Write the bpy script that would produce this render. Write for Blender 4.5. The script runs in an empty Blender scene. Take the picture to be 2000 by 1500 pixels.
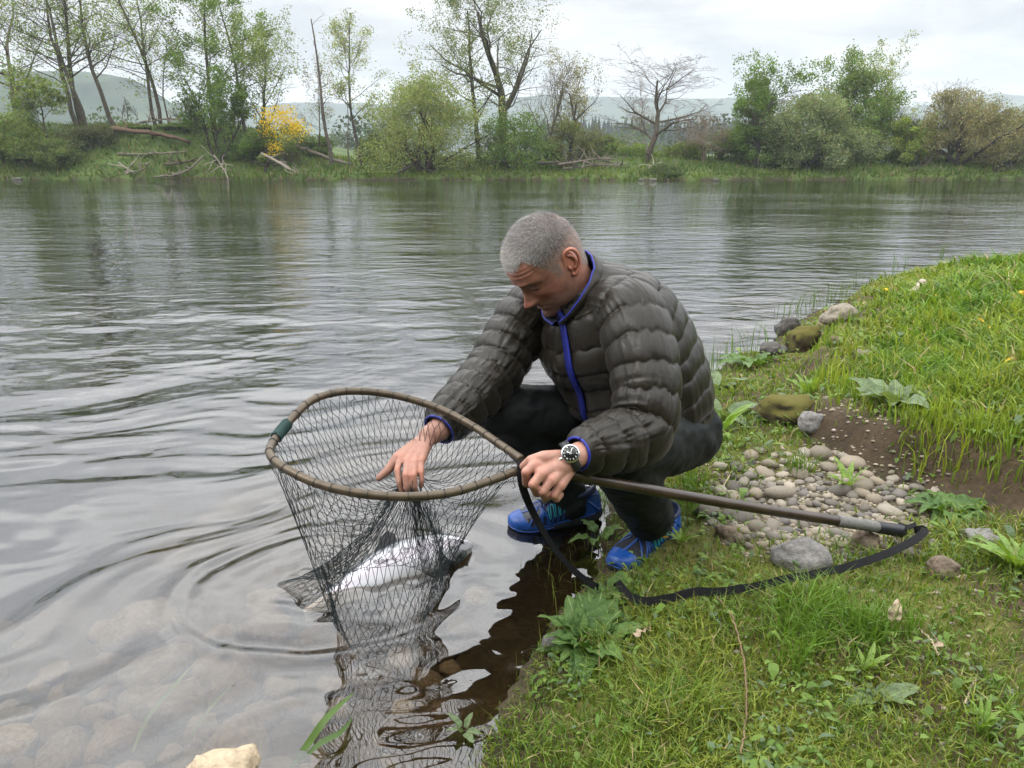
import bpy, bmesh, math, random
import numpy as np
from mathutils import Vector, Matrix, Quaternion

# ------------------------------------------------------------------ camera, sky, sun, exposure
SC = bpy.context.scene
COL = SC.collection
FPX = 1480.0                      # focal length in photo pixels (2000 px wide frame)
PITCH = math.radians(16.49)
CAMZ = 1.10                       # camera height above the water (crouching photographer)
cam_d = bpy.data.cameras.new('camera')
cam = bpy.data.objects.new('camera', cam_d)
COL.objects.link(cam)
cam.location = (0, 0, CAMZ)
cam.rotation_euler = (math.radians(90) - PITCH, 0, 0)
cam_d.sensor_width = 36.0
cam_d.lens = FPX / 2000.0 * 36.0
cam_d.clip_start = 0.05
cam_d.clip_end = 20000
SC.camera = cam
SC.render.resolution_x, SC.render.resolution_y = 1024, 768

SUN_EL, SUN_AZ = math.radians(56), math.radians(-115)      # bright veil of cloud, high on the left
world = bpy.data.worlds.new('World')
SC.world = world
world.use_nodes = True
wn, wl = world.node_tree.nodes, world.node_tree.links
wn.clear()
def wnode(t, **k):
    n = wn.new(t)
    for a, b in k.items():
        setattr(n, a, b)
    return n
w_out = wnode('ShaderNodeOutputWorld')
w_bg = wnode('ShaderNodeBackground')
w_sky = wnode('ShaderNodeTexSky', sky_type='NISHITA', sun_disc=False)
w_sky.sun_elevation = SUN_EL
w_sky.sun_rotation = SUN_AZ
w_sky.dust_density = 3.0
w_bg.inputs['Strength'].default_value = 0.12
# overcast deck: noise clouds in a layer overhead, brighter towards the zenith
w_tc = wnode('ShaderNodeTexCoord')
w_sep = wnode('ShaderNodeSeparateXYZ')
wl.new(w_tc.outputs['Generated'], w_sep.inputs[0])
w_zc = wnode('ShaderNodeMath', operation='MAXIMUM'); w_zc.inputs[1].default_value = 0.0
wl.new(w_sep.outputs['Z'], w_zc.inputs[0])
w_za = wnode('ShaderNodeMath', operation='ADD'); w_za.inputs[1].default_value = 0.12
wl.new(w_zc.outputs[0], w_za.inputs[0])
w_div = wnode('ShaderNodeVectorMath', operation='DIVIDE')
w_cmb = wnode('ShaderNodeCombineXYZ')
for i in range(3):
    wl.new(w_za.outputs[0], w_cmb.inputs[i])
wl.new(w_tc.outputs['Generated'], w_div.inputs[0])
wl.new(w_cmb.outputs[0], w_div.inputs[1])
w_n = wnode('ShaderNodeTexNoise')
w_n.inputs['Scale'].default_value = 1.25
w_n.inputs['Detail'].default_value = 7.0
w_n.inputs['Roughness'].default_value = 0.55
w_n.inputs['Distortion'].default_value = 0.35
wl.new(w_div.outputs[0], w_n.inputs['Vector'])
w_r = wnode('ShaderNodeValToRGB')
w_r.color_ramp.elements[0].position = 0.40
w_r.color_ramp.elements[0].color = (4.7, 4.8, 4.95, 1)
w_r.color_ramp.elements[1].position = 0.61
w_r.color_ramp.elements[1].color = (7.0, 7.0, 6.9, 1)
wl.new(w_n.outputs['Fac'], w_r.inputs[0])
w_grad = wnode('ShaderNodeMapRange', interpolation_type='SMOOTHSTEP')
w_grad.inputs['From Min'].default_value = 0.11
w_grad.inputs['From Max'].default_value = 0.58
w_grad.inputs['To Min'].default_value = 0.72
w_grad.inputs['To Max'].default_value = 3.7
wl.new(w_zc.outputs[0], w_grad.inputs['Value'])
w_mul = wnode('ShaderNodeVectorMath', operation='SCALE')
wl.new(w_r.outputs[0], w_mul.inputs[0])
wl.new(w_grad.outputs[0], w_mul.inputs['Scale'])
w_mix = wnode('ShaderNodeMix', data_type='RGBA')
w_mix.inputs['Factor'].default_value = 0.94
wl.new(w_sky.outputs[0], w_mix.inputs['A'])
wl.new(w_mul.outputs[0], w_mix.inputs['B'])
wl.new(w_mix.outputs['Result'], w_bg.inputs['Color'])
wl.new(w_bg.outputs[0], w_out.inputs[0])

sun_d = bpy.data.lights.new('sun', 'SUN')
sun_d.energy = 1.0
sun_d.angle = math.radians(25)
sun_d.color = (1.0, 0.97, 0.92)
sun = bpy.data.objects.new('sun', sun_d)
COL.objects.link(sun)
_sd = Vector((math.sin(SUN_AZ) * math.cos(SUN_EL), math.cos(SUN_AZ) * math.cos(SUN_EL), math.sin(SUN_EL)))
sun.rotation_euler = _sd.to_track_quat('Z', 'Y').to_euler()

SC.view_settings.view_transform = 'Standard'
SC.view_settings.look = 'None'
SC.view_settings.exposure = 0.5
SC.view_settings.gamma = 1.0
SC.view_settings.use_curve_mapping = False
SC.render.engine = 'CYCLES'
SC.cycles.max_bounces = 8
SC.cycles.diffuse_bounces = 3
SC.cycles.glossy_bounces = 4
SC.cycles.transmission_bounces = 6
SC.cycles.transparent_max_bounces = 24
SC.cycles.volume_bounces = 1
SC.cycles.use_adaptive_sampling = True
SC.cycles.adaptive_threshold = 0.02
SC.cycles.use_denoising = True
SC.cycles.caustics_reflective = False
SC.cycles.caustics_refractive = False

# ------------------------------------------------------------------ geometry helpers
_S, _C = math.sin(PITCH), math.cos(PITCH)
def P(px, py, d):
    """photo pixel + depth along the lens axis -> world point"""
    u, v = (px - 1000) / FPX, (750 - py) / FPX
    return np.array([d * u, d * (_C + v * _S), CAMZ + d * (-_S + v * _C)])
def PZ(px, py, z=0.0):
    """photo pixel -> world point on the level z"""
    u, v = (px - 1000) / FPX, (750 - py) / FPX
    d = (z - CAMZ) / (-_S + v * _C)
    return P(px, py, d)
def PY(px, py, Y):
    """photo pixel -> world point at world distance Y"""
    u, v = (px - 1000) / FPX, (750 - py) / FPX
    return P(px, py, Y / (_C + v * _S))
def PXD(px, Y, z):
    """world x of a photo column at distance Y and height z"""
    return (px - 1000) / FPX * (Y * _C + (CAMZ - z) * _S)

def sstep(a, b, x):
    t = np.clip((np.asarray(x, float) - a) / (b - a), 0, 1)
    return t * t * (3 - 2 * t)

def _hash(ix, iy, iz, seed):
    h = (ix.astype(np.int64) * 374761393 + iy.astype(np.int64) * 668265263 + iz.astype(np.int64) * 2147483647 + seed * 974634541) & 0xFFFFFFFF
    h = ((h ^ (h >> 13)) * 1274126177) & 0xFFFFFFFF
    h = ((h ^ (h >> 16)) * 2246822519) & 0xFFFFFFFF
    return ((h ^ (h >> 15)) & 0xFFFFFF) / float(0xFFFFFF)
def noise3(x, y, z, seed=0):
    x, y, z = np.broadcast_arrays(np.asarray(x, float), np.asarray(y, float), np.asarray(z, float))
    ix, iy, iz = np.floor(x), np.floor(y), np.floor(z)
    fx, fy, fz = x - ix, y - iy, z - iz
    fx, fy, fz = [f * f * f * (f * (f * 6 - 15) + 10) for f in (fx, fy, fz)]
    r = 0
    for dx in (0, 1):
        for dy in (0, 1):
            for dz in (0, 1):
                w = (fx if dx else 1 - fx) * (fy if dy else 1 - fy) * (fz if dz else 1 - fz)
                r = r + w * _hash(ix + dx, iy + dy, iz + dz, seed)
    return r * 2 - 1
def fbm(x, y, z=0.0, seed=0, oct=4, gain=0.5):
    r, a, f = 0, 1.0, 1.0
    for o in range(oct):
        r = r + a * noise3(np.asarray(x) * f + o * 17.3, np.asarray(y) * f - o * 9.1, np.asarray(z) * f + o * 4.7, seed + o)
        a *= gain; f *= 2.03
    return r

class MB:
    """collects faces (tris and quads) with a colour per vertex, builds ONE mesh object"""
    def __init__(s):
        s.v, s.t, s.q, s.c, s.n = [], [], [], [], 0
    def add(s, v, t=None, q=None, c=None):
        v = np.asarray(v, float).reshape(-1, 3)
        if t is not None and len(t): s.t.append(np.asarray(t, int).reshape(-1, 3) + s.n)
        if q is not None and len(q): s.q.append(np.asarray(q, int).reshape(-1, 4) + s.n)
        s.v.append(v)
        if c is None: c = np.ones((len(v), 3)) * 0.5
        c = np.asarray(c, float)
        if c.ndim == 1: c = np.tile(c, (len(v), 1))
        s.c.append(c); s.n += len(v)
        return s
    def mesh(s, name, smooth=True, color=True):
        v = np.concatenate(s.v); me = bpy.data.meshes.new(name)
        T = np.concatenate(s.t) if s.t else np.zeros((0, 3), int)
        Q = np.concatenate(s.q) if s.q else np.zeros((0, 4), int)
        me.vertices.add(len(v)); me.vertices.foreach_set('co', v.astype(np.float32).ravel())
        nl = T.size + Q.size; me.loops.add(nl)
        me.loops.foreach_set('vertex_index', np.concatenate([T.ravel(), Q.ravel()]).astype(np.int32))
        nf = len(T) + len(Q); me.polygons.add(nf)
        st = np.concatenate([np.arange(len(T)) * 3, T.size + np.arange(len(Q)) * 4]).astype(np.int32)
        me.polygons.foreach_set('loop_start', st)
        me.polygons.foreach_set('use_smooth', np.full(nf, smooth))
        me.update(calc_edges=True); me.validate()
        if color:
            c = np.concatenate(s.c); a = me.color_attributes.new('col', 'FLOAT_COLOR', 'POINT')
            a.data.foreach_set('color', np.concatenate([c, np.ones((len(c), 1))], 1).astype(np.float32).ravel())
        return me
    def build(s, name, mat, parent=None, smooth=True, color=True):
        return link(name, s.mesh(name, smooth, color), mat, parent)

def link(name, me, mat=None, parent=None):
    o = bpy.data.objects.new(name, me); COL.objects.link(o)
    if mat is not None and me is not None and not me.materials: me.materials.append(mat)
    if parent is not None: o.parent = parent
    return o
def tag(o, label=None, cat=None, group=None, kind=None):
    if label: o['label'] = label
    if cat: o['category'] = cat
    if group: o['group'] = group
    if kind: o['kind'] = kind
    return o
def empty(name, loc=(0, 0, 0)):
    o = bpy.data.objects.new(name, None); COL.objects.link(o)
    o.location = Vector([float(a) for a in loc]); o.empty_display_size = 0.05
    return o
def settle(root):
    """keep children where they were built (world coordinates) under a root placed elsewhere"""
    inv = Matrix.Translation(-root.location)
    for ch in root.children:
        ch.matrix_parent_inverse = inv
    return root

def norm(v):
    v = np.asarray(v, float)
    return v / (np.linalg.norm(v, axis=-1, keepdims=True) + 1e-12)
def catmull(pts, n):
    """smooth curve through points, n samples"""
    p = np.asarray(pts, float); k = len(p)
    if k == 2: return p[0] + (p[1] - p[0]) * np.linspace(0, 1, n)[:, None]
    e = np.vstack([2 * p[0] - p[1], p, 2 * p[-1] - p[-2]])
    u = np.linspace(0, k - 1 - 1e-9, n); i = u.astype(int); t = (u - i)[:, None]
    a, b, c, d = e[i], e[i + 1], e[i + 2], e[i + 3]
    return 0.5 * (2 * b + (c - a) * t + (2 * a - 5 * b + 4 * c - d) * t ** 2 + (3 * b - a - 3 * c + d) * t ** 3)
def frames(path, up0=None):
    """parallel-transport frames along a path"""
    p = np.asarray(path, float); T = norm(np.gradient(p, axis=0))
    if up0 is None: up0 = np.array([0, 0, 1.0]) if abs(T[0][2]) < 0.9 else np.array([1.0, 0, 0])
    N = np.zeros_like(T); n = norm(up0 - T[0] * np.dot(up0, T[0])); N[0] = n
    for i in range(1, len(p)):
        n = n - T[i] * np.dot(n, T[i]); n = norm(n); N[i] = n
    return T, N, np.cross(T, N)
def grid_faces(nr, nc, closed=True):
    """quads of a ring grid: nr rings of nc points"""
    i = np.arange(nr - 1)[:, None]; j = np.arange(nc if closed else nc - 1)[None]
    a = i * nc + j; b = i * nc + (j + 1) % nc
    return np.stack([a, b, b + nc, a + nc], -1).reshape(-1, 4)
def tube(path, rad, sides=8, caps=True, up0=None, sx=1.0, sy=1.0, pn=2.0):
    p = np.asarray(path, float); n = len(p); rad = np.broadcast_to(np.asarray(rad, float), (n,))
    T, N, B = frames(p, up0); a = np.linspace(0, 2 * np.pi, sides, endpoint=False)
    ca, sa = np.cos(a), np.sin(a)
    if pn != 2.0:
        k = (np.abs(ca) ** pn + np.abs(sa) ** pn) ** (-1 / pn); ca, sa = ca * k, sa * k
    v = p[:, None] + rad[:, None, None] * (N[:, None] * (ca * sx)[None, :, None] + B[:, None] * (sa * sy)[None, :, None])
    v = v.reshape(-1, 3); q = grid_faces(n, sides)
    t = np.zeros((0, 3), int)
    if caps:
        v = np.vstack([v, p[0], p[-1]]); j = np.arange(sides); m = (n - 1) * sides
        t = np.vstack([np.stack([np.full(sides, n * sides), (j + 1) % sides, j], 1),
                       np.stack([np.full(sides, n * sides + 1), m + j, m + (j + 1) % sides], 1)])
    return v, t, q
def ellipsoid(c, r, rot=None, nu=24, nv=14):
    th = np.linspace(0, np.pi, nv + 1); ph = np.linspace(0, 2 * np.pi, nu, endpoint=False)
    v = np.stack([np.sin(th)[:, None] * np.cos(ph), np.sin(th)[:, None] * np.sin(ph), np.cos(th)[:, None] + 0 * ph], -1) * np.asarray(r)
    v = v.reshape(-1, 3)
    if rot is not None: v = v @ np.asarray(rot).T
    return v + np.asarray(c), None, grid_faces(nv + 1, nu)[:, ::-1]
def frusta(p0, p1, r0, r1, sides):
    """many open tapered segments at once"""
    d = norm(p1 - p0); ref = np.where(np.abs(d[:, 2:3]) < 0.9, [[0, 0, 1.0]], [[1.0, 0, 0]])
    a = norm(np.cross(d, ref)); b = np.cross(d, a); m = len(p0)
    ang = np.linspace(0, 2 * np.pi, sides, endpoint=False)
    off = a[:, None] * np.cos(ang)[None, :, None] + b[:, None] * np.sin(ang)[None, :, None]
    v = np.concatenate([p0[:, None] + off * r0[:, None, None], p1[:, None] + off * r1[:, None, None]], 1).reshape(-1, 3)
    j = np.arange(sides); k = (j + 1) % sides
    f = np.stack([j, k, k + sides, j + sides], 1)
    q = (np.arange(m)[:, None, None] * 2 * sides + f[None]).reshape(-1, 4)
    return v, None, q

# ------------------------------------------------------------------ materials
class NT:
    """tiny node builder"""
    def __init__(s, name):
        s.m = bpy.data.materials.new(name); s.m.use_nodes = True
        s.n, s.l = s.m.node_tree.nodes, s.m.node_tree.links; s.n.clear()
        s.out = s.n.new('ShaderNodeOutputMaterial')
    def add(s, t, ins=None, **k):
        n = s.n.new(t)
        for a, b in k.items(): setattr(n, a, b)
        for a, b in (ins or {}).items(): s.put(n, a, b)
        return n
    def put(s, n, a, b):
        if isinstance(b, bpy.types.NodeSocket): s.l.new(b, n.inputs[a])
        elif isinstance(b, bpy.types.Node): s.l.new(b.outputs[0], n.inputs[a])
        else:
            if isinstance(b, tuple) and len(b) == 3 and n.inputs[a].type == 'RGBA': b = b + (1,)
            n.inputs[a].default_value = b
    def obj(s): return s.add('ShaderNodeTexCoord').outputs['Object']
    def pos(s): return s.add('ShaderNodeNewGeometry').outputs['Position']
    def noise(s, scale, detail=4, rough=0.55, vec=None, dist=0.0):
        n = s.add('ShaderNodeTexNoise', {'Scale': scale, 'Detail': detail, 'Roughness': rough, 'Distortion': dist})
        s.put(n, 'Vector', vec if vec is not None else s.obj())
        return n.outputs['Fac']
    def ramp(s, f, *stops):
        r = s.add('ShaderNodeValToRGB', {'Fac': f}); e = r.color_ramp.elements
        while len(e) < len(stops): e.new(0.5)
        for k, (p, c) in enumerate(stops):
            e[k].position = p; e[k].color = (c if len(c) == 4 else tuple(c) + (1,)) if not isinstance(c, (int, float)) else (c, c, c, 1)
        return r.outputs[0]
    def mix(s, f, a, b, blend='MIX'):
        n = s.add('ShaderNodeMix', data_type='RGBA', blend_type=blend)
        s.put(n, 'Factor', f); s.put(n, 'A', a); s.put(n, 'B', b)
        return n.outputs['Result']
    def math(s, op, a, b=0.0, c=None):
        n = s.add('ShaderNodeMath', operation=op); s.put(n, 0, a); s.put(n, 1, b)
        if c is not None: s.put(n, 2, c)
        return n.outputs[0]
    def bump(s, h, strength=0.3, dist=0.01, normal=None):
        n = s.add('ShaderNodeBump', {'Strength': strength, 'Distance': dist, 'Height': h})
        if normal is not None: s.put(n, 'Normal', normal)
        return n.outputs[0]
    def attr(s, name='col'): return s.add('ShaderNodeAttribute', attribute_name=name).outputs['Color']
    def principled(s, color, rough=0.6, normal=None, spec=0.5, **k):
        n = s.add('ShaderNodeBsdfPrincipled', {'Base Color': color, 'Roughness': rough, 'Specular IOR Level': spec})
        if normal is not None: s.put(n, 'Normal', normal)
        for a, b in k.items(): s.put(n, a.replace('_', ' '), b)
        s.l.new(n.outputs[0], s.out.inputs[0])
        return s.m
def plain(name, color, rough=0.6, var=0.25, scale=40, bump=0.15, dist=0.002, spec=0.5, **k):
    m = NT(name); f = m.noise(scale, 5)
    lo = tuple(c * (1 - var) for c in color); hi = tuple(min(1, c * (1 + var)) for c in color)
    return m.principled(m.ramp(f, (0.3, lo), (0.7, hi)), rough, m.bump(m.noise(scale * 3, 4), bump, dist), spec, **k)
def leafmat(name, trans=0.35, rough=0.5, spec=0.35, tint=(1, 1, 1)):
    """foliage: colour from the leaf's own attribute, light passing through"""
    m = NT(name); c = m.mix(1.0, m.attr(), tint, 'MULTIPLY')
    d = m.add('ShaderNodeBsdfPrincipled', {'Base Color': c, 'Roughness': rough, 'Specular IOR Level': spec})
    t = m.add('ShaderNodeBsdfTranslucent', {'Color': m.mix(1.0, c, (1.25, 1.2, 0.6), 'MULTIPLY')})
    x = m.add('ShaderNodeMixShader', {0: trans}); m.l.new(d.outputs[0], x.inputs[1]); m.l.new(t.outputs[0], x.inputs[2])
    m.l.new(x.outputs[0], m.out.inputs[0])
    return m.m
# ------------------------------------------------------------------ the lie of the land
SHORE = [(-3.0, -8.0), (-1.2, -2.0), (-0.55, -0.3), (-0.25, 0.7)] + [tuple(PZ(a, b)[:2]) for a, b in
    ((905, 1600), (950, 1490), (990, 1400), (1050, 1290), (1105, 1190), (1175, 1130), (1195, 1070), (1182, 1000), (1196, 945), (1290, 840),
     (1380, 735), (1440, 695), (1510, 690), (1530, 645), (1580, 618), (1640, 590))] + [(3.9, 6.75), (6, 7.5), (12, 9), (40, 13), (300, 40)]
SHORE = np.array(SHORE)
SCARP = np.array([(3.6, -8), (2.9, -2), (2.3, 0.6), (1.95, 1.35), (1.62, 1.9), (1.34, 2.22), (1.18, 2.4), (1.12, 2.7), (1.22, 3.15), (1.55, 3.95), (2.15, 5.0),
                  (2.75, 5.95), (3.4, 6.4), (4.4, 6.75), (8, 7.8), (40, 12.5), (300, 39)])
def side_dist(poly, x, y):
    """signed distance to a polyline, positive on its right-hand side"""
    x, y = np.asarray(x, float), np.asarray(y, float); best = np.full(x.shape, 1e9); sg = np.zeros(x.shape)
    for a, b in zip(poly[:-1], poly[1:]):
        d = b - a; L = d @ d
        t = np.clip(((x - a[0]) * d[0] + (y - a[1]) * d[1]) / L, 0, 1)
        ex, ey = x - a[0] - t * d[0], y - a[1] - t * d[1]; r = np.hypot(ex, ey)
        cr = d[1] * (x - a[0]) - d[0] * (y - a[1]); m = r < best - 1e-9
        sg = np.where(m, np.sign(cr), sg); best = np.where(m, r, best)
    return best * sg
def far_shore(x):
    x = np.asarray(x, float)
    return 45.5 + 0.8 * noise3(x * 0.11, 3.3, 0, 5) + 0.60 * noise3(x * 0.45, 1.3, 0, 6) - 1.6 * np.exp(-((x - 9.0) / 3.5) ** 2) + 0.035 * np.maximum(x - 14, 0) ** 1.2
def land(x, y):
    """height of the one ground sheet: near bank, river bed, far bank, meadows"""
    x, y = np.asarray(x, float), np.asarray(y, float)
    ds = side_dist(SHORE, x, y); dc = side_dist(SCARP, x, y)
    ds = ds + 0.03 * noise3(x * 3, y * 3, 0, 11) * np.exp(-(ds / 0.5) ** 2)
    near = 0.012 + 0.055 * sstep(0.0, 0.35, ds) + 0.03 * np.clip(ds, 0, 1.0)
    hgt = 0.15 - 0.06 * np.exp(-((y - 3.2) / 0.5) ** 2) - 0.09 * sstep(1.6, 0.9, y)
    wob = 0.05 * noise3(x * 5, y * 5, 0, 21)
    near = near + hgt * sstep(0.0, 0.13, dc + wob) + 0.16 * np.clip(dc, 0, 2.6) * sstep(0, 1.2, dc) ** 0.5 + 0.02 * np.clip(dc - 2.6, 0, 60)
    near = near - 0.035 * np.exp(-(((x - 1.0) / 0.34) ** 2 + ((y - 2.12) / 0.24) ** 2))        # pebbly hollow
    near = near + 0.014 * fbm(x * 3.1, y * 3.1, 0, 31, 4) * sstep(0, 0.25, ds) + 0.006 * fbm(x * 14, y * 14, 0, 32, 3)
    bed = -0.02 - 0.20 * sstep(0, 1.6, -ds) - 0.55 * sstep(1.2, 9, -ds) + 0.025 * fbm(x * 2.2, y * 2.2, 0, 41, 4) * sstep(0.1, 0.8, -ds)
    z = np.where(ds > 0, near, np.minimum(bed, 0.012 + 0.25 * np.maximum(ds, -0.4)))
    df = y - far_shore(x)
    left = sstep(-11.0, -19.0, x)
    H = 1.05 + 2.05 * left + 0.25 * sstep(12, 20, x) + 0.25 * fbm(x * 0.16, y * 0.2, 0, 51, 3)
    fb = 0.22 * sstep(0, 0.5, df) + (H - 0.22) * sstep(0.2, 6.5 - 1.0 * left, df) ** 0.8 + 0.07 * fbm(x * 0.9, y * 0.9, 0, 52, 3) * sstep(0.1, 1.5, df)
    fb = fb - 1.2 * left * sstep(14, 40, df) + 0.02 * np.clip(df - 60, 0, 400) * 0.35
    z = np.where(df > 0, fb, np.where(df > -5, np.minimum(z, -0.05 + 0.14 * df), z))
    return z, ds, dc, df

def axis(parts):
    return np.unique(np.round(np.concatenate(parts), 5))
def grow(a, b, s0, k):
    r, s = [a], s0
    sg = 1 if b > a else -1
    while (b - r[-1]) * sg > 0:
        r.append(r[-1] + s * sg); s *= k
    return np.array(r)
gx = axis([np.arange(-1.6, 2.9, 0.025), grow(2.9, 6, 0.02, 1.06), grow(-1.6, -6, 0.02, 1.10), np.arange(6.2, 46, 0.55), np.arange(-46, -6.2, 0.55), np.minimum(grow(46, 2200, 0.8, 1.25), 2200), np.maximum(grow(-46, -2200, 0.8, 1.25), -2200)])
gy = axis([np.arange(0.8, 4.4, 0.025), grow(4.4, 9, 0.02, 1.05), grow(0.8, -30, 0.03, 1.3), grow(9.3, 43, 0.6, 1.12), np.arange(43.5, 56, 0.3), np.minimum(grow(56, 1860, 0.5, 1.18), 1860)])
GX, GY = np.meshgrid(gx, gy)
GZ, GDS, GDC, GDF = land(GX, GY)
def land_at(x, y):
    """the ground sheet read back between its own vertices"""
    x, y = np.asarray(x, float), np.asarray(y, float)
    i = np.clip(np.searchsorted(gx, x) - 1, 0, len(gx) - 2); j = np.clip(np.searchsorted(gy, y) - 1, 0, len(gy) - 2)
    u = np.clip((x - gx[i]) / (gx[i + 1] - gx[i]), 0, 1); v = np.clip((y - gy[j]) / (gy[j + 1] - gy[j]), 0, 1)
    f = lambda A: (A[j, i] * (1 - u) + A[j, i + 1] * u) * (1 - v) + (A[j + 1, i] * (1 - u) + A[j + 1, i + 1] * u) * v
    return f(GZ), f(GDS), f(GDC), f(GDF)

# base colours of the ground; the deep bed also carries painted water absorption
n1 = fbm(GX * 2.3, GY * 2.3, 0, 61, 4)[..., None]; n2 = fbm(GX * 9, GY * 9, 0, 62, 4)[..., None]
soil = np.array([0.062, 0.043, 0.026]); moss = np.array([0.105, 0.105, 0.026]); mud = np.array([0.040, 0.030, 0.018])
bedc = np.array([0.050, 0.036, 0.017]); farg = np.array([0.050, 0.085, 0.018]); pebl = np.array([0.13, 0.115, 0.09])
def lerp(a, b, t): return a + (b - a) * t
gc = lerp(moss, soil, sstep(-0.15, 0.45, n1 + 0.5 * n2))
steep = (np.exp(-((GDC - 0.05) / 0.11) ** 2) * sstep(3.4, 2.6, GY) * sstep(1.7, 2.0, GY))[..., None]
gc = lerp(gc, soil * 0.9 + 0 * gc, np.clip(steep * 1.2, 0, 1))
PEBC = np.array([(0.99, 2.10)])
pebm = np.exp(-(((GX - 0.98) / 0.36) ** 2 + ((GY - 2.10) / 0.26) ** 2) ** 1.5)[..., None]
gc = lerp(gc, pebl * 0.75 + 0 * gc, np.clip(pebm * 1.1, 0, 1) * 0.7)
gc = lerp(gc, mud + 0 * gc, (sstep(0.16, 0.0, GDS))[..., None])
gc = np.where((GDS < 0)[..., None], lerp(bedc, bedc * 1.7, sstep(-0.3, 0.7, n1)) * np.where(GDS < -1.6, 0.30, 1.0)[..., None] * 0.85, gc)  # bed far from shore painted darker, standing in for light lost in deep water
gc = np.where((GDF > 0)[..., None], lerp(farg, farg * np.array([1.3, 1.1, 1.2]), sstep(-0.4, 0.5, n1)), gc)
gc = np.where(((GDF > 0) & (GDF < 0.18))[..., None], mud * 1.2, gc)
gc = gc * (1 + 0.25 * n2)
mg = NT('ground_earth')
gpos = mg.pos()
gn = mg.noise(55, 6, 0.6, gpos); gn2 = mg.noise(240, 3, 0.6, gpos)
gcol = mg.mix(1.0, mg.attr(), mg.ramp(gn, (0.25, (0.55, 0.55, 0.55)), (0.75, (1.45, 1.42, 1.35))), 'MULTIPLY')
mg.principled(gcol, 0.85, mg.bump(mg.math('ADD', gn, mg.math('MULTIPLY', gn2, 0.4)), 0.55, 0.012), 0.25)
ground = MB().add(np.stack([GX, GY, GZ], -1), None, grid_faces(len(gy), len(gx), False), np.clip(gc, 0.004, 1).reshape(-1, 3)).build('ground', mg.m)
tag(ground, kind='structure')

# ------------------------------------------------------------------ the river surface
RIPC = P(640, 1150, 2.06)[:2]
wx = axis([np.arange(-3.2, -0.95, 0.024), np.arange(-0.95, 0.42, 0.0125), np.arange(0.42, 1.6, 0.022), grow(1.6, 300, 0.02, 1.12), grow(-3.2, -400, 0.02, 1.12)])
wy = axis([np.arange(0.75, 2.2, 0.0105), np.arange(2.2, 4.6, 0.017), grow(4.6, 11, 0.018, 1.03), grow(0.75, -40, 0.02, 1.3), np.arange(11, 49, 0.8), [49, 51, 54, 60]])
WX, WY = np.meshgrid(wx, wy)
def waves(x, y):
    amp = sstep(9, 3.5, y)
    # slow swirling current: domain-warped long-crested swells running from lower left to upper right
    a = math.radians(28)
    u = x * math.cos(a) + y * math.sin(a); v = -x * math.sin(a) + y * math.cos(a)
    w1 = 0.30 * noise3(x * 0.9, y * 0.9, 0, 71); w2 = 0.14 * noise3(x * 2.1, y * 2.1, 0, 72)
    vv, uu = v + w1 + w2, u + 0.4 * w1
    h = 0.0105 * noise3(uu * 1.1, vv * 3.6, 0, 73) + 0.0072 * noise3(uu * 2.4, vv * 8.5, 0.3, 74)
    h = h + 0.0028 * noise3(uu * 6, vv * 17, 0.7, 75)
    h = h + 0.0014 * noise3(uu * 10, vv * 36, 0.1, 78) * sstep(0.1, 0.5, noise3(x * 1.2, y * 1.2, 0, 79))
    fa = sstep(2.6, 4.6, y)
    h = h * (1 - 0.45 * fa) + fa * (0.0042 * noise3(x * 3.6 + w1, y * 6.5 + 2 * w1, 0, 76) + 0.0018 * noise3(x * 9, y * 14, 0, 77))
    calm = 1 - 0.62 * np.exp(-(((x + 0.35) / 0.62) ** 2 + ((y - 1.25) / 0.55) ** 2))      # slack water by the bank
    calm = calm * (1 - 0.55 * np.exp(-(((x - 0.1) / 0.45) ** 2 + ((y - 2.0) / 0.5) ** 2)))
    h = h * calm
    # rings spreading from the fish
    r = np.hypot((x - RIPC[0]) * 0.82, y - RIPC[1]) + 0.02 * noise3(x * 4, y * 4, 0, 81)
    h = h + 0.0042 * np.sin(r * 62) * np.exp(-((r - 0.30) / 0.055) ** 2) + 0.0018 * np.sin(r * 95 + 1) * np.exp(-(r / 0.22) ** 2)
    h = h + 0.0014 * np.sin(r * 48) * np.exp(-((r - 0.52) / 0.10) ** 2)
    r2 = np.hypot(x + 0.545, y - 1.93); h = h + 0.0026 * np.sin(r2 * 130) * np.exp(-(r2 / 0.10) ** 2)
    fx = np.exp(-(((x + 0.30) / 0.42) ** 2 + ((y - 1.80) / 0.20) ** 2))
    fy = np.exp(-(((x + 0.22) / 0.40) ** 2 + ((y - 1.50) / 0.30) ** 2))
    h = h + 0.0024 * noise3(x * 22, y * 30, 0, 82) * fx + 0.0030 * noise3(x * 14 + 3, y * 22, 0, 83) * fy + 0.0075 * noise3(x * 4.5, y * 8.5, 0, 84) * fy
    return h * np.where(y > 14, 0, 1) * np.maximum(amp, 0.0)
WZ = waves(WX, WY)
mw = NT('river_water')
wpos = mw.pos()
def wmap(sx, sy, rz=0.0):
    n = mw.add('ShaderNodeMapping', {'Vector': wpos}); n.inputs['Scale'].default_value = (sx, sy, 1); n.inputs['Rotation'].default_value = (0, 0, rz)
    return n.outputs[0]
wsep = mw.add('ShaderNodeSeparateXYZ', {0: wpos})
wfar = mw.add('ShaderNodeMapRange', {'Value': wsep.outputs['Y'], 'From Min': 2.4, 'From Max': 5.5, 'To Min': 0.10, 'To Max': 1.0}).outputs[0]
wa = mw.noise(1.0, 3, 0.5, wmap(2.8, 5.0), 0.6)
wb = mw.noise(1.0, 2, 0.5, wmap(9.0, 15.0, 0.06), 0.3)
wc = mw.noise(1.0, 2, 0.5, wmap(0.8, 1.7, -0.05), 0.5)
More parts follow.
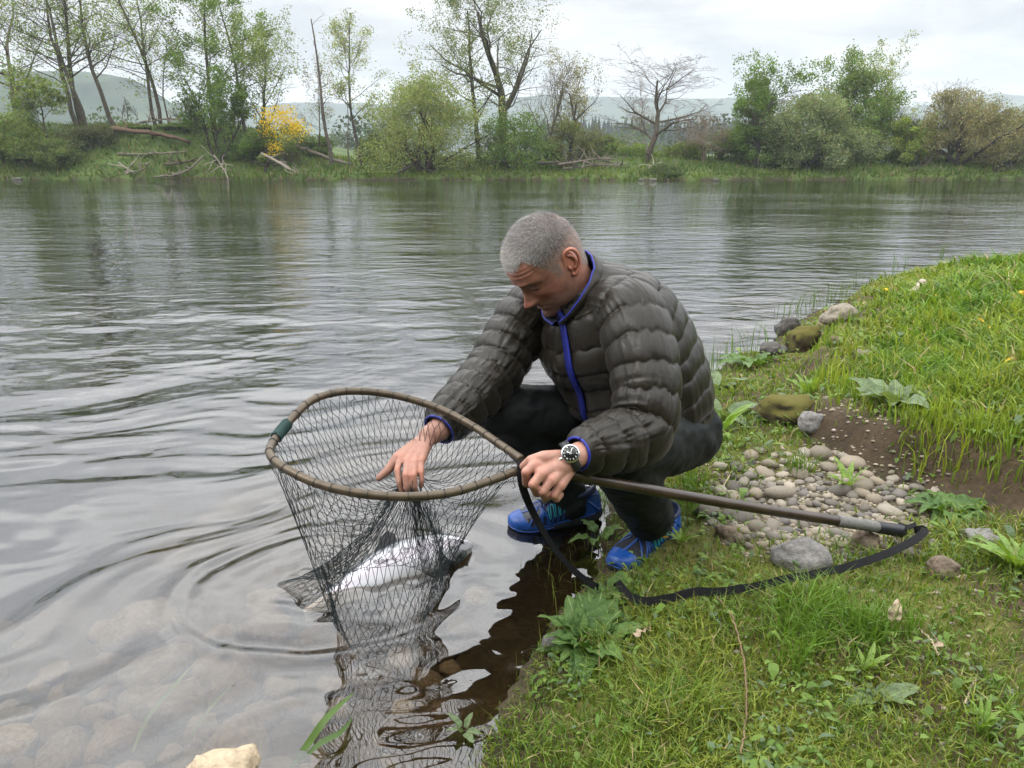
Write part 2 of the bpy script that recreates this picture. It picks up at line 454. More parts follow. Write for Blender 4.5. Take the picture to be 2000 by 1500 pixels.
patch = mw.ramp(mw.noise(1.0, 2, 0.5, wmap(0.10, 0.22)), (0.36, 0.35), (0.66, 1.0))
wh = mw.math('ADD', mw.math('MULTIPLY', wa, 0.024), mw.math('ADD', mw.math('MULTIPLY', wb, 0.0062), mw.math('MULTIPLY', wc, 0.040)))
wh = mw.math('MULTIPLY', wh, mw.math('MULTIPLY', patch, wfar))
wnrm = mw.bump(wh, 1.0, 1.0)
fr = mw.add('ShaderNodeFresnel', {'IOR': 1.78, 'Normal': wnrm})
gl = mw.add('ShaderNodeBsdfAnisotropic', {'Color': (0.97, 0.98, 1.0), 'Roughness': 0.012, 'Normal': wnrm})
tr = mw.add('ShaderNodeBsdfTransparent', {'Color': (0.82, 0.76, 0.64)})
mxs = mw.add('ShaderNodeMixShader', {0: fr.outputs[0]})
mw.l.new(tr.outputs[0], mxs.inputs[1]); mw.l.new(gl.outputs[0], mxs.inputs[2]); mw.l.new(mxs.outputs[0], mw.out.inputs[0])
river = MB().add(np.stack([WX, WY, WZ], -1), None, grid_faces(len(wy), len(wx), False)).build('river', mw.m, color=False)
tag(river, kind='structure')
# ------------------------------------------------------------------ far bank: trees, shrubs, driftwood, hills
M_BARK = NT('bark'); _f = M_BARK.noise(9, 5, 0.6)
M_BARK = M_BARK.principled(M_BARK.mix(1.0, M_BARK.attr(), M_BARK.ramp(_f, (0.3, 0.55), (0.7, 1.35)), 'MULTIPLY'), 0.9, M_BARK.bump(M_BARK.noise(30, 4), 0.5, 0.02), 0.15)
M_LEAF = leafmat('tree_foliage', 0.38, 0.6, 0.2)
def zland(x, y): return float(land_at(x, y)[0])
def leaf_quads(mb, c, size, col, rng, elong=1.5, jit=0.30, spread=0.0, up=0.0):
    """small folded leaf faces at the points c"""
    n = len(c)
    if not n: return
    d = norm(rng.normal(size=(n, 3)) + np.array([0, 0, up])); a = norm(np.cross(d, rng.normal(size=(n, 3)))); s = size * rng.uniform(0.6, 1.35, (n, 1))
    L, W = d * s * elong * 0.5, a * s * 0.5
    v = np.stack([c - L, c + W, c + L, c - W], 1).reshape(-1, 3)
    q = np.arange(n * 4).reshape(-1, 4)
    cc = np.asarray(col) * rng.uniform(1 - jit, 1 + jit, (n, 1)) * (1 + 0.14 * rng.normal(size=(n, 3)) * np.array([1, 0.4, 0.6]))
    mb.add(v, None, q, np.repeat(np.clip(cc, 0.004, 0.7), 4, 0))
class Tree:
    def __init__(s, seed):
        s.rng = np.random.default_rng(seed); s.seg = []; s.tips = []
    def limb(s, p, d, L, r, lev, o):
        rng = s.rng; k = 8 if lev == 0 else (4 if lev == 1 else (3 if lev == 2 else 2)); pts = [np.array(p, float)]; d = norm(d)
        wig = o['wig'][min(lev, len(o['wig']) - 1)]; trop = o['trop'][min(lev, len(o['trop']) - 1)]
        dirs = []
        for i in range(k):
            d = norm(d + wig * rng.normal(size=3) + np.array([0, 0, trop])); dirs.append(d)
            pts.append(pts[-1] + d * L / k)
        rad = r * np.linspace(1, o['tip'], k + 1) ** 0.9
        for i in range(k): s.seg.append((pts[i], pts[i + 1], rad[i], rad[i + 1], lev))
        if lev >= o['leaf_from']:
            for i in range(1, k + 1): s.tips.append((pts[i], lev, d))
        if lev >= o['levels']: return
        nb = o['nb'][lev]; lo = o['start'][lev]
        for b in range(nb):
            t = lo + (1 - lo) * (b + rng.uniform(0.1, 0.9)) / nb; x = t * k; i = min(int(x), k - 1)
            q = pts[i] + (pts[i + 1] - pts[i]) * (x - i); az = rng.uniform(0, 2 * np.pi)
            ax = dirs[i]; e = norm(np.cross(ax, [0.3, 0.9, 0.2])); f = np.cross(ax, e)
            sp = o['ang'][lev] * rng.uniform(0.75, 1.25)
            nd = ax * math.cos(sp) + (e * math.cos(az) + f * math.sin(az)) * math.sin(sp)
            sh = o['shape'](t)
            s.limb(q, nd, L * o['ratio'][lev] * rng.uniform(0.65, 1.25) * sh, max(r * (1 - t * (1 - o['tip'])) * o['rr'] * (0.6 + 0.4 * sh), 0.007), lev + 1, o)
BASE = dict(nseg=7, wig=[0.05, 0.16, 0.25], trop=[0.02, 0.10, 0.06], tip=0.22, leaf_from=2, levels=3, nb=[16, 7, 4], start=[0.3, 0.25, 0.2], ang=[0.95, 0.75, 0.8],
            ratio=[0.30, 0.45, 0.5], rr=0.45, shape=lambda t: 1.25 - 0.8 * t)
KIND = {
 'alder': dict(BASE, nb=[20, 7, 3]),
 'broad': dict(BASE, nb=[11, 8, 5], start=[0.22, 0.2, 0.15], wig=[0.10, 0.2, 0.3], ratio=[0.50, 0.5, 0.45], ang=[0.8, 0.8, 0.8], shape=lambda t: 1.1 - 0.45 * t, rr=0.55),
 'dead': dict(BASE, levels=4, nb=[10, 8, 6, 4], wig=[0.16, 0.27, 0.34, 0.36], trop=[0.02, 0.10, 0.08, 0.05], ratio=[0.62, 0.52, 0.45, 0.5], ang=[0.85, 0.75, 0.7, 0.6], start=[0.28, 0.15, 0.15, 0.2], shape=lambda t: 1.15 - 0.5 * t, rr=0.58, leaf_from=9),
 'willow': dict(BASE, nb=[9, 6, 4], start=[0.15, 0.15, 0.1], wig=[0.12, 0.16, 0.2], trop=[-0.01, 0.05, -0.04], ratio=[0.5, 0.5, 0.5], ang=[0.6, 0.7, 0.7], shape=lambda t: 1.0 - 0.3 * t, rr=0.5, leaf_from=1),
 'snag': dict(BASE, nb=[7, 3], start=[0.25, 0.2], levels=2, ratio=[0.10, 0.5], ang=[0.8, 0.7], leaf_from=9, shape=lambda t: 1.0),
}
TREES = []
def plant(name, label, cat, kind, px, Y, top, width=None, lean=(0, 0), seed=1, r=None, leaves=3000, lsize=0.10, col=(0.10, 0.15, 0.035), bark=(0.085, 0.075, 0.055),
          group=None, stems=1, cloud=0, base_up=0.0, spread=0.16, baseX=None, lup=0.0, skirt=0.1):
    """a tree standing on the far bank; px = photo column of its foot, top = photo row of its tip"""
    leaves, cloud, lsize, spread, col = int(leaves * 1.7), int(cloud * 1.9), lsize * 0.68, spread * 0.9, np.asarray(col) * 1.28
    z0 = zland(PXD(px, Y, 1.0) if baseX is None else baseX, Y); x0 = PXD(px, Y, z0) if baseX is None else baseX
    zt = PY(px, top, Y)[2]; H = zt - z0
    T = Tree(seed); o = dict(KIND[kind]); rng = T.rng
    W = (width / FPX * Y) if width else None
    for k in range(stems):
        off = np.array([0, 0, -0.15]) if stems == 1 else np.array([rng.uniform(-0.35, 0.35), rng.uniform(-0.35, 0.35), -0.15])
        d = np.array([lean[0], lean[1], 1.0]) + (0 if stems == 1 else np.array([rng.normal() * 0.45, rng.normal() * 0.35, 0]))
        rr = (r if r else 0.011 * H + 0.04) * (1 if stems == 1 else rng.uniform(0.45, 0.9))
        T.limb(np.array([x0, Y, z0]) + off, d, H * (1.0 if stems == 1 else rng.uniform(0.7, 1.0)) / math.sqrt(1 + lean[0] ** 2), rr, 0, o)
    seg = T.seg; p0 = np.array([a[0] for a in seg]); p1 = np.array([a[1] for a in seg]); r0 = np.array([a[2] for a in seg]); r1 = np.array([a[3] for a in seg]); lv = np.array([a[4] for a in seg])
    ctr = np.array([x0, Y, z0])
    def fit(q):
        if W is None: return q
        q = q.copy(); lat = q - ctr; cur = np.percentile(np.abs(p1[:, 0] - x0 - lean[0] * (p1[:, 2] - z0)), 96) * 2
        ln = np.array([lean[0], lean[1]]) * np.clip(lat[:, 2:3], 0, None)
        q[:, :2] = ctr[:2] + ln + (lat[:, :2] - ln) * min(2.2, W / max(cur, 0.1))
        return q
    tips = fit(np.array([a[0] for a in T.tips])) if T.tips else np.zeros((0, 3))
    p0f, p1f = fit(p0), fit(p1)
    over = np.maximum(p1f[:, 2].max() - zt, 0) / max(H, 0.1)
    def sq(q):
        q = q.copy(); q[:, 2] = z0 + (q[:, 2] - z0) * (H / max(p1f[:, 2].max() - z0, 0.1)) if len(q) else 0
        return q
    p0f, p1f = sq(p0f), sq(p1f)
    if len(tips): tips = sq(tips)
    root = empty(name, ctr)
    mb = MB(); bk = np.asarray(bark)
    for L, sd in ((0, 7), (1, 5), (2, 3), (3, 3), (4, 3)):
        m = lv == L
        if m.any():
            v, _, q = frusta(p0f[m], p1f[m], r0[m], r1[m], sd); mb.add(v, None, q, bk * (1.0 + 0.15 * L))
    mb.build('trunk', M_BARK, root)
    lm = MB()
    if leaves and len(tips):
        i = rng.integers(0, len(tips), leaves); c = tips[i] + rng.normal(size=(leaves, 3)) * spread
        clump = fbm(c[:, 0] * 0.9, c[:, 1] * 0.9, c[:, 2] * 0.9, seed, 3)
        keep = clump > -0.55 + 0.3 * rng.normal(size=leaves); c = c[keep]; clump = clump[keep]
        leaf_quads(lm, c, lsize, np.asarray(col) * (1 + 0.30 * clump[:, None]), rng, up=lup)
    if cloud:
        w = (W or H * 0.5) * 0.5; n = cloud; nl = max(12, n // 260); hh = H
        # leafy lobes heaped over the whole bush
        a = rng.uniform(0, 2 * np.pi, nl); zz = rng.uniform(skirt, 0.95, nl); R = np.sqrt(np.clip(1 - (np.clip(zz - 0.30, 0, 1) / 0.70) ** 2, 0.05, 1)) * rng.uniform(0.30, 0.88, nl)
        lc = np.stack([x0 + w * R * np.cos(a) + lean[0] * zz * H, Y + w * 0.8 * R * np.sin(a), z0 + zz * hh * 0.94], 1); lr = w * rng.uniform(0.14, 0.32, nl)
        i = rng.integers(0, nl, n); g = norm(rng.normal(size=(n, 3))) * (rng.uniform(0.25, 1.0, (n, 1)) ** 0.45)
        c = lc[i] + g * lr[i][:, None] * np.array([1, 1, 0.8]); c[:, 2] = np.maximum(c[:, 2], z0 + 0.05)
        tone = (0.82 + 0.36 * rng.uniform(size=nl))[i][:, None]
        leaf_quads(lm, c, lsize, np.asarray(col) * tone, rng, up=lup)
    if lm.n: lm.build('crown', M_LEAF, root, smooth=False)
    settle(root); tag(root, label, cat, group); TREES.append(root)
    return root
G1, G2, G3, G4, G5 = (0.140, 0.185, 0.045), (0.180, 0.215, 0.068), (0.095, 0.155, 0.032), (0.165, 0.200, 0.092), (0.170, 0.160, 0.075)
AL = 'tall thin trees on the far left bank'; SH = 'shrubs on the far bank'
plant('alder_tree', 'bare-boughed tall tree at the far left edge of the far bank', 'tree', 'broad', 28, 52, -120, 330, (0.02, 0), 11, 0.17, 2600, 0.11, G5, (0.12, 0.10, 0.08), AL)
plant('alder_tree', 'tall thin tree leaning strongly left beside two straight trunks', 'tree', 'alder', 152, 51, -90, 210, (-0.28, 0), 12, 0.16, 2600, 0.11, G1, group=AL)
plant('alder_tree', 'left of the two close straight trunks on the left mound', 'tree', 'alder', 160, 51.6, -130, 200, (-0.12, 0), 13, 0.17, 2600, 0.11, G1, group=AL)
plant('alder_tree', 'right of the two close straight trunks on the left mound', 'tree', 'alder', 168, 50.6, -110, 190, (-0.07, 0), 14, 0.15, 2600, 0.11, G1, group=AL)
plant('alder_tree', 'tall tree with a straight trunk between the twin trunks and the forked pair', 'tree', 'alder', 222, 51, -120, 190, (-0.06, 0), 15, 0.15, 3000, 0.11, G1, group=AL)
plant('alder_tree', 'slim crooked dark trunk leaning left above the fallen brown log', 'tree', 'alder', 306, 51.5, -70, 150, (-0.13, 0), 16, 0.12, 1800, 0.11, G1, group=AL)
plant('alder_tree', 'slim upright trunk right beside the crooked leaning one', 'tree', 'alder', 314, 50.8, -100, 170, (-0.06, 0), 17, 0.13, 2200, 0.11, G1, group=AL)
plant('alder_tree', 'small slender young tree between the bare trunks and the leafy ones', 'tree', 'alder', 331, 51, 70, 110, (0, 0), 18, 0.06, 1500, 0.10, G1, group=AL)
plant('alder_tree', 'tall leafy tree with conical crown left of the yellow broom', 'tree', 'alder', 420, 50, -60, 190, (0.0, 0), 19, 0.14, 5200, 0.12, G3, group=AL)
plant('alder_tree', 'tall slim leafy tree just behind the conical one', 'tree', 'alder', 478, 51, -25, 140, (-0.05, 0), 20, 0.12, 3800, 0.11, G1, group=AL)
plant('round_tree', 'round-crowned airy tree above the yellow broom', 'tree', 'broad', 505, 49, 58, 150, (0, 0), 21, 0.11, 5200, 0.10, G1, (0.06, 0.055, 0.04))
plant('small_tree', 'bushy bright green tree with a leaning dark trunk on the left slope', 'tree', 'broad', 428, 48, 118, 150, (0.12, 0), 22, 0.13, 3800, 0.12, G3, (0.05, 0.045, 0.035), stems=3, cloud=3200, skirt=0.42)
plant('dead_pole_tree', 'dead bare pole-like trunk standing right of the broom', 'tree', 'snag', 648, 48, 8, 40, (-0.045, 0), 23, 0.13, 0, bark=(0.10, 0.085, 0.07))
plant('sapling', 'small sparse pale sapling left of the bare pole trunk', 'tree', 'alder', 622, 50, 128, 85, (0, 0), 24, 0.05, 900, 0.09, G5)
plant('birch_tree', 'slender sparse tree leaning left, left of the round willow', 'tree', 'alder', 708, 48, 34, 105, (-0.13, 0), 25, 0.10, 3200, 0.095, G2, (0.07, 0.06, 0.05))
plant('sapling', 'thin pale stem at the foot of the slender leaning tree', 'tree', 'snag', 684, 47.8, 205, 20, (0.02, 0), 26, 0.06, 0, bark=(0.13, 0.11, 0.09))
plant('willow_bush', 'big round pale green willow bush by the water, left of centre', 'tree', 'willow', 832, 47.3, 142, 245, (0, 0), 27, 0.16, 7000, 0.10, G2, (0.06, 0.05, 0.04), stems=7, cloud=15000, lup=0.5, skirt=0.08)
plant('poplar_tree', 'narrow tall tree left of the biggest tree behind the willow', 'tree', 'alder', 936, 50, -15, 125, (0.02, 0), 28, 0.17, 5200, 0.10, (0.125, 0.155, 0.05), (0.07, 0.065, 0.045))
plant('old_tree', 'biggest tree with thick trunk and long crooked limbs near centre', 'tree', 'broad', 984, 50, -70, 260, (0.03, 0), 29, 0.34, 8500, 0.095, (0.125, 0.150, 0.055), (0.075, 0.07, 0.045))
plant('leaning_tree', 'bare-topped thin tree leaning right beside the biggest tree', 'tree', 'dead', 1058, 49, 98, 95, (0.16, 0), 30, 0.12, 0, bark=(0.12, 0.11, 0.08))
plant('crooked_tree', 'brownish airy tree leaning right, right of the biggest tree', 'tree', 'broad', 1108, 49, 128, 150, (0.26, 0), 31, 0.17, 3800, 0.09, G5, (0.07, 0.06, 0.045))
plant('bushy_tree', 'low dense dark green thicket under the biggest tree', 'shrub', 'willow', 1010, 48.6, 222, 190, (0, 0), 32, 0.08, 2000, 0.11, G3, group=SH, stems=5, cloud=6500)
plant('bushy_tree', 'low olive thicket below the brownish leaning tree', 'shrub', 'willow', 1115, 48.8, 236, 130, (0, 0), 33, 0.07, 1500, 0.10, (0.12, 0.135, 0.045), group=SH, stems=5, cloud=3600)
plant('dead_tree', 'bare dead tree with wide spreading branches against the sky', 'tree', 'dead', 1262, 48, 72, 215, (0.20, 0), 34, 0.21, 0, bark=(0.085, 0.072, 0.052))
plant('dead_sapling', 'thin pale dead tree just left of the big bare one', 'tree', 'dead', 1268, 48.5, 135, 90, (-0.06, 0), 35, 0.07, 0, bark=(0.20, 0.18, 0.15))
plant('twiggy_shrub', 'grey-brown leafless shrub right of the bare dead tree', 'shrub', 'dead', 1385, 49, 200, 120, (0.02, 0), 36, 0.08, 0, bark=(0.17, 0.135, 0.10), group=SH, stems=2)
plant('ash_tree', 'dark green tree with grey dead branches, left end of the right-hand trees', 'tree', 'broad', 1472, 49, 138, 125, (0, 0), 37, 0.17, 4200, 0.12, G3, (0.12, 0.105, 0.085), cloud=8500, skirt=0.08)
plant('willow_tree', 'broad grey-green willow drooping to the water on the right', 'tree', 'willow', 1578, 48.3, 176, 205, (0, 0), 38, 0.16, 6500, 0.11, G4, (0.05, 0.045, 0.035), stems=6, cloud=12000, skirt=0.10)
plant('maple_tree', 'bright green pointed tree rising behind the grey-green willow', 'tree', 'broad', 1662, 50.5, 132, 160, (0, 0), 39, 0.16, 4500, 0.12, (0.112, 0.165, 0.042), cloud=9500, skirt=0.1)
plant('airy_tree', 'airy tree with a rounded see-through top right of the bright green one', 'tree', 'broad', 1705, 52, 122, 120, (0.12, 0), 40, 0.12, 3000, 0.10, G2)
plant('hazel_bush', 'small lime green bush low between the right-hand trees', 'shrub', 'willow', 1768, 48.6, 222, 92, (0, 0), 41, 0.06, 1500, 0.11, (0.165, 0.215, 0.040), group=SH, stems=4, cloud=3600)
plant('thin_tree', 'half-bare tree with open twigs behind the brownish willow', 'tree', 'dead', 1812, 51, 158, 105, (0.02, 0), 42, 0.11, 0, bark=(0.13, 0.115, 0.085))
plant('osier_bush', 'brownish willow with low arching limbs over the water at right', 'tree', 'willow', 1858, 48.8, 168, 190, (0, 0), 43, 0.16, 6500, 0.095, G5, (0.06, 0.05, 0.04), stems=7, cloud=7500, skirt=0.12)
plant('osier_bush', 'olive willow at the far right edge of the far bank', 'tree', 'willow', 1962, 49.3, 208, 150, (0, 0), 44, 0.14, 4500, 0.10, (0.145, 0.15, 0.065), stems=6, cloud=6500)
plant('osier_bush', 'pale brown willow cut by the right edge of the picture', 'tree', 'willow', 2075, 50, 200, 170, (0, 0), 45, 0.14, 4000, 0.11, G5, stems=6, cloud=5500)
plant('alder_tree', 'tall tree just outside the left edge, its boughs reaching in', 'tree', 'alder', -75, 50, -150, 260, (0.03, 0), 46, 0.17, 3600, 0.12, G1, group=AL)
plant('alder_tree', 'tall tree further outside the left edge', 'tree', 'alder', -190, 51, -120, 260, (0.03, 0), 47, 0.17, 3600, 0.12, G1, group=AL)
# shrubs on the left mound
plant('bushy_shrub', 'leafy green bush by the water at the far left edge', 'shrub', 'willow', 40, 47.3, 225, 190, (0, 0), 51, 0.07, 1500, 0.12, (0.12, 0.165, 0.04), group=SH, stems=5, cloud=7500)
plant('bushy_shrub', 'small tree-like bush below the twin trunks on the left', 'shrub', 'broad', 95, 48.6, 145, 110, (0, 0), 52, 0.07, 2200, 0.12, G1, group=SH, cloud=1600, skirt=0.5)
plant('bushy_shrub', 'dark rounded bramble hump on the left mound', 'shrub', 'willow', 178, 48.4, 242, 120, (0, 0), 53, 0.04, 1500, 0.09, (0.075, 0.085, 0.035), group=SH, stems=6, cloud=5200)
plant('bushy_shrub', 'low green bush between the left water edge and the bramble hump', 'shrub', 'willow', 105, 46.9, 268, 110, (0, 0), 54, 0.04, 1200, 0.10, (0.11, 0.15, 0.04), group=SH, stems=5, cloud=3500)
plant('bushy_shrub', 'low shadowy bush under the yellow broom', 'shrub', 'willow', 505, 48.2, 258, 110, (0, 0), 55, 0.05, 1500, 0.11, G3, group=SH, stems=5, cloud=3600)
plant('bushy_shrub', 'low bush left of the round willow behind the slender tree', 'shrub', 'willow', 742, 50.5, 262, 110, (0, 0), 56, 0.05, 800, 0.10, (0.08, 0.11, 0.03), group=SH, stems=4, cloud=2600)
plant('bushy_shrub', 'low bright bush below the bare dead tree', 'shrub', 'willow', 1225, 50.5, 284, 120, (0, 0), 57, 0.05, 500, 0.10, (0.13, 0.19, 0.04), group=SH, stems=4, cloud=3200)
plant('bushy_shrub', 'low green bush right of the dead tree trunk', 'shrub', 'willow', 1335, 50, 282, 120, (0, 0), 58, 0.05, 500, 0.10, (0.12, 0.16, 0.04), group=SH, stems=4, cloud=3000)
plant('bushy_shrub', 'dark rushy clump on the stony point at the water', 'shrub', 'willow', 1300, 44.9, 326, 85, (0, 0), 59, 0.03, 500, 0.08, (0.07, 0.105, 0.035), group=SH, stems=6, cloud=2600)
for k, (a, b, w_, y_, c_, lb) in enumerate(((1530, 236, 120, 49.6, (0.10, 0.16, 0.035), 'green bush filling between the dark tree and the grey-green willow'), (1628, 232, 130, 51, (0.11, 0.175, 0.04), 'green bush behind the right flank of the grey-green willow'), (1715, 238, 120, 50, (0.13, 0.185, 0.045), 'green bush below the airy rounded tree'),
     (1800, 236, 110, 50.2, (0.135, 0.175, 0.05), 'green bush between the lime bush and the brownish willow'), (1912, 226, 130, 51, (0.13, 0.165, 0.05), 'green bush between the two willows at the right'), (1420, 256, 90, 50.5, (0.11, 0.14, 0.045), 'low bush between the leafless shrub and the dark tree'),
     (1180, 268, 100, 51.5, (0.12, 0.15, 0.05), 'low bush behind the driftwood heap'), (262, 262, 90, 50.5, (0.10, 0.15, 0.04), 'low bush on the mound between the trunks'), (350, 258, 100, 50.5, (0.105, 0.155, 0.04), 'low bush on the mound left of the conical tree'), (612, 270, 90, 50.5, (0.10, 0.145, 0.04), 'low bush right of the yellow broom'))):
    plant('bushy_shrub', lb, 'shrub', 'willow', a, y_, b, w_, (0, 0), 300 + k, 0.05, 800, 0.11, c_, group=SH, stems=3, cloud=3400)
# the yellow broom
br = plant('broom_bush', 'bright yellow flowering broom bush on the far bank', 'shrub', 'willow', 538, 47.6, 212, 105, (0.02, 0), 61, 0.05, 1400, 0.09, (0.10, 0.135, 0.035), stems=6, cloud=1300)
fm = MB(); rg = np.random.default_rng(62)
for (bx, by, bw, bh, nn) in ((535, 228, 26, 16, 420), (556, 222, 20, 13, 320), (528, 250, 22, 14, 230), (582, 252, 22, 12, 340), (560, 262, 24, 14, 230), (540, 288, 14, 12, 200), (572, 242, 14, 10, 160)):
    g = np.clip(rg.normal(size=(nn, 3)), -1.7, 1.7); c = np.array([PY(bx, by, 47.0) for _ in range(nn)]); k = 47 / FPX * 0.62
    c = c + g * np.array([bw * k, 0.5, bh * k]); leaf_quads(fm, c, 0.075, (0.62, 0.45, 0.015), rg, jit=0.2)
o = fm.build('blossom', M_LEAF, br, smooth=False); o.matrix_parent_inverse = Matrix.Translation(-br.location)

# grass on the far bank and rough herbs
rg = np.random.default_rng(70)
n = 26000; x = rg.uniform(-44, 46, n); dd = rg.uniform(0.05, 1, n) ** 1.6 * 9; y = far_shore(x) + dd; z = land_at(x, y)[0]
h = rg.uniform(0.08, 0.30, n) * (1 + 0.6 * (noise3(x * 0.6, y * 0.6, 0, 71) > 0.2)); w = rg.uniform(0.03, 0.07, n)
az = rg.uniform(0, 2 * np.pi, n); lx, ly = np.cos(az) * w, np.sin(az) * w; tx, ty = rg.normal(size=n) * 0.12, rg.normal(size=n) * 0.12
v = np.stack([np.stack([x - lx, y - ly, z - 0.03], 1), np.stack([x + lx, y + ly, z - 0.03], 1), np.stack([x + tx, y + ty, z + h], 1)], 1).reshape(-1, 3)
tone = sstep(-0.5, 0.6, fbm(x * 0.3, y * 0.5, 0, 72, 3))[:, None]
cc = lerp(np.array([0.075, 0.125, 0.020]), np.array([0.125, 0.185, 0.030]), tone) * rg.uniform(0.7, 1.3, (n, 1)); dry = rg.uniform(size=n) < 0.10; cc[dry] = np.array([0.24, 0.20, 0.11])
fg = MB().add(v, np.arange(3 * n).reshape(-1, 3), None, np.repeat(cc, 3, 0)).build('far_grass', M_LEAF, smooth=False)
tag(fg, 'rough green grass covering the far river bank', 'grass', kind='stuff')

# fallen timber
M_WOOD = NT('weathered_wood'); _p = M_WOOD.obj()
_w = M_WOOD.noise(14, 6, 0.6); M_WOOD = M_WOOD.principled(M_WOOD.mix(1.0, M_WOOD.attr(), M_WOOD.ramp(_w, (0.3, 0.5), (0.7, 1.3)), 'MULTIPLY'), 0.85, M_WOOD.bump(_w, 0.5, 0.02), 0.2)
def timber(name, label, pts, Y, r0, r1, col, cat='log', twigs=0, seed=1, group=None):
    """a fallen trunk or branch traced through photo points on the far bank"""
    rng = np.random.default_rng(seed)
    Ys = np.linspace(Y[0], Y[1], len(pts)) if isinstance(Y, tuple) else [Y] * len(pts)
    w = np.array([PY(a, b, yy) for (a, b), yy in zip(pts, Ys)]); r0, r1, twigs = r0 * 0.66, r1 * 0.62, int(twigs * 1.6) + 1; c = catmull(w, 14); c += rng.normal(size=c.shape) * r1 * 0.35
    root = empty(name, c[len(c) // 2]); mb = MB(); mb.add(*tube(c, np.linspace(r0, r1, 14) * rng.uniform(0.88, 1.1, 14), 8), np.asarray(col)); mb.build('stem', M_WOOD, root)
    for k in range(twigs):
        i = rng.integers(2, 13); d = norm(rng.normal(size=3) * [1, 0.6, 0.6] + [0, 0, 0.45]); L = rng.uniform(0.35, 1.3)
        q = [c[i]]
        for s_ in range(5): d = norm(d + rng.normal(size=3) * 0.3); q.append(q[-1] + d * L / 5)
        MB().add(*tube(catmull(q, 8), np.linspace(r1 * 0.8 + 0.012, 0.008, 8), 5), np.asarray(col) * 1.1).build('branch', M_WOOD, root)
    settle(root); tag(root, label, cat, group); return root
BR, GY_, WH = (0.13, 0.085, 0.058), (0.165, 0.14, 0.11), (0.29, 0.255, 0.205)
timber('fallen_log', 'thick brown fallen log lying high on the left mound', [(214, 251), (260, 256), (310, 262), (372, 277)], 49, 0.24, 0.17, BR, twigs=4, seed=1)
timber('fallen_log', 'thin grey fallen pole lying below the thick brown log', [(228, 301), (290, 301), (365, 296)], 47.6, 0.11, 0.07, GY_, twigs=3, seed=2)
timber('fallen_log', 'short dark log on the grass below the thin grey pole', [(320, 321), (352, 318), (382, 313)], 47.0, 0.12, 0.08, (0.10, 0.075, 0.055), twigs=3, seed=3)
timber('driftwood_branch', 'long bleached branch lying along the left water edge', [(206, 348), (245, 339), (280, 330), (295, 314)], 46.2, 0.10, 0.04, GY_, 'driftwood', 5, 4)
timber('driftwood_branch', 'long curved bleached branch reaching down to the water', [(300, 346), (345, 341), (375, 326), (398, 305)], (46.0, 47), 0.07, 0.10, GY_, 'driftwood', 4, 5)
timber('driftwood_branch', 'stubby pale broken branch sticking out of the left driftwood', [(262, 338), (245, 328), (232, 318)], 46.2, 0.11, 0.08, WH, 'driftwood', 2, 6)
timber('driftwood_branch', 'white forked branch hanging to the water below the leaning tree', [(418, 302), (432, 322), (440, 336), (446, 350)], (47.5, 45.8), 0.05, 0.04, WH, 'driftwood', 6, 7)
timber('broken_log', 'pale broken log sloping down into the water below the broom', [(512, 300), (545, 318), (578, 338), (602, 352)], (47.2, 45.3), 0.16, 0.07, WH, twigs=7, seed=8)
timber('tree_stump', 'dark stump propping the pale broken log', [(514, 350), (519, 332), (526, 312)], 46.6, 0.17, 0.12, (0.05, 0.042, 0.036), 'stump', 1, 9)
timber('tree_stump', 'pale broken stump on the left mound near the water', [(131, 312), (132, 296), (129, 280)], 47.4, 0.12, 0.08, (0.26, 0.20, 0.15), 'stump', 0, 10)
timber('fallen_log', 'grey fallen trunk sloping between the broom and the slender tree', [(578, 286), (620, 300), (660, 314), (690, 322)], 48.2, 0.15, 0.17, GY_, twigs=2, seed=11)
timber('fallen_branch', 'tangle of bare branches above the thick brown log', [(262, 243), (300, 236), (340, 232), (375, 240)], 49.6, 0.05, 0.07, GY_, 'driftwood', 12, 12)
rr_ = np.random.default_rng(90)
for k, (a, b, c_, d_, lb) in enumerate(((1090, 322, 1200, 310, 'topmost grey pole of the driftwood heap right of centre'), (1100, 330, 1225, 322, 'long low pole of the driftwood heap right of centre'),
     (1050, 318, 1120, 322, 'dark pole at the left end of the driftwood heap'), (1165, 306, 1235, 342, 'grey branch sloping down the right side of the driftwood heap'),
     (1140, 316, 1180, 336, 'short branch poking from the middle of the driftwood heap'), (940, 315, 1040, 322, 'dark rotten log under the biggest tree'))):
    timber('driftwood_pole', lb, [(a, b), ((a + c_) / 2, (b + d_) / 2 - 3), (c_, d_)], 46.6 + 0.25 * k, 0.10, 0.06, GY_ if 'dark' not in lb else (0.09, 0.075, 0.06), 'driftwood', 9, 100 + k)
timber('fallen_pole', 'pale fallen branch leaning at the foot of the bare dead tree', [(1245, 340), (1268, 328), (1294, 317)], 46.3, 0.09, 0.06, WH, 'driftwood', 2, 120)
timber('root_tangle', 'dark root tangle under the grey-green willow at the water', [(1520, 340), (1600, 346), (1690, 340)], 47.2, 0.14, 0.10, (0.05, 0.04, 0.034), 'driftwood', 26, 121)
timber('low_limb', 'dark low limb reaching over the water from the brownish willow', [(1870, 346), (1910, 338), (1950, 334), (1985, 330)], 47.2, 0.16, 0.06, (0.06, 0.05, 0.04), 'driftwood', 7, 122)
timber('low_limb', 'dark forked limb reaching over the water from the lime bush', [(1735, 348), (1765, 338), (1800, 326), (1818, 312)], 47.0, 0.13, 0.05, (0.06, 0.05, 0.04), 'driftwood', 5, 123)
timber('low_limb', 'leaning dark stem at the left foot of the round willow', [(748, 350), (775, 340), (800, 325), (815, 312)], 46.4, 0.17, 0.09, (0.07, 0.06, 0.045), 'driftwood', 4, 124)
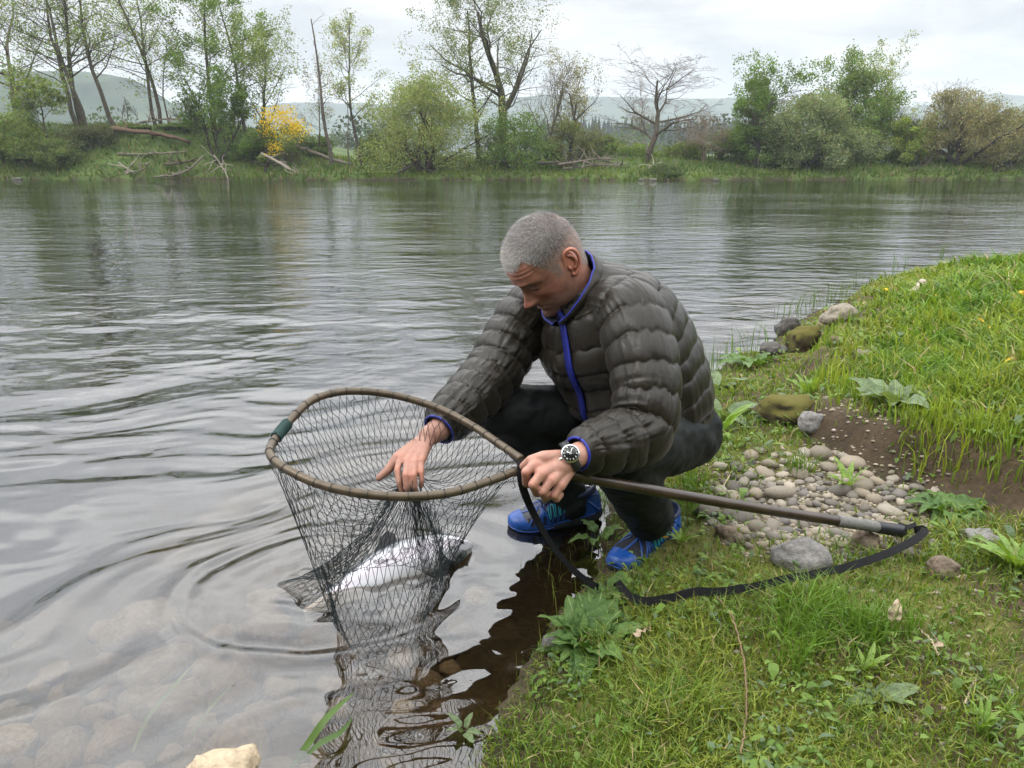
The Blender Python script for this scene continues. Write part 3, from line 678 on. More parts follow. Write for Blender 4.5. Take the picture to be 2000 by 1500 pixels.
timber('low_limb', 'dark stem at the middle of the round willow foot', [(836, 350), (834, 332), (842, 310)], 46.6, 0.20, 0.12, (0.06, 0.05, 0.04), 'driftwood', 4, 125)

# stones on the far water edge
M_STONE = NT('river_stone'); _oi = M_STONE.add('ShaderNodeObjectInfo').outputs['Random']; _n = M_STONE.noise(16, 6, 0.6)
_c = M_STONE.ramp(_oi, (0.0, (0.085, 0.078, 0.072)), (0.25, (0.17, 0.145, 0.11)), (0.5, (0.27, 0.225, 0.165)), (0.75, (0.13, 0.12, 0.11)), (1.0, (0.36, 0.31, 0.24)))
M_STONE = M_STONE.principled(M_STONE.mix(1.0, _c, M_STONE.ramp(_n, (0.3, 0.62), (0.7, 1.25)), 'MULTIPLY'), 0.72, M_STONE.bump(M_STONE.noise(60, 5), 0.25, 0.004), 0.35)
def stone_mesh(seed, sub=3, rough=0.16):
    bm = bmesh.new(); bmesh.ops.create_icosphere(bm, subdivisions=sub, radius=1.0)
    v = np.array([q.co[:] for q in bm.verts]); d = 1 + rough * fbm(v[:, 0] * 1.3 + seed * 5, v[:, 1] * 1.3, v[:, 2] * 1.3, seed, 3)
    v = np.sign(v) * np.abs(v) ** 0.9 * d[:, None]
    for q, c in zip(bm.verts, v): q.co = c
    me = bpy.data.meshes.new('stone'); bm.to_mesh(me); bm.free()
    for p_ in me.polygons: p_.use_smooth = True
    me.materials.append(M_STONE); return me
ST_HI = [stone_mesh(k, 4, 0.20) for k in range(5)]; ST_LO = [stone_mesh(20 + k, 2, 0.15) for k in range(8)]
FST = stone_mesh(77, 3, 0.2); FST.materials.clear(); FST.materials.append(plain('far_stone', (0.12, 0.11, 0.095), 0.8))
for k, (a, s_, lb) in enumerate(((1252, 0.22, 'leftmost pale stone at the water on the far stony point'), (1275, 0.30, 'pale flat stone at the water left of the rushy clump'), (1398, 0.22, 'small pale stone in the shallows right of the rushy clump'), (34, 0.36, 'grey stone at the far left water edge below the bush'))):
    Y = float(far_shore(PXD(a, 45, 0))) - 0.1; x = PXD(a, Y, 0)
    o = link('bank_stone', FST); o.location = (x, Y, 0.03); o.scale = (s_ * 0.75, s_ * 0.5, s_ * 0.22); tag(o, lb, 'stone', 'stones at the far water edge')

# hills, plantation, meadow trees far away
M_HILL = NT('hillside'); _n = M_HILL.noise(0.012, 6, 0.6, M_HILL.pos()); _m = M_HILL.noise(0.05, 5, 0.6, M_HILL.pos())
M_HILL = M_HILL.principled(M_HILL.mix(1.0, M_HILL.ramp(_n, (0.35, (0.014, 0.026, 0.016)), (0.52, (0.026, 0.044, 0.022)), (0.68, (0.052, 0.072, 0.032))), M_HILL.ramp(_m, (0.3, 0.7), (0.7, 1.25)), 'MULTIPLY'), 0.95, None, 0.1)
def hill(name, prof, Y, depth, seed, rough):
    """a hill whose skyline runs through photo points (column, row) at distance Y"""
    a = np.array(prof, float); n = 220; px = np.linspace(a[0, 0], a[-1, 0], n); py = np.interp(px, a[:, 0], a[:, 1])
    top = np.array([PY(p_, q_, Y) for p_, q_ in zip(px, py)]); m = 40; rows = []
    for t in np.linspace(0, 1, m):
        y = Y - depth + depth * t; s_ = math.sin(t * math.pi / 2) ** 1.4
        x = top[:, 0] * (0.55 + 0.45 * t) if False else top[:, 0] + 0 * t
        z = (top[:, 2]) * s_ + rough * fbm(x * 0.013, np.full(n, y) * 0.013, 0, seed, 4) * s_
        rows.append(np.stack([x, np.full(n, y), z - 2 * (1 - s_)], 1))
    for t in (0.15, 0.5, 1.0):
        rows.append(np.stack([top[:, 0], np.full(n, Y + depth * t), top[:, 2] * (1 - t) - 5 * t], 1))
    o = MB().add(np.array(rows).reshape(-1, 3), None, grid_faces(len(rows), n, False)).build(name, M_HILL, color=False)
    tag(o, kind='structure'); return o
hill('hill', [(-900, 175), (-300, 150), (-60, 150), (40, 148), (130, 146), (205, 150), (250, 156), (275, 164), (288, 182), (320, 200), (360, 216), (420, 232), (500, 246)], 560, 300, 1, 3.0)
hill('hill', [(360, 214), (500, 213), (580, 211), (700, 214), (800, 212), (900, 208), (1000, 203), (1050, 194), (1120, 192), (1210, 196), (1300, 198), (1400, 200), (1500, 205), (1700, 215), (1900, 230)], 1250, 500, 2, 7.0)
hill('hill', [(1600, 222), (1780, 214), (1840, 206), (1880, 200), (1930, 193), (1970, 190), (2040, 190), (2300, 200), (2900, 190)], 1350, 500, 3, 6.0)
# conifer plantation beyond the meadow: one dark mass, real trees
rg = np.random.default_rng(95); cm = MB()
n = 900; cx = rg.uniform(-40, 190, n); cy = 300 + rg.uniform(0, 60, n)
keep = (cx > 10); cx, cy = cx[keep], cy[keep]; n = len(cx)
hh = rg.uniform(11, 15, n) ; ww = rg.uniform(1.6, 2.6, n); z0 = land_at(cx, cy)[0]
for lv_ in range(3):
    a = np.linspace(0, 2 * np.pi, 6, endpoint=False); rr = ww[:, None] * (1 - 0.28 * lv_)
    ring = np.stack([cx[:, None] + np.cos(a) * rr, cy[:, None] + np.sin(a) * rr, (z0 + hh * (0.06 + 0.27 * lv_))[:, None] + 0 * a], -1)
    apex = np.stack([cx, cy, z0 + hh * (0.52 + 0.24 * lv_)], -1)[:, None]
    v = np.concatenate([ring, apex], 1).reshape(-1, 3); j = np.arange(6)
    t = (np.arange(n)[:, None, None] * 7 + np.stack([j, (j + 1) % 6, np.full(6, 6)], 1)[None]).reshape(-1, 3)
    cm.add(v, t, None, np.repeat(np.array([[0.020, 0.034, 0.020]]) * rg.uniform(0.7, 1.4, (n, 1)), 7, 0))
tag(cm.build('conifer_plantation', M_LEAF, smooth=False), 'dark conifer plantation beyond the meadow behind the dead tree', 'forest', kind='stuff')
# scattered hedgerow trees on the left meadow and hill foot
hm = MB()
for k in range(120):
    Y = rg.uniform(110, 330); px = rg.choice([rg.uniform(-80, 720), rg.uniform(520, 760), rg.uniform(1880, 2100), rg.uniform(1020, 1500)]); x = PXD(px, Y, 1.0); z = zland(x, Y); R = rg.uniform(2.0, 4.0)
    c = np.array([x, Y, z + R]) + np.clip(rg.normal(size=(210, 3)), -1.6, 1.6) * R * np.array([0.62, 0.5, 0.5]); leaf_quads(hm, c, 0.46, np.array([0.05, 0.075, 0.03]) * rg.uniform(0.7, 1.5), rg)
tag(hm.build('far_wood', M_LEAF, smooth=False), 'far hedgerows and woods on the meadows behind the river trees', 'wood', kind='stuff')
# ------------------------------------------------------------------ the crouching angler
def remesh_union(parts, voxel, smooth=6, factor=0.5):
    """fuse overlapping closed pieces into one continuous skin"""
    mb = MB()
    for p_ in parts: mb.add(p_[0], p_[1], p_[2])
    me = mb.mesh('tmp', color=False); o = bpy.data.objects.new('tmp', me); COL.objects.link(o)
    m = o.modifiers.new('r', 'REMESH'); m.mode = 'VOXEL'; m.voxel_size = voxel
    if smooth:
        s_ = o.modifiers.new('s', 'SMOOTH'); s_.iterations = smooth; s_.factor = factor
    dg = bpy.context.evaluated_depsgraph_get(); dg.update()
    r = bpy.data.meshes.new_from_object(o.evaluated_get(dg)); bpy.data.objects.remove(o); bpy.data.meshes.remove(me)
    n = len(r.vertices); v = np.empty(n * 3); r.vertices.foreach_get('co', v)
    nn = np.empty(n * 3); r.vertices.foreach_get('normal', nn)
    q = np.array([p_.vertices[:] for p_ in r.polygons]); bpy.data.meshes.remove(r)
    return v.reshape(-1, 3), nn.reshape(-1, 3), q
def capsule(a, b, ra, rb, n=10, sides=16):
    """tapered limb with round ends"""
    a, b = np.asarray(a, float), np.asarray(b, float); d = norm(b - a); L = np.linalg.norm(b - a)
    t = np.linspace(0, np.pi / 2, 6); pre = [(-math.cos(x) * ra, math.sin(x) * ra) for x in t[:-1]]; pre[0] = (-ra, ra * 0.05)
    mid = [(L * k / n, ra + (rb - ra) * k / n) for k in range(n + 1)]; post = [(L + math.sin(x) * rb, max(math.cos(x), 0.05) * rb) for x in t[1:]]
    pr = pre + mid + post
    return tube(np.array([a + d * s_ for s_, _ in pr]), np.array([r for _, r in pr]), sides)
def chain(pts, rads, sides=14):
    return [capsule(pts[i], pts[i + 1], rads[i], rads[i + 1], 4, sides) for i in range(len(pts) - 1)]

FDIR = norm(np.array([-0.72, -0.69, 0])); LDIR = np.array([-FDIR[1] * -1, 0, 0]); LDIR = np.cross([0, 0, 1.0], FDIR)     # person's left
J = dict(lsh=P(1232, 600, 1.97), lel=P(1268, 838, 1.90), lwr=P(1130, 888, 1.715),
         rsh=P(1040, 598, 2.22), rel=P(962, 735, 2.12), rwr=P(858, 838, 1.945),
         lhip=P(1312, 845, 2.20), lkn=P(1195, 872, 1.85), lan=P(1266, 985, 2.12),
         rhip=P(1262, 835, 2.38), rkn=P(984, 802, 2.20), ran=P(1112, 965, 2.38),
         neck=P(1138, 548, 2.10), pel=P(1300, 830, 2.28))
person = empty('person', (0.30, 2.02, 0.0))

# --- skin material
ms = NT('skin'); sa = ms.attr(); sn = ms.noise(55, 5, 0.6); sp_ = ms.noise(420, 3, 0.6)
scol = ms.mix(1.0, sa, ms.ramp(sn, (0.25, (0.80, 0.74, 0.72)), (0.55, (1.0, 1.0, 1.0)), (0.8, (1.12, 1.08, 1.05))), 'MULTIPLY')
M_SKIN = ms.principled(scol, 0.46, ms.bump(ms.math('ADD', sp_, ms.math('MULTIPLY', ms.noise(130, 3), 1.2)), 0.40, 0.0016), 0.42, Subsurface_Weight=0.12, Subsurface_Radius=(0.010, 0.004, 0.002), Subsurface_Scale=0.5)

# --- head, built in its own frame: x forward, y left, z up
HF = norm(np.array([-0.90, -0.44, 0])); HP = math.radians(43)
HX = HF * math.cos(HP) + np.array([0, 0, -math.sin(HP)]); HY = norm(np.cross([0, 0, 1.0], HF)); HZ = np.cross(HX, HY)
_roll = math.radians(-3); HY, HZ = HY * math.cos(_roll) + HZ * math.sin(_roll), HZ * math.cos(_roll) - HY * math.sin(_roll)
HR = np.stack([HX, HY, HZ], 1); HO = P(1070, 512, 2.02)
HS = 1.09
def to_w(v): return (np.asarray(v) * HS) @ HR.T + HO
zf = np.array([-0.19, -0.155, -0.132, -0.124, -0.117, -0.110, -0.100, -0.090, -0.081, -0.0735, -0.068, -0.0625, -0.058, -0.050, -0.040, -0.025, -0.008, 0.004, 0.015, 0.024, 0.042, 0.062, 0.082, 0.100, 0.113, 0.120, 0.1225])
xf = np.array([0.000, 0.010, 0.030, 0.050, 0.070, 0.0815, 0.0875, 0.0893, 0.0897, 0.0898, 0.0898, 0.0897, 0.0896, 0.0890, 0.0880, 0.0865, 0.0860, 0.0880, 0.0945, 0.0975, 0.0965, 0.0905, 0.0780, 0.0590, 0.0370, 0.0160, 0.0])
zb = np.array([-0.19, -0.13, -0.10, -0.07, -0.04, -0.01, 0.02, 0.05, 0.08, 0.100, 0.113, 0.120, 0.1225])
xb = np.array([-0.075, -0.072, -0.071, -0.074, -0.085, -0.096, -0.101, -0.099, -0.086, -0.067, -0.044, -0.020, 0.0])
zw = np.array([-0.19, -0.14, -0.124, -0.112, -0.100, -0.085, -0.06, -0.03, 0.0, 0.03, 0.06, 0.085, 0.102, 0.114, 0.120, 0.1225])
ww = np.array([0.066, 0.061, 0.058, 0.056, 0.0575, 0.0615, 0.067, 0.072, 0.0745, 0.0765, 0.0745, 0.066, 0.053, 0.035, 0.016, 0.0])
def smooth_interp(x, xp, fp):
    g = np.linspace(xp[0], xp[-1], 700); y = np.interp(g, xp, fp); k = np.exp(-(np.arange(-14, 15) / 5.0) ** 2); k /= k.sum()
    y = np.convolve(np.pad(y, 14, mode='edge'), k, 'valid'); return np.interp(x, g, y)
NZ_, NP_ = 210, 170
zz = np.concatenate([np.linspace(-0.19, 0.095, 170), 0.095 + 0.0275 * np.sin(np.linspace(0, np.pi / 2, 41))[1:]])
ph = np.linspace(0, 2 * np.pi, NP_, endpoint=False)
Zg, Pg = np.meshgrid(zz, ph, indexing='ij')
XF, XB, WW = smooth_interp(Zg, zf, xf), smooth_interp(Zg, zb, xb), smooth_interp(Zg, zw, ww)
top = sstep(0.118, 0.1225, Zg); XF *= 1 - top; XB *= 1 - top; WW *= 1 - top
ca, sa_ = np.cos(Pg), np.sin(Pg); ne = np.where(ca > 0, 2.25, 2.05)
kk = (np.abs(ca) ** ne + np.abs(sa_) ** ne) ** (-1 / ne); ca, sa_ = ca * kk, sa_ * kk
cx = -0.008
Xg = cx + np.where(ca > 0, (XF - cx) * ca, (cx - XB) * ca); Yg = WW * sa_
# the jaw narrows towards the chin in front
jaw = sstep(-0.035, -0.105, Zg) * sstep(0.0, 0.08, Xg); Yg = Yg * (1 - 0.30 * jaw)
front = sstep(0.02, 0.06, Xg); Ya = np.abs(Yg)
def gs(y0, z0, wy, wz): return np.exp(-((Ya - y0) / wy) ** 2 - ((Zg - z0) / wz) ** 2)
Nz = smooth_interp(Zg, np.array([-0.19, -0.056, -0.051, -0.046, -0.040, -0.034, -0.026, -0.014, -0.003, 0.008, 0.016, 0.1225]), np.array([0, 0, 0.009, 0.024, 0.0320, 0.0310, 0.0245, 0.0165, 0.0105, 0.005, 0.0, 0]))
wn_ = np.interp(Zg, [-0.05, -0.038, -0.02, 0.0, 0.012], [0.0125, 0.0125, 0.0095, 0.0085, 0.012])
dX = Nz * np.exp(-(Ya / wn_) ** 2.4) + 0.0095 * gs(0.0145, -0.0415, 0.0060, 0.0070)
dX += -0.0115 * gs(0.031, 0.0045, 0.0165, 0.0105) + 0.0075 * gs(0.032, -0.0005, 0.0125, 0.0068)
dX += 0.0050 * gs(0.026, 0.0200, 0.022, 0.0070) - 0.0024 * gs(0.032, 0.0095, 0.013, 0.0022) - 0.0016 * gs(0.032, -0.0095, 0.013, 0.0020)
dX += 0.0050 * gs(0.046, -0.022, 0.016, 0.014) - 0.0035 * gs(0.040, -0.052, 0.013, 0.016)
fold = np.exp(-((Ya - (0.018 + (-0.040 - Zg) * 0.45)) / 0.0028) ** 2) * sstep(-0.036, -0.042, Zg) * sstep(-0.078, -0.066, Zg); dX -= 0.0017 * fold
dX -= 0.0048 * np.exp(-((Zg + 0.0625 + 0.0035 * (Ya / 0.022) ** 2) / 0.0021) ** 2) * sstep(0.0245, 0.017, Ya)
dX += 0.0046 * gs(0.0, -0.0562, 0.018, 0.0046) + 0.0042 * gs(0, -0.0690, 0.016, 0.0046) - 0.0040 * gs(0, -0.0805, 0.018, 0.0055)
dX += 0.0065 * gs(0, -0.099, 0.016, 0.0115) + 0.0035 * gs(0.050, -0.075, 0.014, 0.018)
dX += 0.0007 * np.sin(Zg * 620) * sstep(0.034, 0.044, Zg) * sstep(0.068, 0.058, Zg)
dX -= 0.0018 * np.exp(-((Ya - 0.0055) / 0.0018) ** 2) * sstep(0.010, 0.016, Zg) * sstep(0.036, 0.028, Zg)
Xg = Xg + dX * front
# hollow temples, sinews of the neck
Yg = Yg - np.sign(Yg) * (0.0035 * np.exp(-((Xg - 0.055) / 0.018) ** 2 - ((Zg - 0.03) / 0.02) ** 2) + 0.003 * np.exp(-((Xg - 0.035) / 0.02) ** 2 - ((Zg + 0.055) / 0.02) ** 2))
hv = np.stack([Xg, Yg, Zg], -1).reshape(-1, 3); hq = grid_faces(len(zz), NP_)
hx, hy, hz_ = hv[:, 0], hv[:, 1], hv[:, 2]
# colours of the skin itself: ruddy cheeks and nose, stubble, cropped scalp
skin0 = np.array([0.385, 0.190, 0.140]); hc = np.tile(skin0, (len(hv), 1))
def blot(c, m): 
    global hc
    hc = hc + (np.asarray(c) - hc) * np.clip(m, 0, 1)[:, None]
blot((0.47, 0.185, 0.125), 0.75 * np.exp(-((np.abs(hy) - 0.045) / 0.022) ** 2 - ((hz_ + 0.03) / 0.022) ** 2) * (hx > 0.03))
blot((0.46, 0.17, 0.12), 0.7 * np.exp(-((hz_ + 0.038) / 0.015) ** 2) * (hx > 0.100))
blot((0.50, 0.22, 0.155), 0.6 * (hz_ > 0.02) * (hx > 0.06))
blot((0.36, 0.21, 0.165), 0.35 * sstep(-0.045, -0.07, hz_) * (hx > 0.02))
blot((0.34, 0.13, 0.11), 0.9 * np.exp(-((hz_ + 0.0625) / 0.0065) ** 2 - (np.abs(hy) / 0.022) ** 4) * (hx > 0.08))
blot((0.22, 0.10, 0.08), 0.7 * np.exp(-((np.abs(hy) - 0.032) / 0.014) ** 2 - ((hz_ - 0.0045) / 0.0035) ** 2) * (hx > 0.06))
hl_f = 0.066 + 0.020 * np.exp(-((np.abs(hy) - 0.050) / 0.013) ** 2)                    # receding at the temples
def hair_line(x, y):
    y = np.abs(y)
    f = 0.062 + 0.014 * np.exp(-((y - 0.050) / 0.014) ** 2)
    side = np.interp(x, [-0.11, -0.075, -0.05, -0.032, -0.018, 0.004, 0.012, 0.024, 0.034, 0.048, 0.060], [-0.062, -0.070, -0.055, -0.015, 0.020, 0.022, -0.018, -0.010, 0.020, 0.052, 0.072])
    return np.where(x > 0.058, f, np.where(x > 0.05, np.maximum(side, f * 0.9), side))
hlm = sstep(-0.006, 0.008, hz_ - hair_line(hx, hy))
blot((0.235, 0.195, 0.170), (0.50 + 0.30 * sstep(0.03, 0.08, hz_)) * hlm)
stub = sstep(-0.035, -0.060, hz_) * (hx > 0.0) * (hz_ > -0.125) * (np.random.default_rng(3).uniform(size=len(hv)) < 0.42)
blot((0.30, 0.22, 0.19), 0.55 * stub)
mott = fbm(hx * 90, hy * 90, hz_ * 90, 33, 3); hc = hc * (1 + 0.13 * mott[:, None] * np.array([0.7, 1.1, 1.1]))
hw = to_w(hv)

# --- ears
def ear(side):
    t = np.linspace(-0.55, 1.0, 30); ang = np.pi * 0.62 - t * np.pi * 1.05
    hel = np.stack([-0.0175 * np.cos(ang) * (1 + 0.08 * t) - 0.004 * t, np.zeros(30), 0.031 * np.sin(ang) - 0.002], 1)
    hel = np.array([(0.011, 0, -0.004), (0.006, 0.002, 0.008), (0.004, 0.004, 0.020), (-0.004, 0.007, 0.0295), (-0.015, 0.010, 0.0315), (-0.024, 0.012, 0.025), (-0.0275, 0.013, 0.012), (-0.026, 0.012, -0.002), (-0.021, 0.009, -0.015), (-0.013, 0.006, -0.0245), (-0.004, 0.003, -0.0295), (0.002, 0.001, -0.024)])
    hel = catmull(hel, 40); out = [tube(hel, np.interp(np.linspace(0, 1, 40), [0, 0.3, 0.7, 0.88, 1], [0.0030, 0.0042, 0.0042, 0.0058, 0.0045]), 10)]
    anti = catmull(np.array([(-0.006, 0.006, 0.020), (-0.014, 0.008, 0.014), (-0.0185, 0.008, 0.003), (-0.0165, 0.007, -0.009), (-0.009, 0.006, -0.016)]), 20)
    out.append(tube(anti, 0.0032, 8))
    out.append(ellipsoid((-0.010, 0.0015, 0.001), (0.0165, 0.0042, 0.027), nu=20, nv=12))
    out.append(ellipsoid((0.001, 0.005, -0.009), (0.0042, 0.004, 0.006), nu=12, nv=8))
    R = Matrix.Rotation(math.radians(-9), 3, 'Y')
    res = []
    for v, t_, q in out:
        v = v @ np.array(R).T * 1.06; v = v + np.array([-0.012, 0.0715, -0.004])
        if side < 0: v = v * np.array([1, -1, 1]); q = np.asarray(q)[:, ::-1]; t_ = None if t_ is None else np.asarray(t_)[:, ::-1]
        res.append((to_w(v), t_, q))
    return res
# --- hands
LH = dict(wr=P(1122, 893, 1.705))
lk = [P(1044, 908, 1.655), P(1058, 925, 1.640), P(1076, 938, 1.645), P(1093, 948, 1.660)]
lf = [[lk[0], P(1027, 922, 1.645), P(1028, 944, 1.672), P(1043, 950, 1.705)], [lk[1], P(1041, 946, 1.632), P(1048, 963, 1.668), P(1062, 958, 1.702)],
      [lk[2], P(1060, 960, 1.640), P(1066, 973, 1.675), P(1078, 964, 1.705)], [lk[3], P(1082, 967, 1.655), P(1087, 975, 1.682), P(1096, 966, 1.705)]]
rf_ = [[0.0115, 0.0106, 0.0098, 0.0080], [0.0118, 0.0108, 0.0098, 0.0080], [0.0114, 0.0104, 0.0094, 0.0076], [0.0102, 0.0092, 0.0084, 0.0070]]
hand_l = []
for f, r in zip(lf, rf_): hand_l += chain(f, r)
for k in lk: hand_l += [capsule(LH['wr'] + (k - LH['wr']) * 0.08 + np.array([0, 0.008, -0.006]), k + np.array([0, 0.004, -0.002]), 0.0200, 0.0138)]
hand_l += chain([P(1096, 893, 1.690), P(1062, 893, 1.668), P(1037, 899, 1.668), P(1018, 914, 1.690)], [0.0175, 0.0150, 0.0118, 0.0088])
hand_l += [capsule(LH['wr'], J['lwr'] + (J['lel'] - J['lwr']) * 0.1, 0.0265, 0.029), capsule(P(1085, 915, 1.675), P(1110, 903, 1.69), 0.024, 0.025)]
rw = P(836, 853, 1.925)
rk = [P(783, 893, 1.872), P(796, 901, 1.856), P(810, 903, 1.852), P(823, 900, 1.858)]
rfi = [[rk[0], P(776, 918, 1.850), P(780, 942, 1.842), P(784, 958, 1.848)], [rk[1], P(792, 928, 1.828), P(794, 951, 1.830), P(797, 964, 1.842)],
       [rk[2], P(808, 928, 1.826), P(810, 950, 1.830), P(811, 962, 1.842)], [rk[3], P(823, 922, 1.838), P(824, 940, 1.838), P(822, 951, 1.846)]]
hand_r = []
for f, r in zip(rfi, rf_): hand_r += chain(f, [a * 0.80 for a in r])
for k in rk: hand_r += [capsule(rw + (k - rw) * 0.1, k, 0.0190, 0.0112)]
hand_r += chain([P(815, 868, 1.905), P(778, 893, 1.885), P(758, 918, 1.878), P(740, 934, 1.878)], [0.0185, 0.0150, 0.0115, 0.0085])
hand_r += [capsule(rw, J['rwr'], 0.0265, 0.031), capsule(J['rwr'], J['rel'], 0.031, 0.045)]
core = [capsule(J['lwr'], J['lel'], 0.029, 0.044), capsule(J['lel'], J['lsh'], 0.044, 0.055), capsule(J['rel'], J['rsh'], 0.044, 0.055),
        capsule(J['lsh'], P(1160, 600, 2.11), 0.050, 0.055), capsule(J['rsh'], P(1160, 600, 2.11), 0.050, 0.055), capsule(P(1160, 600, 2.11), J['pel'], 0.080, 0.12), capsule(P(1140, 572, 2.09), P(1160, 600, 2.11), 0.05, 0.06),
        capsule(P(1140, 572, 2.09), to_w(np.array([[-0.02, 0, -0.10]]))[0], 0.052, 0.054), capsule(J['lhip'], J['lkn'], 0.07, 0.05), capsule(J['lkn'], J['lan'], 0.05, 0.036),
        capsule(J['rhip'], J['rkn'], 0.07, 0.05), capsule(J['rkn'], J['ran'], 0.05, 0.036), capsule(J['lhip'], J['pel'], 0.08, 0.1), capsule(J['rhip'], J['pel'], 0.08, 0.1)]
bv, bn, bq = remesh_union(hand_l + hand_r[:-1] + [capsule(J['lwr'], J['lwr'] + (J['lel'] - J['lwr']) * 0.4, 0.029, 0.034), capsule(J['rwr'], J['rwr'] + (J['rel'] - J['rwr']) * 0.35, 0.031, 0.036)], 0.0029, 4, 0.5)
cv_, cn_, cq_ = remesh_union(core + hand_r[-1:], 0.0090, 2, 0.5)
kn = np.zeros(len(bv))
for c_ in lk + rk + [f[1] for f in lf] + [f[1] for f in rfi]: kn += np.exp(-(np.linalg.norm(bv - c_, axis=1) / 0.011) ** 2)
# tendons fanning over the back of the left hand
for k in lk:
    a = LH['wr']; d = k - a; t = np.clip(((bv - a) @ d) / (d @ d), 0, 1); r = np.linalg.norm(bv - (a + t[:, None] * d) - bn * 0.014, axis=1)
    bv = bv + bn * (0.0011 * np.exp(-(r / 0.005) ** 2) * sstep(0.2, 0.5, t))[:, None]
bc = np.tile(np.array([0.42, 0.222, 0.165]), (len(bv), 1)); bc = bc + (np.array([0.52, 0.215, 0.15]) - bc) * np.clip(kn, 0, 1)[:, None] * 0.8
body = MB(); body.add(bv, None, bq, bc); body.add(cv_, None, cq_, (0.5, 0.265, 0.185)); body.add(hw, None, hq, hc)
for sd in (1, -1):
    for v, t, q in ear(sd): body.add(v, t, q, (0.50, 0.205, 0.145))
body_o = body.build('body', M_SKIN, person)
# nails on the left hand
def on_face(y, z):
    k_ = np.argmin((hy - y) ** 2 + (hz_ - z) ** 2 + (hx < 0.02) * 9); return hv[k_] + np.array([0.0006, 0, 0])
M_EYE, M_LASH = plain('eyeball', (0.5, 0.46, 0.42), 0.2, 0.05), plain('lash', (0.03, 0.02, 0.016), 0.7)
# eyes: lids nearly closed, looking down
for sd in (1, -1):
    em = MB(); v, t, q = ellipsoid((0.0600, 0.0315 * sd, -0.0005), (0.0125, 0.0128, 0.0125)); em.add(to_w(v), t, q, (0.62, 0.58, 0.54)); em.build('eye', M_EYE, person)
    em = MB(); a = np.linspace(-1, 1, 14); c = np.array([on_face((0.0315 + 0.0135 * k_) * sd, -0.0050 - 0.0018 * (1 - k_ ** 2) - 0.0006 * k_) for k_ in a])
    em.add(*tube(to_w(c), 0.0010 * np.sqrt(1.02 - a ** 2) + 0.0003, 6), (0.03, 0.02, 0.018)); em.build('eyelash', M_LASH, person)

# --- hair: cropped grey strands over the scalp and brows
M_HAIR = NT('hair_strand'); M_HAIR = M_HAIR.principled(M_HAIR.attr(), 0.5, None, 0.35)
rg = np.random.default_rng(5)
fn = np.zeros((len(hv), 3))
A_, B_, C_, D_ = (hv[hq[:, i]] for i in range(4)); fnn = np.cross(C_ - A_, D_ - B_); 
hfn = norm(fnn); fc = (A_ + B_ + C_ + D_) / 4; area = np.linalg.norm(fnn, axis=1)
if (hfn[:, 0] * fc[:, 0]).mean() < 0: hfn = -hfn
pm = sstep(-0.004, 0.014, fc[:, 2] - hair_line(fc[:, 0], fc[:, 1])) * area * (0.42 + 0.58 * sstep(0.015, 0.07, fc[:, 2])); pm /= pm.sum()
n = 34000; i = rg.choice(len(fc), n, p=pm); r1, r2 = rg.uniform(size=(2, n, 1)); p = A_[i] * (1 - r1) * (1 - r2) + B_[i] * r1 * (1 - r2) + C_[i] * r1 * r2 + D_[i] * (1 - r1) * r2
nrm = hfn[i]; hi = sstep(0.03, 0.09, p[:, 2])[:, None]
fwd = np.array([1.0, 0, -0.25]) * hi + np.array([-0.35, 0, -1.0]) * (1 - hi); d = norm(nrm * (0.45 + 0.25 * hi) + norm(fwd + rg.normal(size=(n, 3)) * 0.35) * 0.75)
L = (0.0035 + 0.0065 * hi) * rg.uniform(0.6, 1.25, (n, 1)); wv = norm(np.cross(d, nrm + 0.3 * rg.normal(size=(n, 3)))) * 0.00042
v = np.stack([p - wv - nrm * 0.0005, p + wv - nrm * 0.0005, p + d * L], 1)
g = rg.uniform(size=(n, 1)); front_w = sstep(0.02, 0.08, p[:, 0])[:, None]
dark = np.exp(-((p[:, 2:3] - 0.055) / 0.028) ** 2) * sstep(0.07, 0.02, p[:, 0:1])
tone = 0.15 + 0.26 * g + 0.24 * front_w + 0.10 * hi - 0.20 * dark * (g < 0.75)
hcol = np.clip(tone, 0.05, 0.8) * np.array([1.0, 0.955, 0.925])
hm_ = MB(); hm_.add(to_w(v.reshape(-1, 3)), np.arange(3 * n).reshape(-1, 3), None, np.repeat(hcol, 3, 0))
# eyebrows
bm_ = np.exp(-((np.abs(fc[:, 1]) - 0.031) / 0.013) ** 4 - ((fc[:, 2] - 0.0175 - 0.05 * (np.abs(fc[:, 1]) - 0.031)) / 0.0036) ** 2) * (fc[:, 0] > 0.05) * area; bm_ /= bm_.sum()
n = 620; i = rg.choice(len(fc), n, p=bm_); p = fc[i]; sd = np.sign(p[:, 1]); d = norm(hfn[i] * 0.35 + np.stack([-0.2 + 0 * sd, sd * 0.8, -0.15 + 0 * sd], 1) + rg.normal(size=(n, 3)) * 0.25); wv = norm(np.cross(d, hfn[i])) * 0.00042
v = np.stack([p - wv, p + wv, p + d * 0.0055], 1); hm_.add(to_w(v.reshape(-1, 3)), np.arange(3 * n).reshape(-1, 3), None, np.repeat(np.array([[0.17, 0.125, 0.10]]) * rg.uniform(0.6, 1.6, (n, 1)), 3, 0))
hair_o = hm_.build('hair', M_HAIR, person, smooth=False)

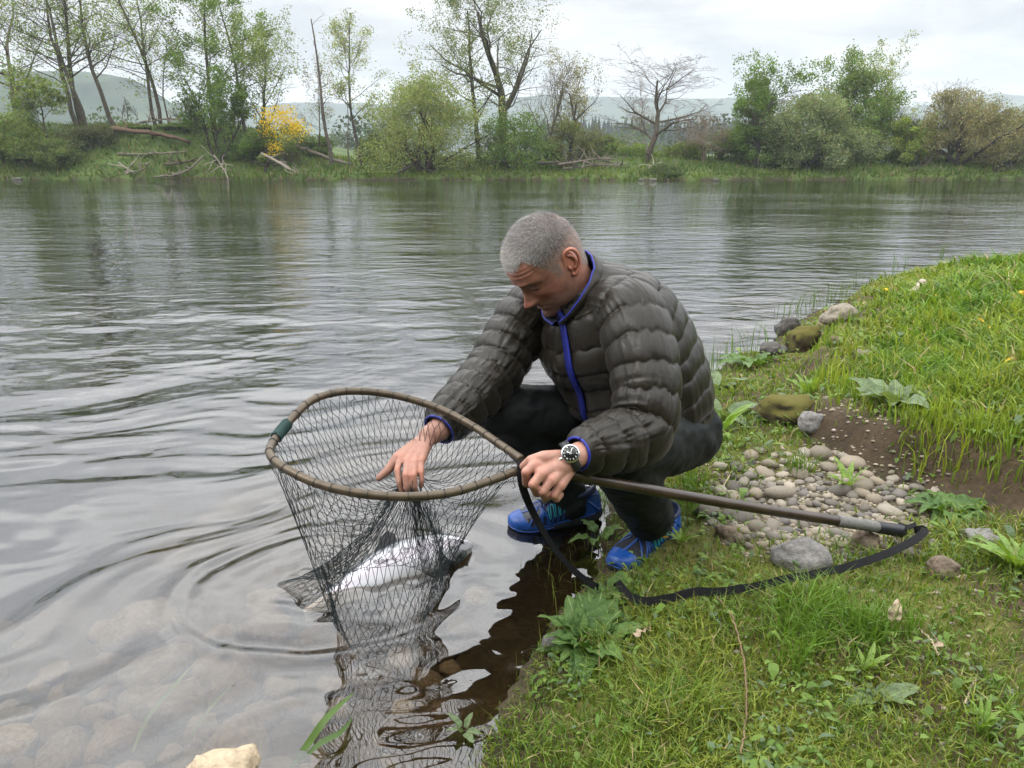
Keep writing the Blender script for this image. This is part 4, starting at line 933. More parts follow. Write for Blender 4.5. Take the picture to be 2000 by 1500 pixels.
# ---------------------------------------------------------------- quilted down jacket
mj = NT('quilted_nylon'); jn = mj.noise(28, 5, 0.6, None, 0.6); jw = mj.add('ShaderNodeTexNoise', {'Scale': 1.0, 'Detail': 4.0, 'Roughness': 0.6, 'Distortion': 1.2})
jm = mj.add('ShaderNodeMapping', {'Vector': mj.obj()}); jm.inputs['Scale'].default_value = (90, 90, 34); mj.l.new(jm.outputs[0], jw.inputs['Vector'])
M_JACK = mj.principled(mj.ramp(jn, (0.3, (0.0125, 0.0098, 0.0062)), (0.7, (0.0190, 0.0152, 0.0102))), mj.ramp(jn, (0.3, 0.30), (0.7, 0.40)), mj.bump(mj.math('ADD', jw.outputs['Fac'], mj.math('MULTIPLY', jn, 0.6)), 0.30, 0.005), 0.30, Coat_Weight=0.0, Sheen_Weight=0.05)
M_BLUE = plain('royal_blue_trim', (0.010, 0.020, 0.27), 0.5, 0.2, 120, 0.2)
M_NAVY = plain('navy_fleece', (0.008, 0.010, 0.028), 0.9, 0.3, 300, 0.5, 0.002)
def puff(s_, pitch, amp, seed, around, k=0.33, jitter=0.10):
    """height of quilted channels along s (metres), seams at each pitch, puckered along the seam"""
    s2 = s_ + pitch * jitter * noise3(around * 2.2, s_ * 6, 0, seed)
    f = np.abs(np.sin(np.pi * s2 / pitch)); h = amp * f ** k
    near = np.exp(-(f / 0.62) ** 2)
    h = h + 0.0026 * noise3(around * 12, s2 * 24, 0.5, seed + 1) * (0.10 + near) + 0.0016 * noise3(around * 5, s2 * 26, 0.2, seed + 2)
    h = h + 0.0032 * noise3(around * 1.7 + 4, s2 * 7, 0.9, seed + 3)
    return h
def sleeve(path, rads, pitch, seed, up0, name, parent, n=220, sides=140, wr=0.010, amp=0.0110):
    c = catmull(path, n); s_ = np.concatenate([[0], np.cumsum(np.linalg.norm(np.diff(c, axis=0), axis=1))])
    tt = np.linspace(0, 1, n); R = np.interp(tt, np.linspace(0, 1, len(rads)), rads); R = np.convolve(np.pad(R, 10, mode='edge'), np.ones(21) / 21, 'valid')
    T, N, B = frames(c, up0); a = np.linspace(0, 2 * np.pi, sides, endpoint=False)
    S, A = np.meshgrid(s_, a, indexing='ij')
    ar = np.stack([np.cos(A), np.sin(A)], -1)
    h = puff(S + 0.006 * np.sin(A + seed), pitch, amp, seed, ar[..., 0] * 1.3 + 3 * ar[..., 1])
    # folds at the bend of the elbow
    bend = np.linalg.norm(np.gradient(T, axis=0), axis=1); bend = bend / (bend.max() + 1e-9)
    kd = norm(np.gradient(T, axis=0)); ins = (N[:, None] * ar[..., 0:1] + B[:, None] * ar[..., 1:2])
    inner = np.clip((ins * kd[:, None]).sum(-1), 0, 1) * np.convolve(np.pad(bend, 12, mode='edge'), np.ones(25) / 25, 'valid')[:, None]
    h = h - 0.012 * inner + wr * inner * noise3(S * 60, ar[..., 0] * 2, ar[..., 1] * 2, seed + 9)
    end = sstep(s_[-1], s_[-1] - 0.025, S); h = h * end
    r = R[:, None] + h - amp * 0.55
    v = c[:, None] + r[..., None] * ins
    q = grid_faces(n, sides)
    mb = MB(); mb.add(v.reshape(-1, 3), None, q)
    rim = v[-1]; inn = c[-1] + (rim - c[-1]) * 0.86 - T[-1] * 0.03; mb.add(np.vstack([rim, inn]), None, grid_faces(2, sides))
    return mb.build(name, M_JACK, parent, color=False), v, c, T
# torso rings: (photo column, row, depth, half width, half thickness)
ring_def = [(1284, 842, 2.275, 0.150, 0.135), (1277, 818, 2.265, 0.184, 0.170), (1258, 777, 2.235, 0.203, 0.190), (1230, 724, 2.20, 0.215, 0.200), (1200, 672, 2.16, 0.219, 0.192), (1176, 630, 2.125, 0.217, 0.172),
            (1157, 600, 2.105, 0.198, 0.144), (1143, 578, 2.095, 0.152, 0.116), (1130, 563, 2.085, 0.108, 0.096), (1118, 551, 2.075, 0.088, 0.088)]
rc = catmull(np.array([P(a, b, c) for a, b, c, _, _ in ring_def]), 300); tA = np.linspace(0, len(ring_def) - 1, 300)
rA = np.interp(tA, range(len(ring_def)), [r[3] for r in ring_def]); rB = np.interp(tA, range(len(ring_def)), [r[4] for r in ring_def])
sm = lambda y: np.convolve(np.pad(y, 12, mode='edge'), np.ones(25) / 25, 'valid'); rA, rB = sm(rA), sm(rB)
T = norm(np.gradient(rc, axis=0)); T = norm(np.stack([sm(T[:, k]) for k in range(3)], 1))
shl = norm(J['lsh'] - J['rsh']); hpl = norm(J['lhip'] - J['rhip'])
lat = norm(hpl[None] + (shl - hpl)[None] * sstep(0.5, 5, tA)[:, None]); lat = norm(lat - T * (lat * T).sum(1, keepdims=True)); frn = np.cross(T, lat) * -1.0
if (frn @ FDIR).mean() < 0: frn = -frn
sides = 190; a = np.linspace(0, 2 * np.pi, sides, endpoint=False)          # a = 0 front, pi/2 left
ts = np.concatenate([[0], np.cumsum(np.linalg.norm(np.diff(rc, axis=0), axis=1))]); S, A = np.meshgrid(ts, a, indexing='ij')
e = 2.25; ca, sa_ = np.cos(a), np.sin(a); kk = (np.abs(ca) ** e + np.abs(sa_) ** e) ** (-1 / e); ca, sa_ = ca * kk, sa_ * kk
h = puff(S + 0.012 * np.cos(A * 2) + 0.01 * np.sin(A), 0.061, 0.0125, 201, np.cos(A) * 2.2 + 5 * np.sin(A))
zipv = np.exp(-(np.minimum(A, 2 * np.pi - A) / 0.10) ** 2); h = h * (1 - 0.75 * zipv)
h = h * sstep(0, 0.02, S) * (1 - 0.5 * sstep(ts[-1] - 0.08, ts[-1], S))
front_f = np.clip(np.cos(A), 0, 1); belly = 0.008 * front_f * np.sin(S * 38)
tv = rc[:, None] + lat[:, None] * (rA[:, None] * sa_ + (h - 0.008) * np.sin(A))[..., None] + frn[:, None] * (rB[:, None] * ca + (h - 0.008 + belly) * np.cos(A))[..., None]
jacket = empty('jacket', person.location); jacket.parent = person
torso = MB(); torso.add(tv.reshape(-1, 3), None, grid_faces(300, sides)); torso.build('jacket_body', M_JACK, jacket, color=False)
# zip along the front
zi = np.arange(38, 292); zc = tv[zi, 0] + frn[zi] * 0.003
zc = np.stack([sm(zc[:, k]) for k in range(3)], 1) + frn[zi] * 0.004
def ribbon(c, side, nrm, w, th):
    """flat strip with thickness along a path"""
    side, nrm = norm(side), norm(nrm); rows = np.stack([c - side * w + nrm * 0, c - side * w + nrm * th, c + side * w + nrm * th, c + side * w], 1)
    return rows.reshape(-1, 3), None, np.vstack([grid_faces(len(c), 4), [[0, 3, 2, 1]], [[4 * len(c) - 4, 4 * len(c) - 3, 4 * len(c) - 2, 4 * len(c) - 1]]])
MB().add(*ribbon(zc, lat[zi], frn[zi], 0.0110, 0.0022)).build('zip', M_BLUE, jacket, color=False)
zm = MB()
for k in range(0, len(zc) - 1): 
    if k % 2 == 0:
        b_ = zc[k] + frn[zi][k] * 0.0045; zm.add(*ellipsoid(b_ - frn[zi][k] * 0.0015, (0.0026, 0.0026, 0.0016), nu=6, nv=4))
zm.build('zip_teeth', plain('zip_teeth', (0.006, 0.010, 0.09), 0.35), jacket, color=False)
# sleeves
_, lv_, lc_, lT_ = sleeve([J['lsh'] + np.array([-0.075, 0.075, -0.01]), J['lsh'] + np.array([-0.01, 0.01, -0.022]), P(1250, 680, 1.925), P(1262, 765, 1.885), P(1250, 838, 1.855), P(1198, 866, 1.800), P(1150, 880, 1.748), P(1128, 886, 1.722)],
       [0.070, 0.097, 0.088, 0.083, 0.081, 0.073, 0.059, 0.043], 0.067, 301, np.array([0.3, -1, 0.3]), 'sleeve', jacket)
_, rv_, rc_, rT_ = sleeve([J['rsh'] + np.array([0.10, -0.05, -0.01]), J['rsh'] + np.array([0.015, -0.012, -0.012]), P(1000, 665, 2.185), P(962, 727, 2.13), P(920, 775, 2.055), P(880, 815, 1.985), P(858, 838, 1.950)],
       [0.070, 0.096, 0.086, 0.080, 0.074, 0.064, 0.048], 0.060, 331, np.array([0.3, -1, 0.3]), 'sleeve', jacket, wr=0.013)
for vv, cc_, TT in ((lv_, lc_, lT_), (rv_, rc_, rT_)):
    rim = cc_[-1] + (vv[-1] - cc_[-1]) * 0.98; rim = np.vstack([rim, rim[:1]])[::3]; MB().add(*tube(rim + TT[-1] * 0.002, 0.0032, 8, False)).build('cuff', M_BLUE, jacket, color=False)
# stand-up collar, open at the throat
na = 120; ca_ = np.linspace(0.10, 2 * np.pi - 0.10, na); cbc = P(1130, 566, 2.085); upn = norm(HO - P(1158, 582, 2.105)); clat = norm(lat[276] - upn * (lat[276] @ upn)); cfr = np.cross(clat, upn); cfr = cfr if cfr @ FDIR > 0 else -cfr
base = cbc + clat * (0.086 * np.sin(ca_))[:, None] + cfr * (0.090 * np.cos(ca_))[:, None]
hgt = 0.050 + 0.010 * sstep(0.2, 1.0, np.cos(ca_ - np.pi)) - 0.012 * np.exp(-(np.minimum(ca_, 2 * np.pi - ca_) / 0.5) ** 2)
flare = (0.006 + 0.030 * np.exp(-(np.minimum(ca_, 2 * np.pi - ca_) / 0.9) ** 2))
rad = norm(base - cbc); rows = []
prof = [(-0.8, 0.020, 0), (-0.3, 0.010, 0), (0.0, 0.006, 0), (0.25, 0.010, 0), (0.5, 0.012, 0), (0.75, 0.010, 0), (0.97, 0.006, 0), (1.0, 0.000, 0), (0.97, -0.006, 1), (0.6, -0.008, 1), (0.2, -0.006, 1), (-0.3, -0.006, 1)]
for (f, o_, _) in prof: rows.append(base + upn * (hgt * f)[:, None] + rad * (o_ + flare * max(f, 0))[:, None] - upn * 0.012 + rad * (0.002 * noise3(ca_ * 6, f * 3, 0, 9))[:, None])
rows = np.array(rows)
MB().add(rows[:8].reshape(-1, 3), None, grid_faces(8, na, False)).build('collar', M_JACK, jacket, color=False)
MB().add(rows[7:].reshape(-1, 3), None, grid_faces(5, na, False)).build('collar_lining', M_NAVY, jacket, color=False)
MB().add(*tube(rows[7], 0.0030, 8)).build('collar_trim', M_BLUE, jacket, color=False)

# ---------------------------------------------------------------- trousers
mt_ = NT('dark_trouser_cloth'); tn = mt_.noise(18, 5, 0.6)
M_TROU = mt_.principled(mt_.ramp(tn, (0.3, (0.0060, 0.0080, 0.0085)), (0.7, (0.0100, 0.0125, 0.0125))), 0.62, mt_.bump(mt_.noise(700, 2), 0.25, 0.001, mt_.bump(tn, 0.25, 0.01)), 0.22)
LK, LA, RK, RA_ = J['lkn'], J['lan'], J['rkn'], J['ran']
tp = [ellipsoid(P(1312, 838, 2.27), (0.150, 0.135, 0.125), nu=30, nv=20), ellipsoid(P(1328, 858, 2.215), (0.105, 0.10, 0.095), nu=30, nv=20), ellipsoid(P(1285, 850, 2.38), (0.12, 0.12, 0.11), nu=30, nv=20),
      capsule(P(1322, 852, 2.20), P(1255, 872, 2.00), 0.105, 0.098), capsule(P(1255, 872, 2.00), LK, 0.098, 0.080), ellipsoid(LK, (0.080, 0.080, 0.076)),
      capsule(LK + np.array([0, 0.01, -0.01]), P(1232, 935, 1.985), 0.078, 0.080), capsule(P(1232, 935, 1.985), P(1258, 990, 2.085), 0.080, 0.073), capsule(P(1250, 975, 2.06), P(1266, 1008, 2.115), 0.073, 0.070),
      capsule(J['rhip'], P(1120, 812, 2.30), 0.105, 0.098), capsule(P(1120, 812, 2.30), RK, 0.098, 0.080), ellipsoid(RK, (0.078, 0.078, 0.078)),
      capsule(RK + np.array([0.01, 0.0, -0.01]), P(1060, 890, 2.31), 0.076, 0.074), capsule(P(1060, 890, 2.31), P(1105, 962, 2.375), 0.074, 0.064), capsule(P(1098, 950, 2.37), P(1112, 978, 2.385), 0.064, 0.063)]
v, nn, q = remesh_union(tp, 0.0080, 8, 0.5)
# creases: run round the bends of knee and hip, bunch at the ankles
d = 0.0050 * fbm(v[:, 0] * 11, v[:, 1] * 11, v[:, 2] * 17, 401, 3) + 0.0022 * noise3(v[:, 0] * 40, v[:, 1] * 40, v[:, 2] * 60, 402)
for c_, ax, w, fr_, am in ((LK, LA - LK, 0.10, 95, 0.0035), (RK, RA_ - RK, 0.10, 95, 0.0035), (P(1258, 985, 2.09), LA - LK, 0.07, 190, 0.0050), (P(1108, 965, 2.38), RA_ - RK, 0.07, 190, 0.0050), (P(1335, 850, 2.2), np.array([0.5, 0.3, 0.8]), 0.12, 80, 0.0045)):
    r = np.linalg.norm(v - c_, axis=1); s_ = (v - c_) @ norm(ax); d = d + am * np.sin(s_ * fr_ + 2.5 * noise3(v[:, 0] * 14, v[:, 1] * 14, v[:, 2] * 14, 410)) * np.exp(-(r / w) ** 2)
v = v + nn * d[:, None]
trou = empty('trousers', person.location); trou.parent = person
MB().add(v, None, q).build('trouser_legs', M_TROU, trou, color=False)
# pocket seam on the seat
sv = catmull([P(1292, 858, 2.085), P(1325, 852, 2.105), P(1352, 845, 2.135)], 20)

# ---------------------------------------------------------------- trail shoes
M_SBLUE = plain('shoe_blue', (0.006, 0.058, 0.27), 0.38, 0.15, 60, 0.1)
M_SDARK = plain('shoe_mesh_dark', (0.010, 0.012, 0.020), 0.8, 0.4, 350, 0.6, 0.002)
M_SNAVY = plain('shoe_navy', (0.006, 0.016, 0.060), 0.55, 0.2, 120, 0.2)
M_SGREY = plain('shoe_grey_mesh', (0.085, 0.090, 0.105), 0.8, 0.4, 350, 0.6, 0.002)
M_TEAL = plain('shoe_teal_line', (0.04, 0.42, 0.42), 0.45, 0.1, 60, 0.05)
M_LIME = plain('shoe_lime_tab', (0.42, 0.60, 0.04), 0.5, 0.1, 60, 0.05)
M_SOLE = plain('shoe_sole', (0.012, 0.014, 0.020), 0.75, 0.3, 90, 0.4, 0.003)
def make_shoe(toe, heel, up, grey_toe):
    """outer surface S(s, w): s 0 heel..1 toe, w -1 inner welt .. 0 top .. +1 outer welt; w>0 is on the left"""
    toe, heel = np.asarray(toe, float), np.asarray(heel, float); L = np.linalg.norm(toe - heel); X = norm(toe - heel); Y = norm(np.cross(up, X)); Z = np.cross(X, Y)
    sk = [0, 0.04, 0.10, 0.2, 0.3, 0.4, 0.5, 0.6, 0.7, 0.8, 0.88, 0.94, 0.98, 1.0]
    HW = [0.014, 0.027, 0.034, 0.037, 0.037, 0.0375, 0.040, 0.0445, 0.048, 0.048, 0.043, 0.034, 0.022, 0.008]
    HH = [0.070, 0.086, 0.096, 0.100, 0.102, 0.104, 0.098, 0.084, 0.071, 0.060, 0.052, 0.045, 0.038, 0.028]
    cy = [0, 0, 0, 0.001, 0.002, 0.003, 0.003, 0.001, -0.001, -0.003, -0.005, -0.006, -0.007, -0.007]
    def surf(s_, w, off=0.0):
        s_, w = np.broadcast_arrays(np.asarray(s_, float), np.asarray(w, float))
        hw, hh, c0 = np.interp(s_, sk, HW), np.interp(s_, sk, HH), np.interp(s_, sk, cy)
        a = np.pi / 2 * (1 - w); e_ = 2.4; c, s2 = np.cos(a), np.sin(a)
        k = (np.abs(c) ** e_ + np.abs(s2) ** e_) ** (-1 / e_)
        yy = c0 + (hw + off) * c * k; zz_ = 0.018 + (hh - 0.018 + off) * np.abs(s2) * k
        xx = s_ * L + off * np.where(s_ > 0.9, 1, np.where(s_ < 0.06, -1, 0))
        rise = 0.010 * np.clip((s_ - 0.78) / 0.22, 0, 1) ** 2
        return heel + X * xx[..., None] + Y * yy[..., None] + Z * (zz_ + rise)[..., None]
    root = empty('shoe', person.location); root.parent = person
    ss = np.linspace(0, 1, 70) ** 0.9; wv_ = np.linspace(-1, 1, 61); Sg, Wg = np.meshgrid(ss, wv_, indexing='ij')
    MB().add(surf(Sg, Wg).reshape(-1, 3), None, grid_faces(70, 61, False)).build('upper', M_SNAVY, root, color=False)
    def patch(name, mat, f, n1=26, n2=26, off=0.0016):
        u, t = np.meshgrid(np.linspace(0, 1, n1), np.linspace(0, 1, n2), indexing='ij'); s_, w = f(u, t)
        MB().add(surf(s_, w, off).reshape(-1, 3), None, grid_faces(n1, n2, False)).build(name, mat, root, color=False)
    def band(name, mat, pts, wid, off=0.0028, n=24):
        c = catmull(np.array([(a_, b_, 0) for a_, b_ in pts]), n)[:, :2]; p_ = surf(c[:, 0], c[:, 1], off); q_ = surf(c[:, 0], c[:, 1], off + 0.01)
        nr = norm(q_ - p_); tg = norm(np.gradient(p_, axis=0)); sd = np.cross(tg, nr); MB().add(*ribbon(p_ - nr * 0.001, sd, nr, wid, 0.0018)).build(name, mat, root, color=False)
    MB().add(*ellipsoid(surf(0.985, 0.0) - Z * 0.012 - X * 0.004, (0.014, 0.014, 0.012), nu=16, nv=10)).build('toe_bumper', M_SBLUE, root, color=False)
    patch('toe_mesh', M_SGREY if grey_toe else M_SDARK, lambda u, t: (0.66 + 0.24 * u, -0.62 + 1.24 * t))
    patch('tongue', M_SDARK, lambda u, t: (0.34 + 0.32 * u, -0.26 + 0.52 * t), off=0.004)
    patch('toe_cap', M_SBLUE, lambda u, t: (0.865 + 0.135 * u + 0.0 * t - 0.12 * np.abs(2 * t - 1) ** 3 * (1 - u), -1.0 + 2.0 * t), 20, 50, 0.0035)
    for sg in (1, -1):
        patch('side_mesh', M_SDARK, lambda u, t: (0.70 + 0.13 * u, sg * (0.45 + 0.42 * t)), off=0.0022)
        patch('heel_panel', M_SBLUE if sg > 0 else M_SNAVY, lambda u, t: (0.02 + 0.10 * u + 0.10 * t * u, sg * (0.15 + 0.80 * t)), off=0.0022)
        patch('collar_mesh', M_SDARK, lambda u, t: (0.16 + 0.14 * u, sg * (0.35 + 0.40 * t)), off=0.0018)
        for s0, s1 in ((0.62, 0.78), (0.655, 0.70), (0.68, 0.60), (0.70, 0.86)):
            band('overlay', M_SBLUE, [(s0, sg * 0.18), ((s0 + s1) / 2, sg * 0.52), (s1, sg * 0.94)], 0.0030)
        for k in range(5):
            s0 = 0.36 + 0.058 * k; band('overlay', M_SBLUE, [(s0, sg * 0.26), (s0 + 0.01, sg * 0.55), (s0 + 0.045, sg * 0.90)], 0.0024)
        zz_p = []
        for k in range(5):
            s0 = 0.36 + 0.055 * k; zz_p += [(s0, sg * 0.40), (s0 + 0.012, sg * 0.72), (s0 + 0.026, sg * 0.72), (s0 + 0.030, sg * 0.40)]
        band('zigzag', M_TEAL, zz_p, 0.0009, 0.005, 90)
        band('heel_strap', M_SBLUE, [(0.05, sg * 0.40), (0.16, sg * 0.55), (0.30, sg * 0.88)], 0.0055); band('heel_strap', M_SBLUE, [(0.05, sg * 0.90), (0.16, sg * 0.62), (0.33, sg * 0.30)], 0.0050)
        band('foxing', M_SBLUE, [(0.10, sg * 0.96), (0.4, sg * 0.97), (0.7, sg * 0.96), (0.9, sg * 0.96)], 0.0036, 0.0024)
    band('toe_overlay', M_SBLUE, [(0.90, 0.0), (0.80, 0.05), (0.68, 0.10)], 0.0035); band('toe_overlay', M_SBLUE, [(0.66, -0.62), (0.655, 0.0), (0.66, 0.62)], 0.0045)
    for k in range(5):
        s0 = 0.40 + 0.055 * k; sg = 1 if k % 2 else -1
        band('lace', M_SDARK, [(s0, -0.28 * sg), (s0 + 0.02, 0.0), (s0 + 0.045, 0.28 * sg)], 0.0026, 0.0075); band('lace', M_SDARK, [(s0, 0.28 * sg), (s0 + 0.02, 0.0), (s0 + 0.045, -0.28 * sg)], 0.0026, 0.0060)
    band('pull_tab', M_LIME, [(0.37, -0.03), (0.40, 0.03)], 0.0050, 0.009, 8); band('pull_tab', M_LIME, [(0.02, 0.0), (0.0, 0.05)], 0.004, 0.004, 6)
    # bow of the lace
    for k, (a_, b_) in enumerate(((0.30, 0.55), (0.33, -0.5), (0.42, 0.62), (0.45, -0.55))):
        p0, p1, p2 = surf(0.40, 0.0, 0.010), surf(a_ * 0.5 + 0.2, b_ * 0.6, 0.022), surf(a_, b_, 0.010); MB().add(*tube(catmull([p0, p1, p2], 14), 0.0018, 6)).build('lace_loop', M_SDARK, root, color=False)
    # sole: outline plate with a welt
    s2 = np.concatenate([np.linspace(0, 1, 50), np.linspace(1, 0, 50)]); sg = np.concatenate([np.ones(50), -np.ones(50)])
    yo = np.interp(s2, sk, cy) + sg * (np.interp(s2, sk, HW) + 0.0035); rise = 0.010 * np.clip((s2 - 0.78) / 0.22, 0, 1) ** 2
    lay = []
    for zz_, g in ((-0.004, 0.92), (0.002, 1.0), (0.014, 1.02), (0.021, 0.99)):
        lay.append(heel + X * ((s2 - 0.5) * L * (1 + 0.02 * (g > 0.95)) + 0.5 * L)[:, None] + Y * (yo * g)[:, None] + Z * (zz_ + rise)[:, None])
    lay = np.array(lay); sb = MB(); sb.add(lay.reshape(-1, 3), None, grid_faces(4, 100)); cb = lay[0].mean(0)
    sb.add(np.vstack([lay[0], cb]), np.stack([np.full(100, 100), (np.arange(100) + 1) % 100, np.arange(100)], 1), None); sb.build('sole', M_SOLE, root, color=False)
    lm_ = np.vstack([lay[2][52:99], lay[2][:1]]) if False else lay[2]; MB().add(*tube(np.vstack([lm_[28:72]]), 0.0022, 6)).build('sole_line', M_SBLUE, root, color=False)
    # ankle collar
    an = heel + X * 0.24 * L + Z * 0.095; th = np.linspace(0, 2 * np.pi, 40)
    MB().add(*tube(an + X * (np.cos(th) * 0.052)[:, None] + Y * (np.sin(th) * 0.038)[:, None] + Z * (0.006 * np.cos(th) * -1 + 0.004)[:, None], 0.0085, 8, False)).build('ankle_collar', M_SNAVY, root, color=False)
    return root
zl = lambda p: float(land_at(p[0], p[1])[0])
lt, lh_ = PZ(1203, 1122, 0.012), PZ(1316, 1040, 0.020)
shoe_l = make_shoe(lt, lh_, np.array([0.0, -0.05, 1.0]), False)
rt, rh = PZ(998, 1038, -0.012), PZ(1172, 1000, 0.020); 
shoe_r = make_shoe(rt, rh, np.array([-0.05, -0.10, 1.0]), True)

# ---------------------------------------------------------------- wrist watch
wc_ = P(1114, 886, 1.662); wnv = norm(np.array([-0.06, -0.80, 0.50])); wax = norm(J['lel'] - LH['wr']); wax = norm(wax - wnv * (wax @ wnv)); wup = np.cross(wnv, wax)
if wup[2] < 0: wup = -wup
watch = empty('wrist_watch', person.location); watch.parent = person
def disc(c, r, h0, h1, n=40, bev=0.0):
    th = np.linspace(0, 2 * np.pi, n, endpoint=False); ring = lambda rr, hh: c + (wax * (np.cos(th) * rr)[:, None] + wup * (np.sin(th) * rr)[:, None]) + wnv * hh
    rows = [ring(r * 0.96, h0), ring(r, h0 + (h1 - h0) * 0.3), ring(r, h1 - (h1 - h0) * 0.25), ring(r * (1 - bev), h1)]
    v = np.vstack(rows + [c + wnv * h1, c + wnv * h0]); m = 4 * n; j = np.arange(n)
    return v, np.vstack([np.stack([np.full(n, m), 3 * n + j, 3 * n + (j + 1) % n], 1), np.stack([np.full(n, m + 1), (j + 1) % n, j], 1)]), grid_faces(4, n)
M_STEEL = plain('brushed_steel', (0.62, 0.62, 0.63), 0.25, 0.1, 100, 0.05, Metallic=1.0); M_DIAL = plain('black_dial', (0.008, 0.010, 0.009), 0.25, 0.1); M_WHITE = plain('dial_white', (0.75, 0.76, 0.72), 0.5, 0.05); M_STRAP = plain('black_leather', (0.016, 0.016, 0.018), 0.55, 0.3, 90, 0.3)
MB().add(*disc(wc_, 0.0212, -0.008, 0.0035, bev=0.08)).build('case', M_STEEL, watch, color=False)
MB().add(*disc(wc_, 0.0178, 0.001, 0.0042)).build('dial', M_DIAL, watch, color=False)
cb_ = capsule(wc_ - wax * 0.021 - wnv * 0.003, wc_ - wax * 0.0255 - wnv * 0.003, 0.0032, 0.0035); MB().add(*cb_).build('crown', M_STEEL, watch, color=False)
hp_ = wc_ + wnv * 0.0050
for nm, an, ln, wd in (('hour_hand', math.radians(128), 0.0085, 0.0011), ('minute_hand', math.radians(42), 0.0135, 0.0008)):
    dv = wax * math.cos(an) + wup * math.sin(an); MB().add(*ribbon(np.array([hp_ - dv * 0.003, hp_ + dv * ln]), np.tile(np.cross(dv, wnv), (2, 1)), np.tile(wnv, (2, 1)), wd, 0.0004)).build(nm, M_WHITE, watch, color=False)
for hr in range(1, 13):
    an = math.pi / 2 - hr * math.pi / 6; dv = wax * math.cos(an) + wup * math.sin(an); ctr = wc_ + dv * 0.0140 + wnv * 0.0046
    if hr == 12:
        tri = np.array([ctr + wup * 0.0022 + wax * 0.0020, ctr + wup * 0.0022 - wax * 0.0020, ctr - wup * 0.0016]); MB().add(tri, [[0, 1, 2]]).build('numeral', M_WHITE, watch, color=False, smooth=False); continue
    cu = bpy.data.curves.new('numeral', 'FONT'); cu.body = str(hr); cu.size = 0.0054; cu.align_x = 'CENTER'; cu.align_y = 'CENTER'
    to = bpy.data.objects.new('numeral_text', cu); COL.objects.link(to); dg = bpy.context.evaluated_depsgraph_get(); dg.update()
    tm = bpy.data.meshes.new_from_object(to.evaluated_get(dg)); bpy.data.objects.remove(to); bpy.data.curves.remove(cu)
    Mx = Matrix(((wax[0], wup[0], wnv[0], ctr[0]), (wax[1], wup[1], wnv[1], ctr[1]), (wax[2], wup[2], wnv[2], ctr[2]), (0, 0, 0, 1))); tm.transform(Mx); tm.name = 'numeral'
    link('numeral', tm, M_WHITE, watch)
th = np.linspace(0, 2 * np.pi, 60); wcen = wc_ - wnv * 0.031
lp = wcen + wup * (np.cos(th) * 0.0335)[:, None] + wnv * (np.sin(th) * 0.0300)[:, None]
rd = norm(wup * np.cos(th)[:, None] + wnv * np.sin(th)[:, None]); MB().add(*ribbon(lp, np.tile(wax, (60, 1)), rd, 0.0098, 0.0026)).build('strap', M_STRAP, watch, color=False)
for o in list(person.children):
    o.matrix_parent_inverse = Matrix.Translation(-person.location)
    for c_ in o.children: c_.matrix_parent_inverse = Matrix.Translation(-person.location)
for o in (jacket, trou, shoe_l, shoe_r, watch): o.location = (0, 0, 0); o.matrix_parent_inverse = Matrix.Identity(4)
for o in (jacket, trou, shoe_l, shoe_r, watch):
    for c_ in o.children: c_.matrix_parent_inverse = Matrix.Translation(-person.location)
tag(person, 'crouching man in dark quilted jacket and blue shoes reaching into a landing net', 'person')
# ------------------------------------------------------------------ the salmon
ft, fh = PZ(592, 1180, 0.0), PZ(922, 1080, 0.0)
fL = np.linalg.norm(fh - ft); fX = norm(fh - ft); fD = norm(np.array([0.16, 0.78, 0.62])); fD = norm(fD - fX * (fD @ fX)); fN = np.cross(fX, fD); fN = fN if fN[2] > 0 else -fN
fo = ft + np.array([0, 0.01, 0.018])
fs = np.array([0, 0.05, 0.12, 0.20, 0.30, 0.42, 0.55, 0.67, 0.76, 0.83, 0.89, 0.94, 0.98, 1.0])
fhh = np.array([0.020, 0.021, 0.026, 0.035, 0.049, 0.062, 0.068, 0.067, 0.061, 0.053, 0.043, 0.032, 0.019, 0.006]) * 1.02
fth = np.array([0.008, 0.010, 0.014, 0.020, 0.028, 0.035, 0.038, 0.0375, 0.036, 0.034, 0.028, 0.021, 0.013, 0.005])
fbend = lambda s_: 0.012 * np.sin(s_ * 3.0) + 0.016 * (1 - s_) ** 2
s_ = np.linspace(0, 1, 90); a = np.linspace(0, 2 * np.pi, 48, endpoint=False); S, A = np.meshgrid(s_, a, indexing='ij')
HHf, THf = np.interp(S, fs, fhh), np.interp(S, fs, fth)
fv = fo + fX * (S * fL)[..., None] + fD * (HHf * np.cos(A) + fbend(S))[..., None] + fN * (THf * np.sin(A))[..., None] + np.array([0, 0, -0.075]) * ((1 - S) ** 2)[..., None]
dd = np.cos(A)                                          # 1 back, -1 belly
rg = np.random.default_rng(8)
silver, back, bel = np.array([0.74, 0.74, 0.78]), np.array([0.075, 0.085, 0.095]), np.array([0.78, 0.77, 0.74])
fc_ = silver + (back - silver) * sstep(0.55, 0.95, dd)[..., None]; fc_ = fc_ + (bel - fc_) * sstep(-0.25, -0.8, dd)[..., None]
fc_ = fc_ + (np.array([0.60, 0.50, 0.58]) - fc_) * (0.55 * np.exp(-((dd - 0.30) / 0.25) ** 2))[..., None]
spots = np.zeros(S.shape)
for k in range(46):
    s0, d0 = rg.uniform(0.35, 0.97), rg.uniform(0.25, 0.9); spots = np.maximum(spots, np.exp(-(((S - s0) * fL / 0.0048) ** 2 + ((dd - d0) * 0.06 / 0.0042) ** 2) ** 2))
fc_ = fc_ * (1 - 0.85 * spots[..., None])
mf = NT('salmon_skin'); vo = mf.add('ShaderNodeTexVoronoi', {'Scale': 330.0, 'Vector': mf.obj()})
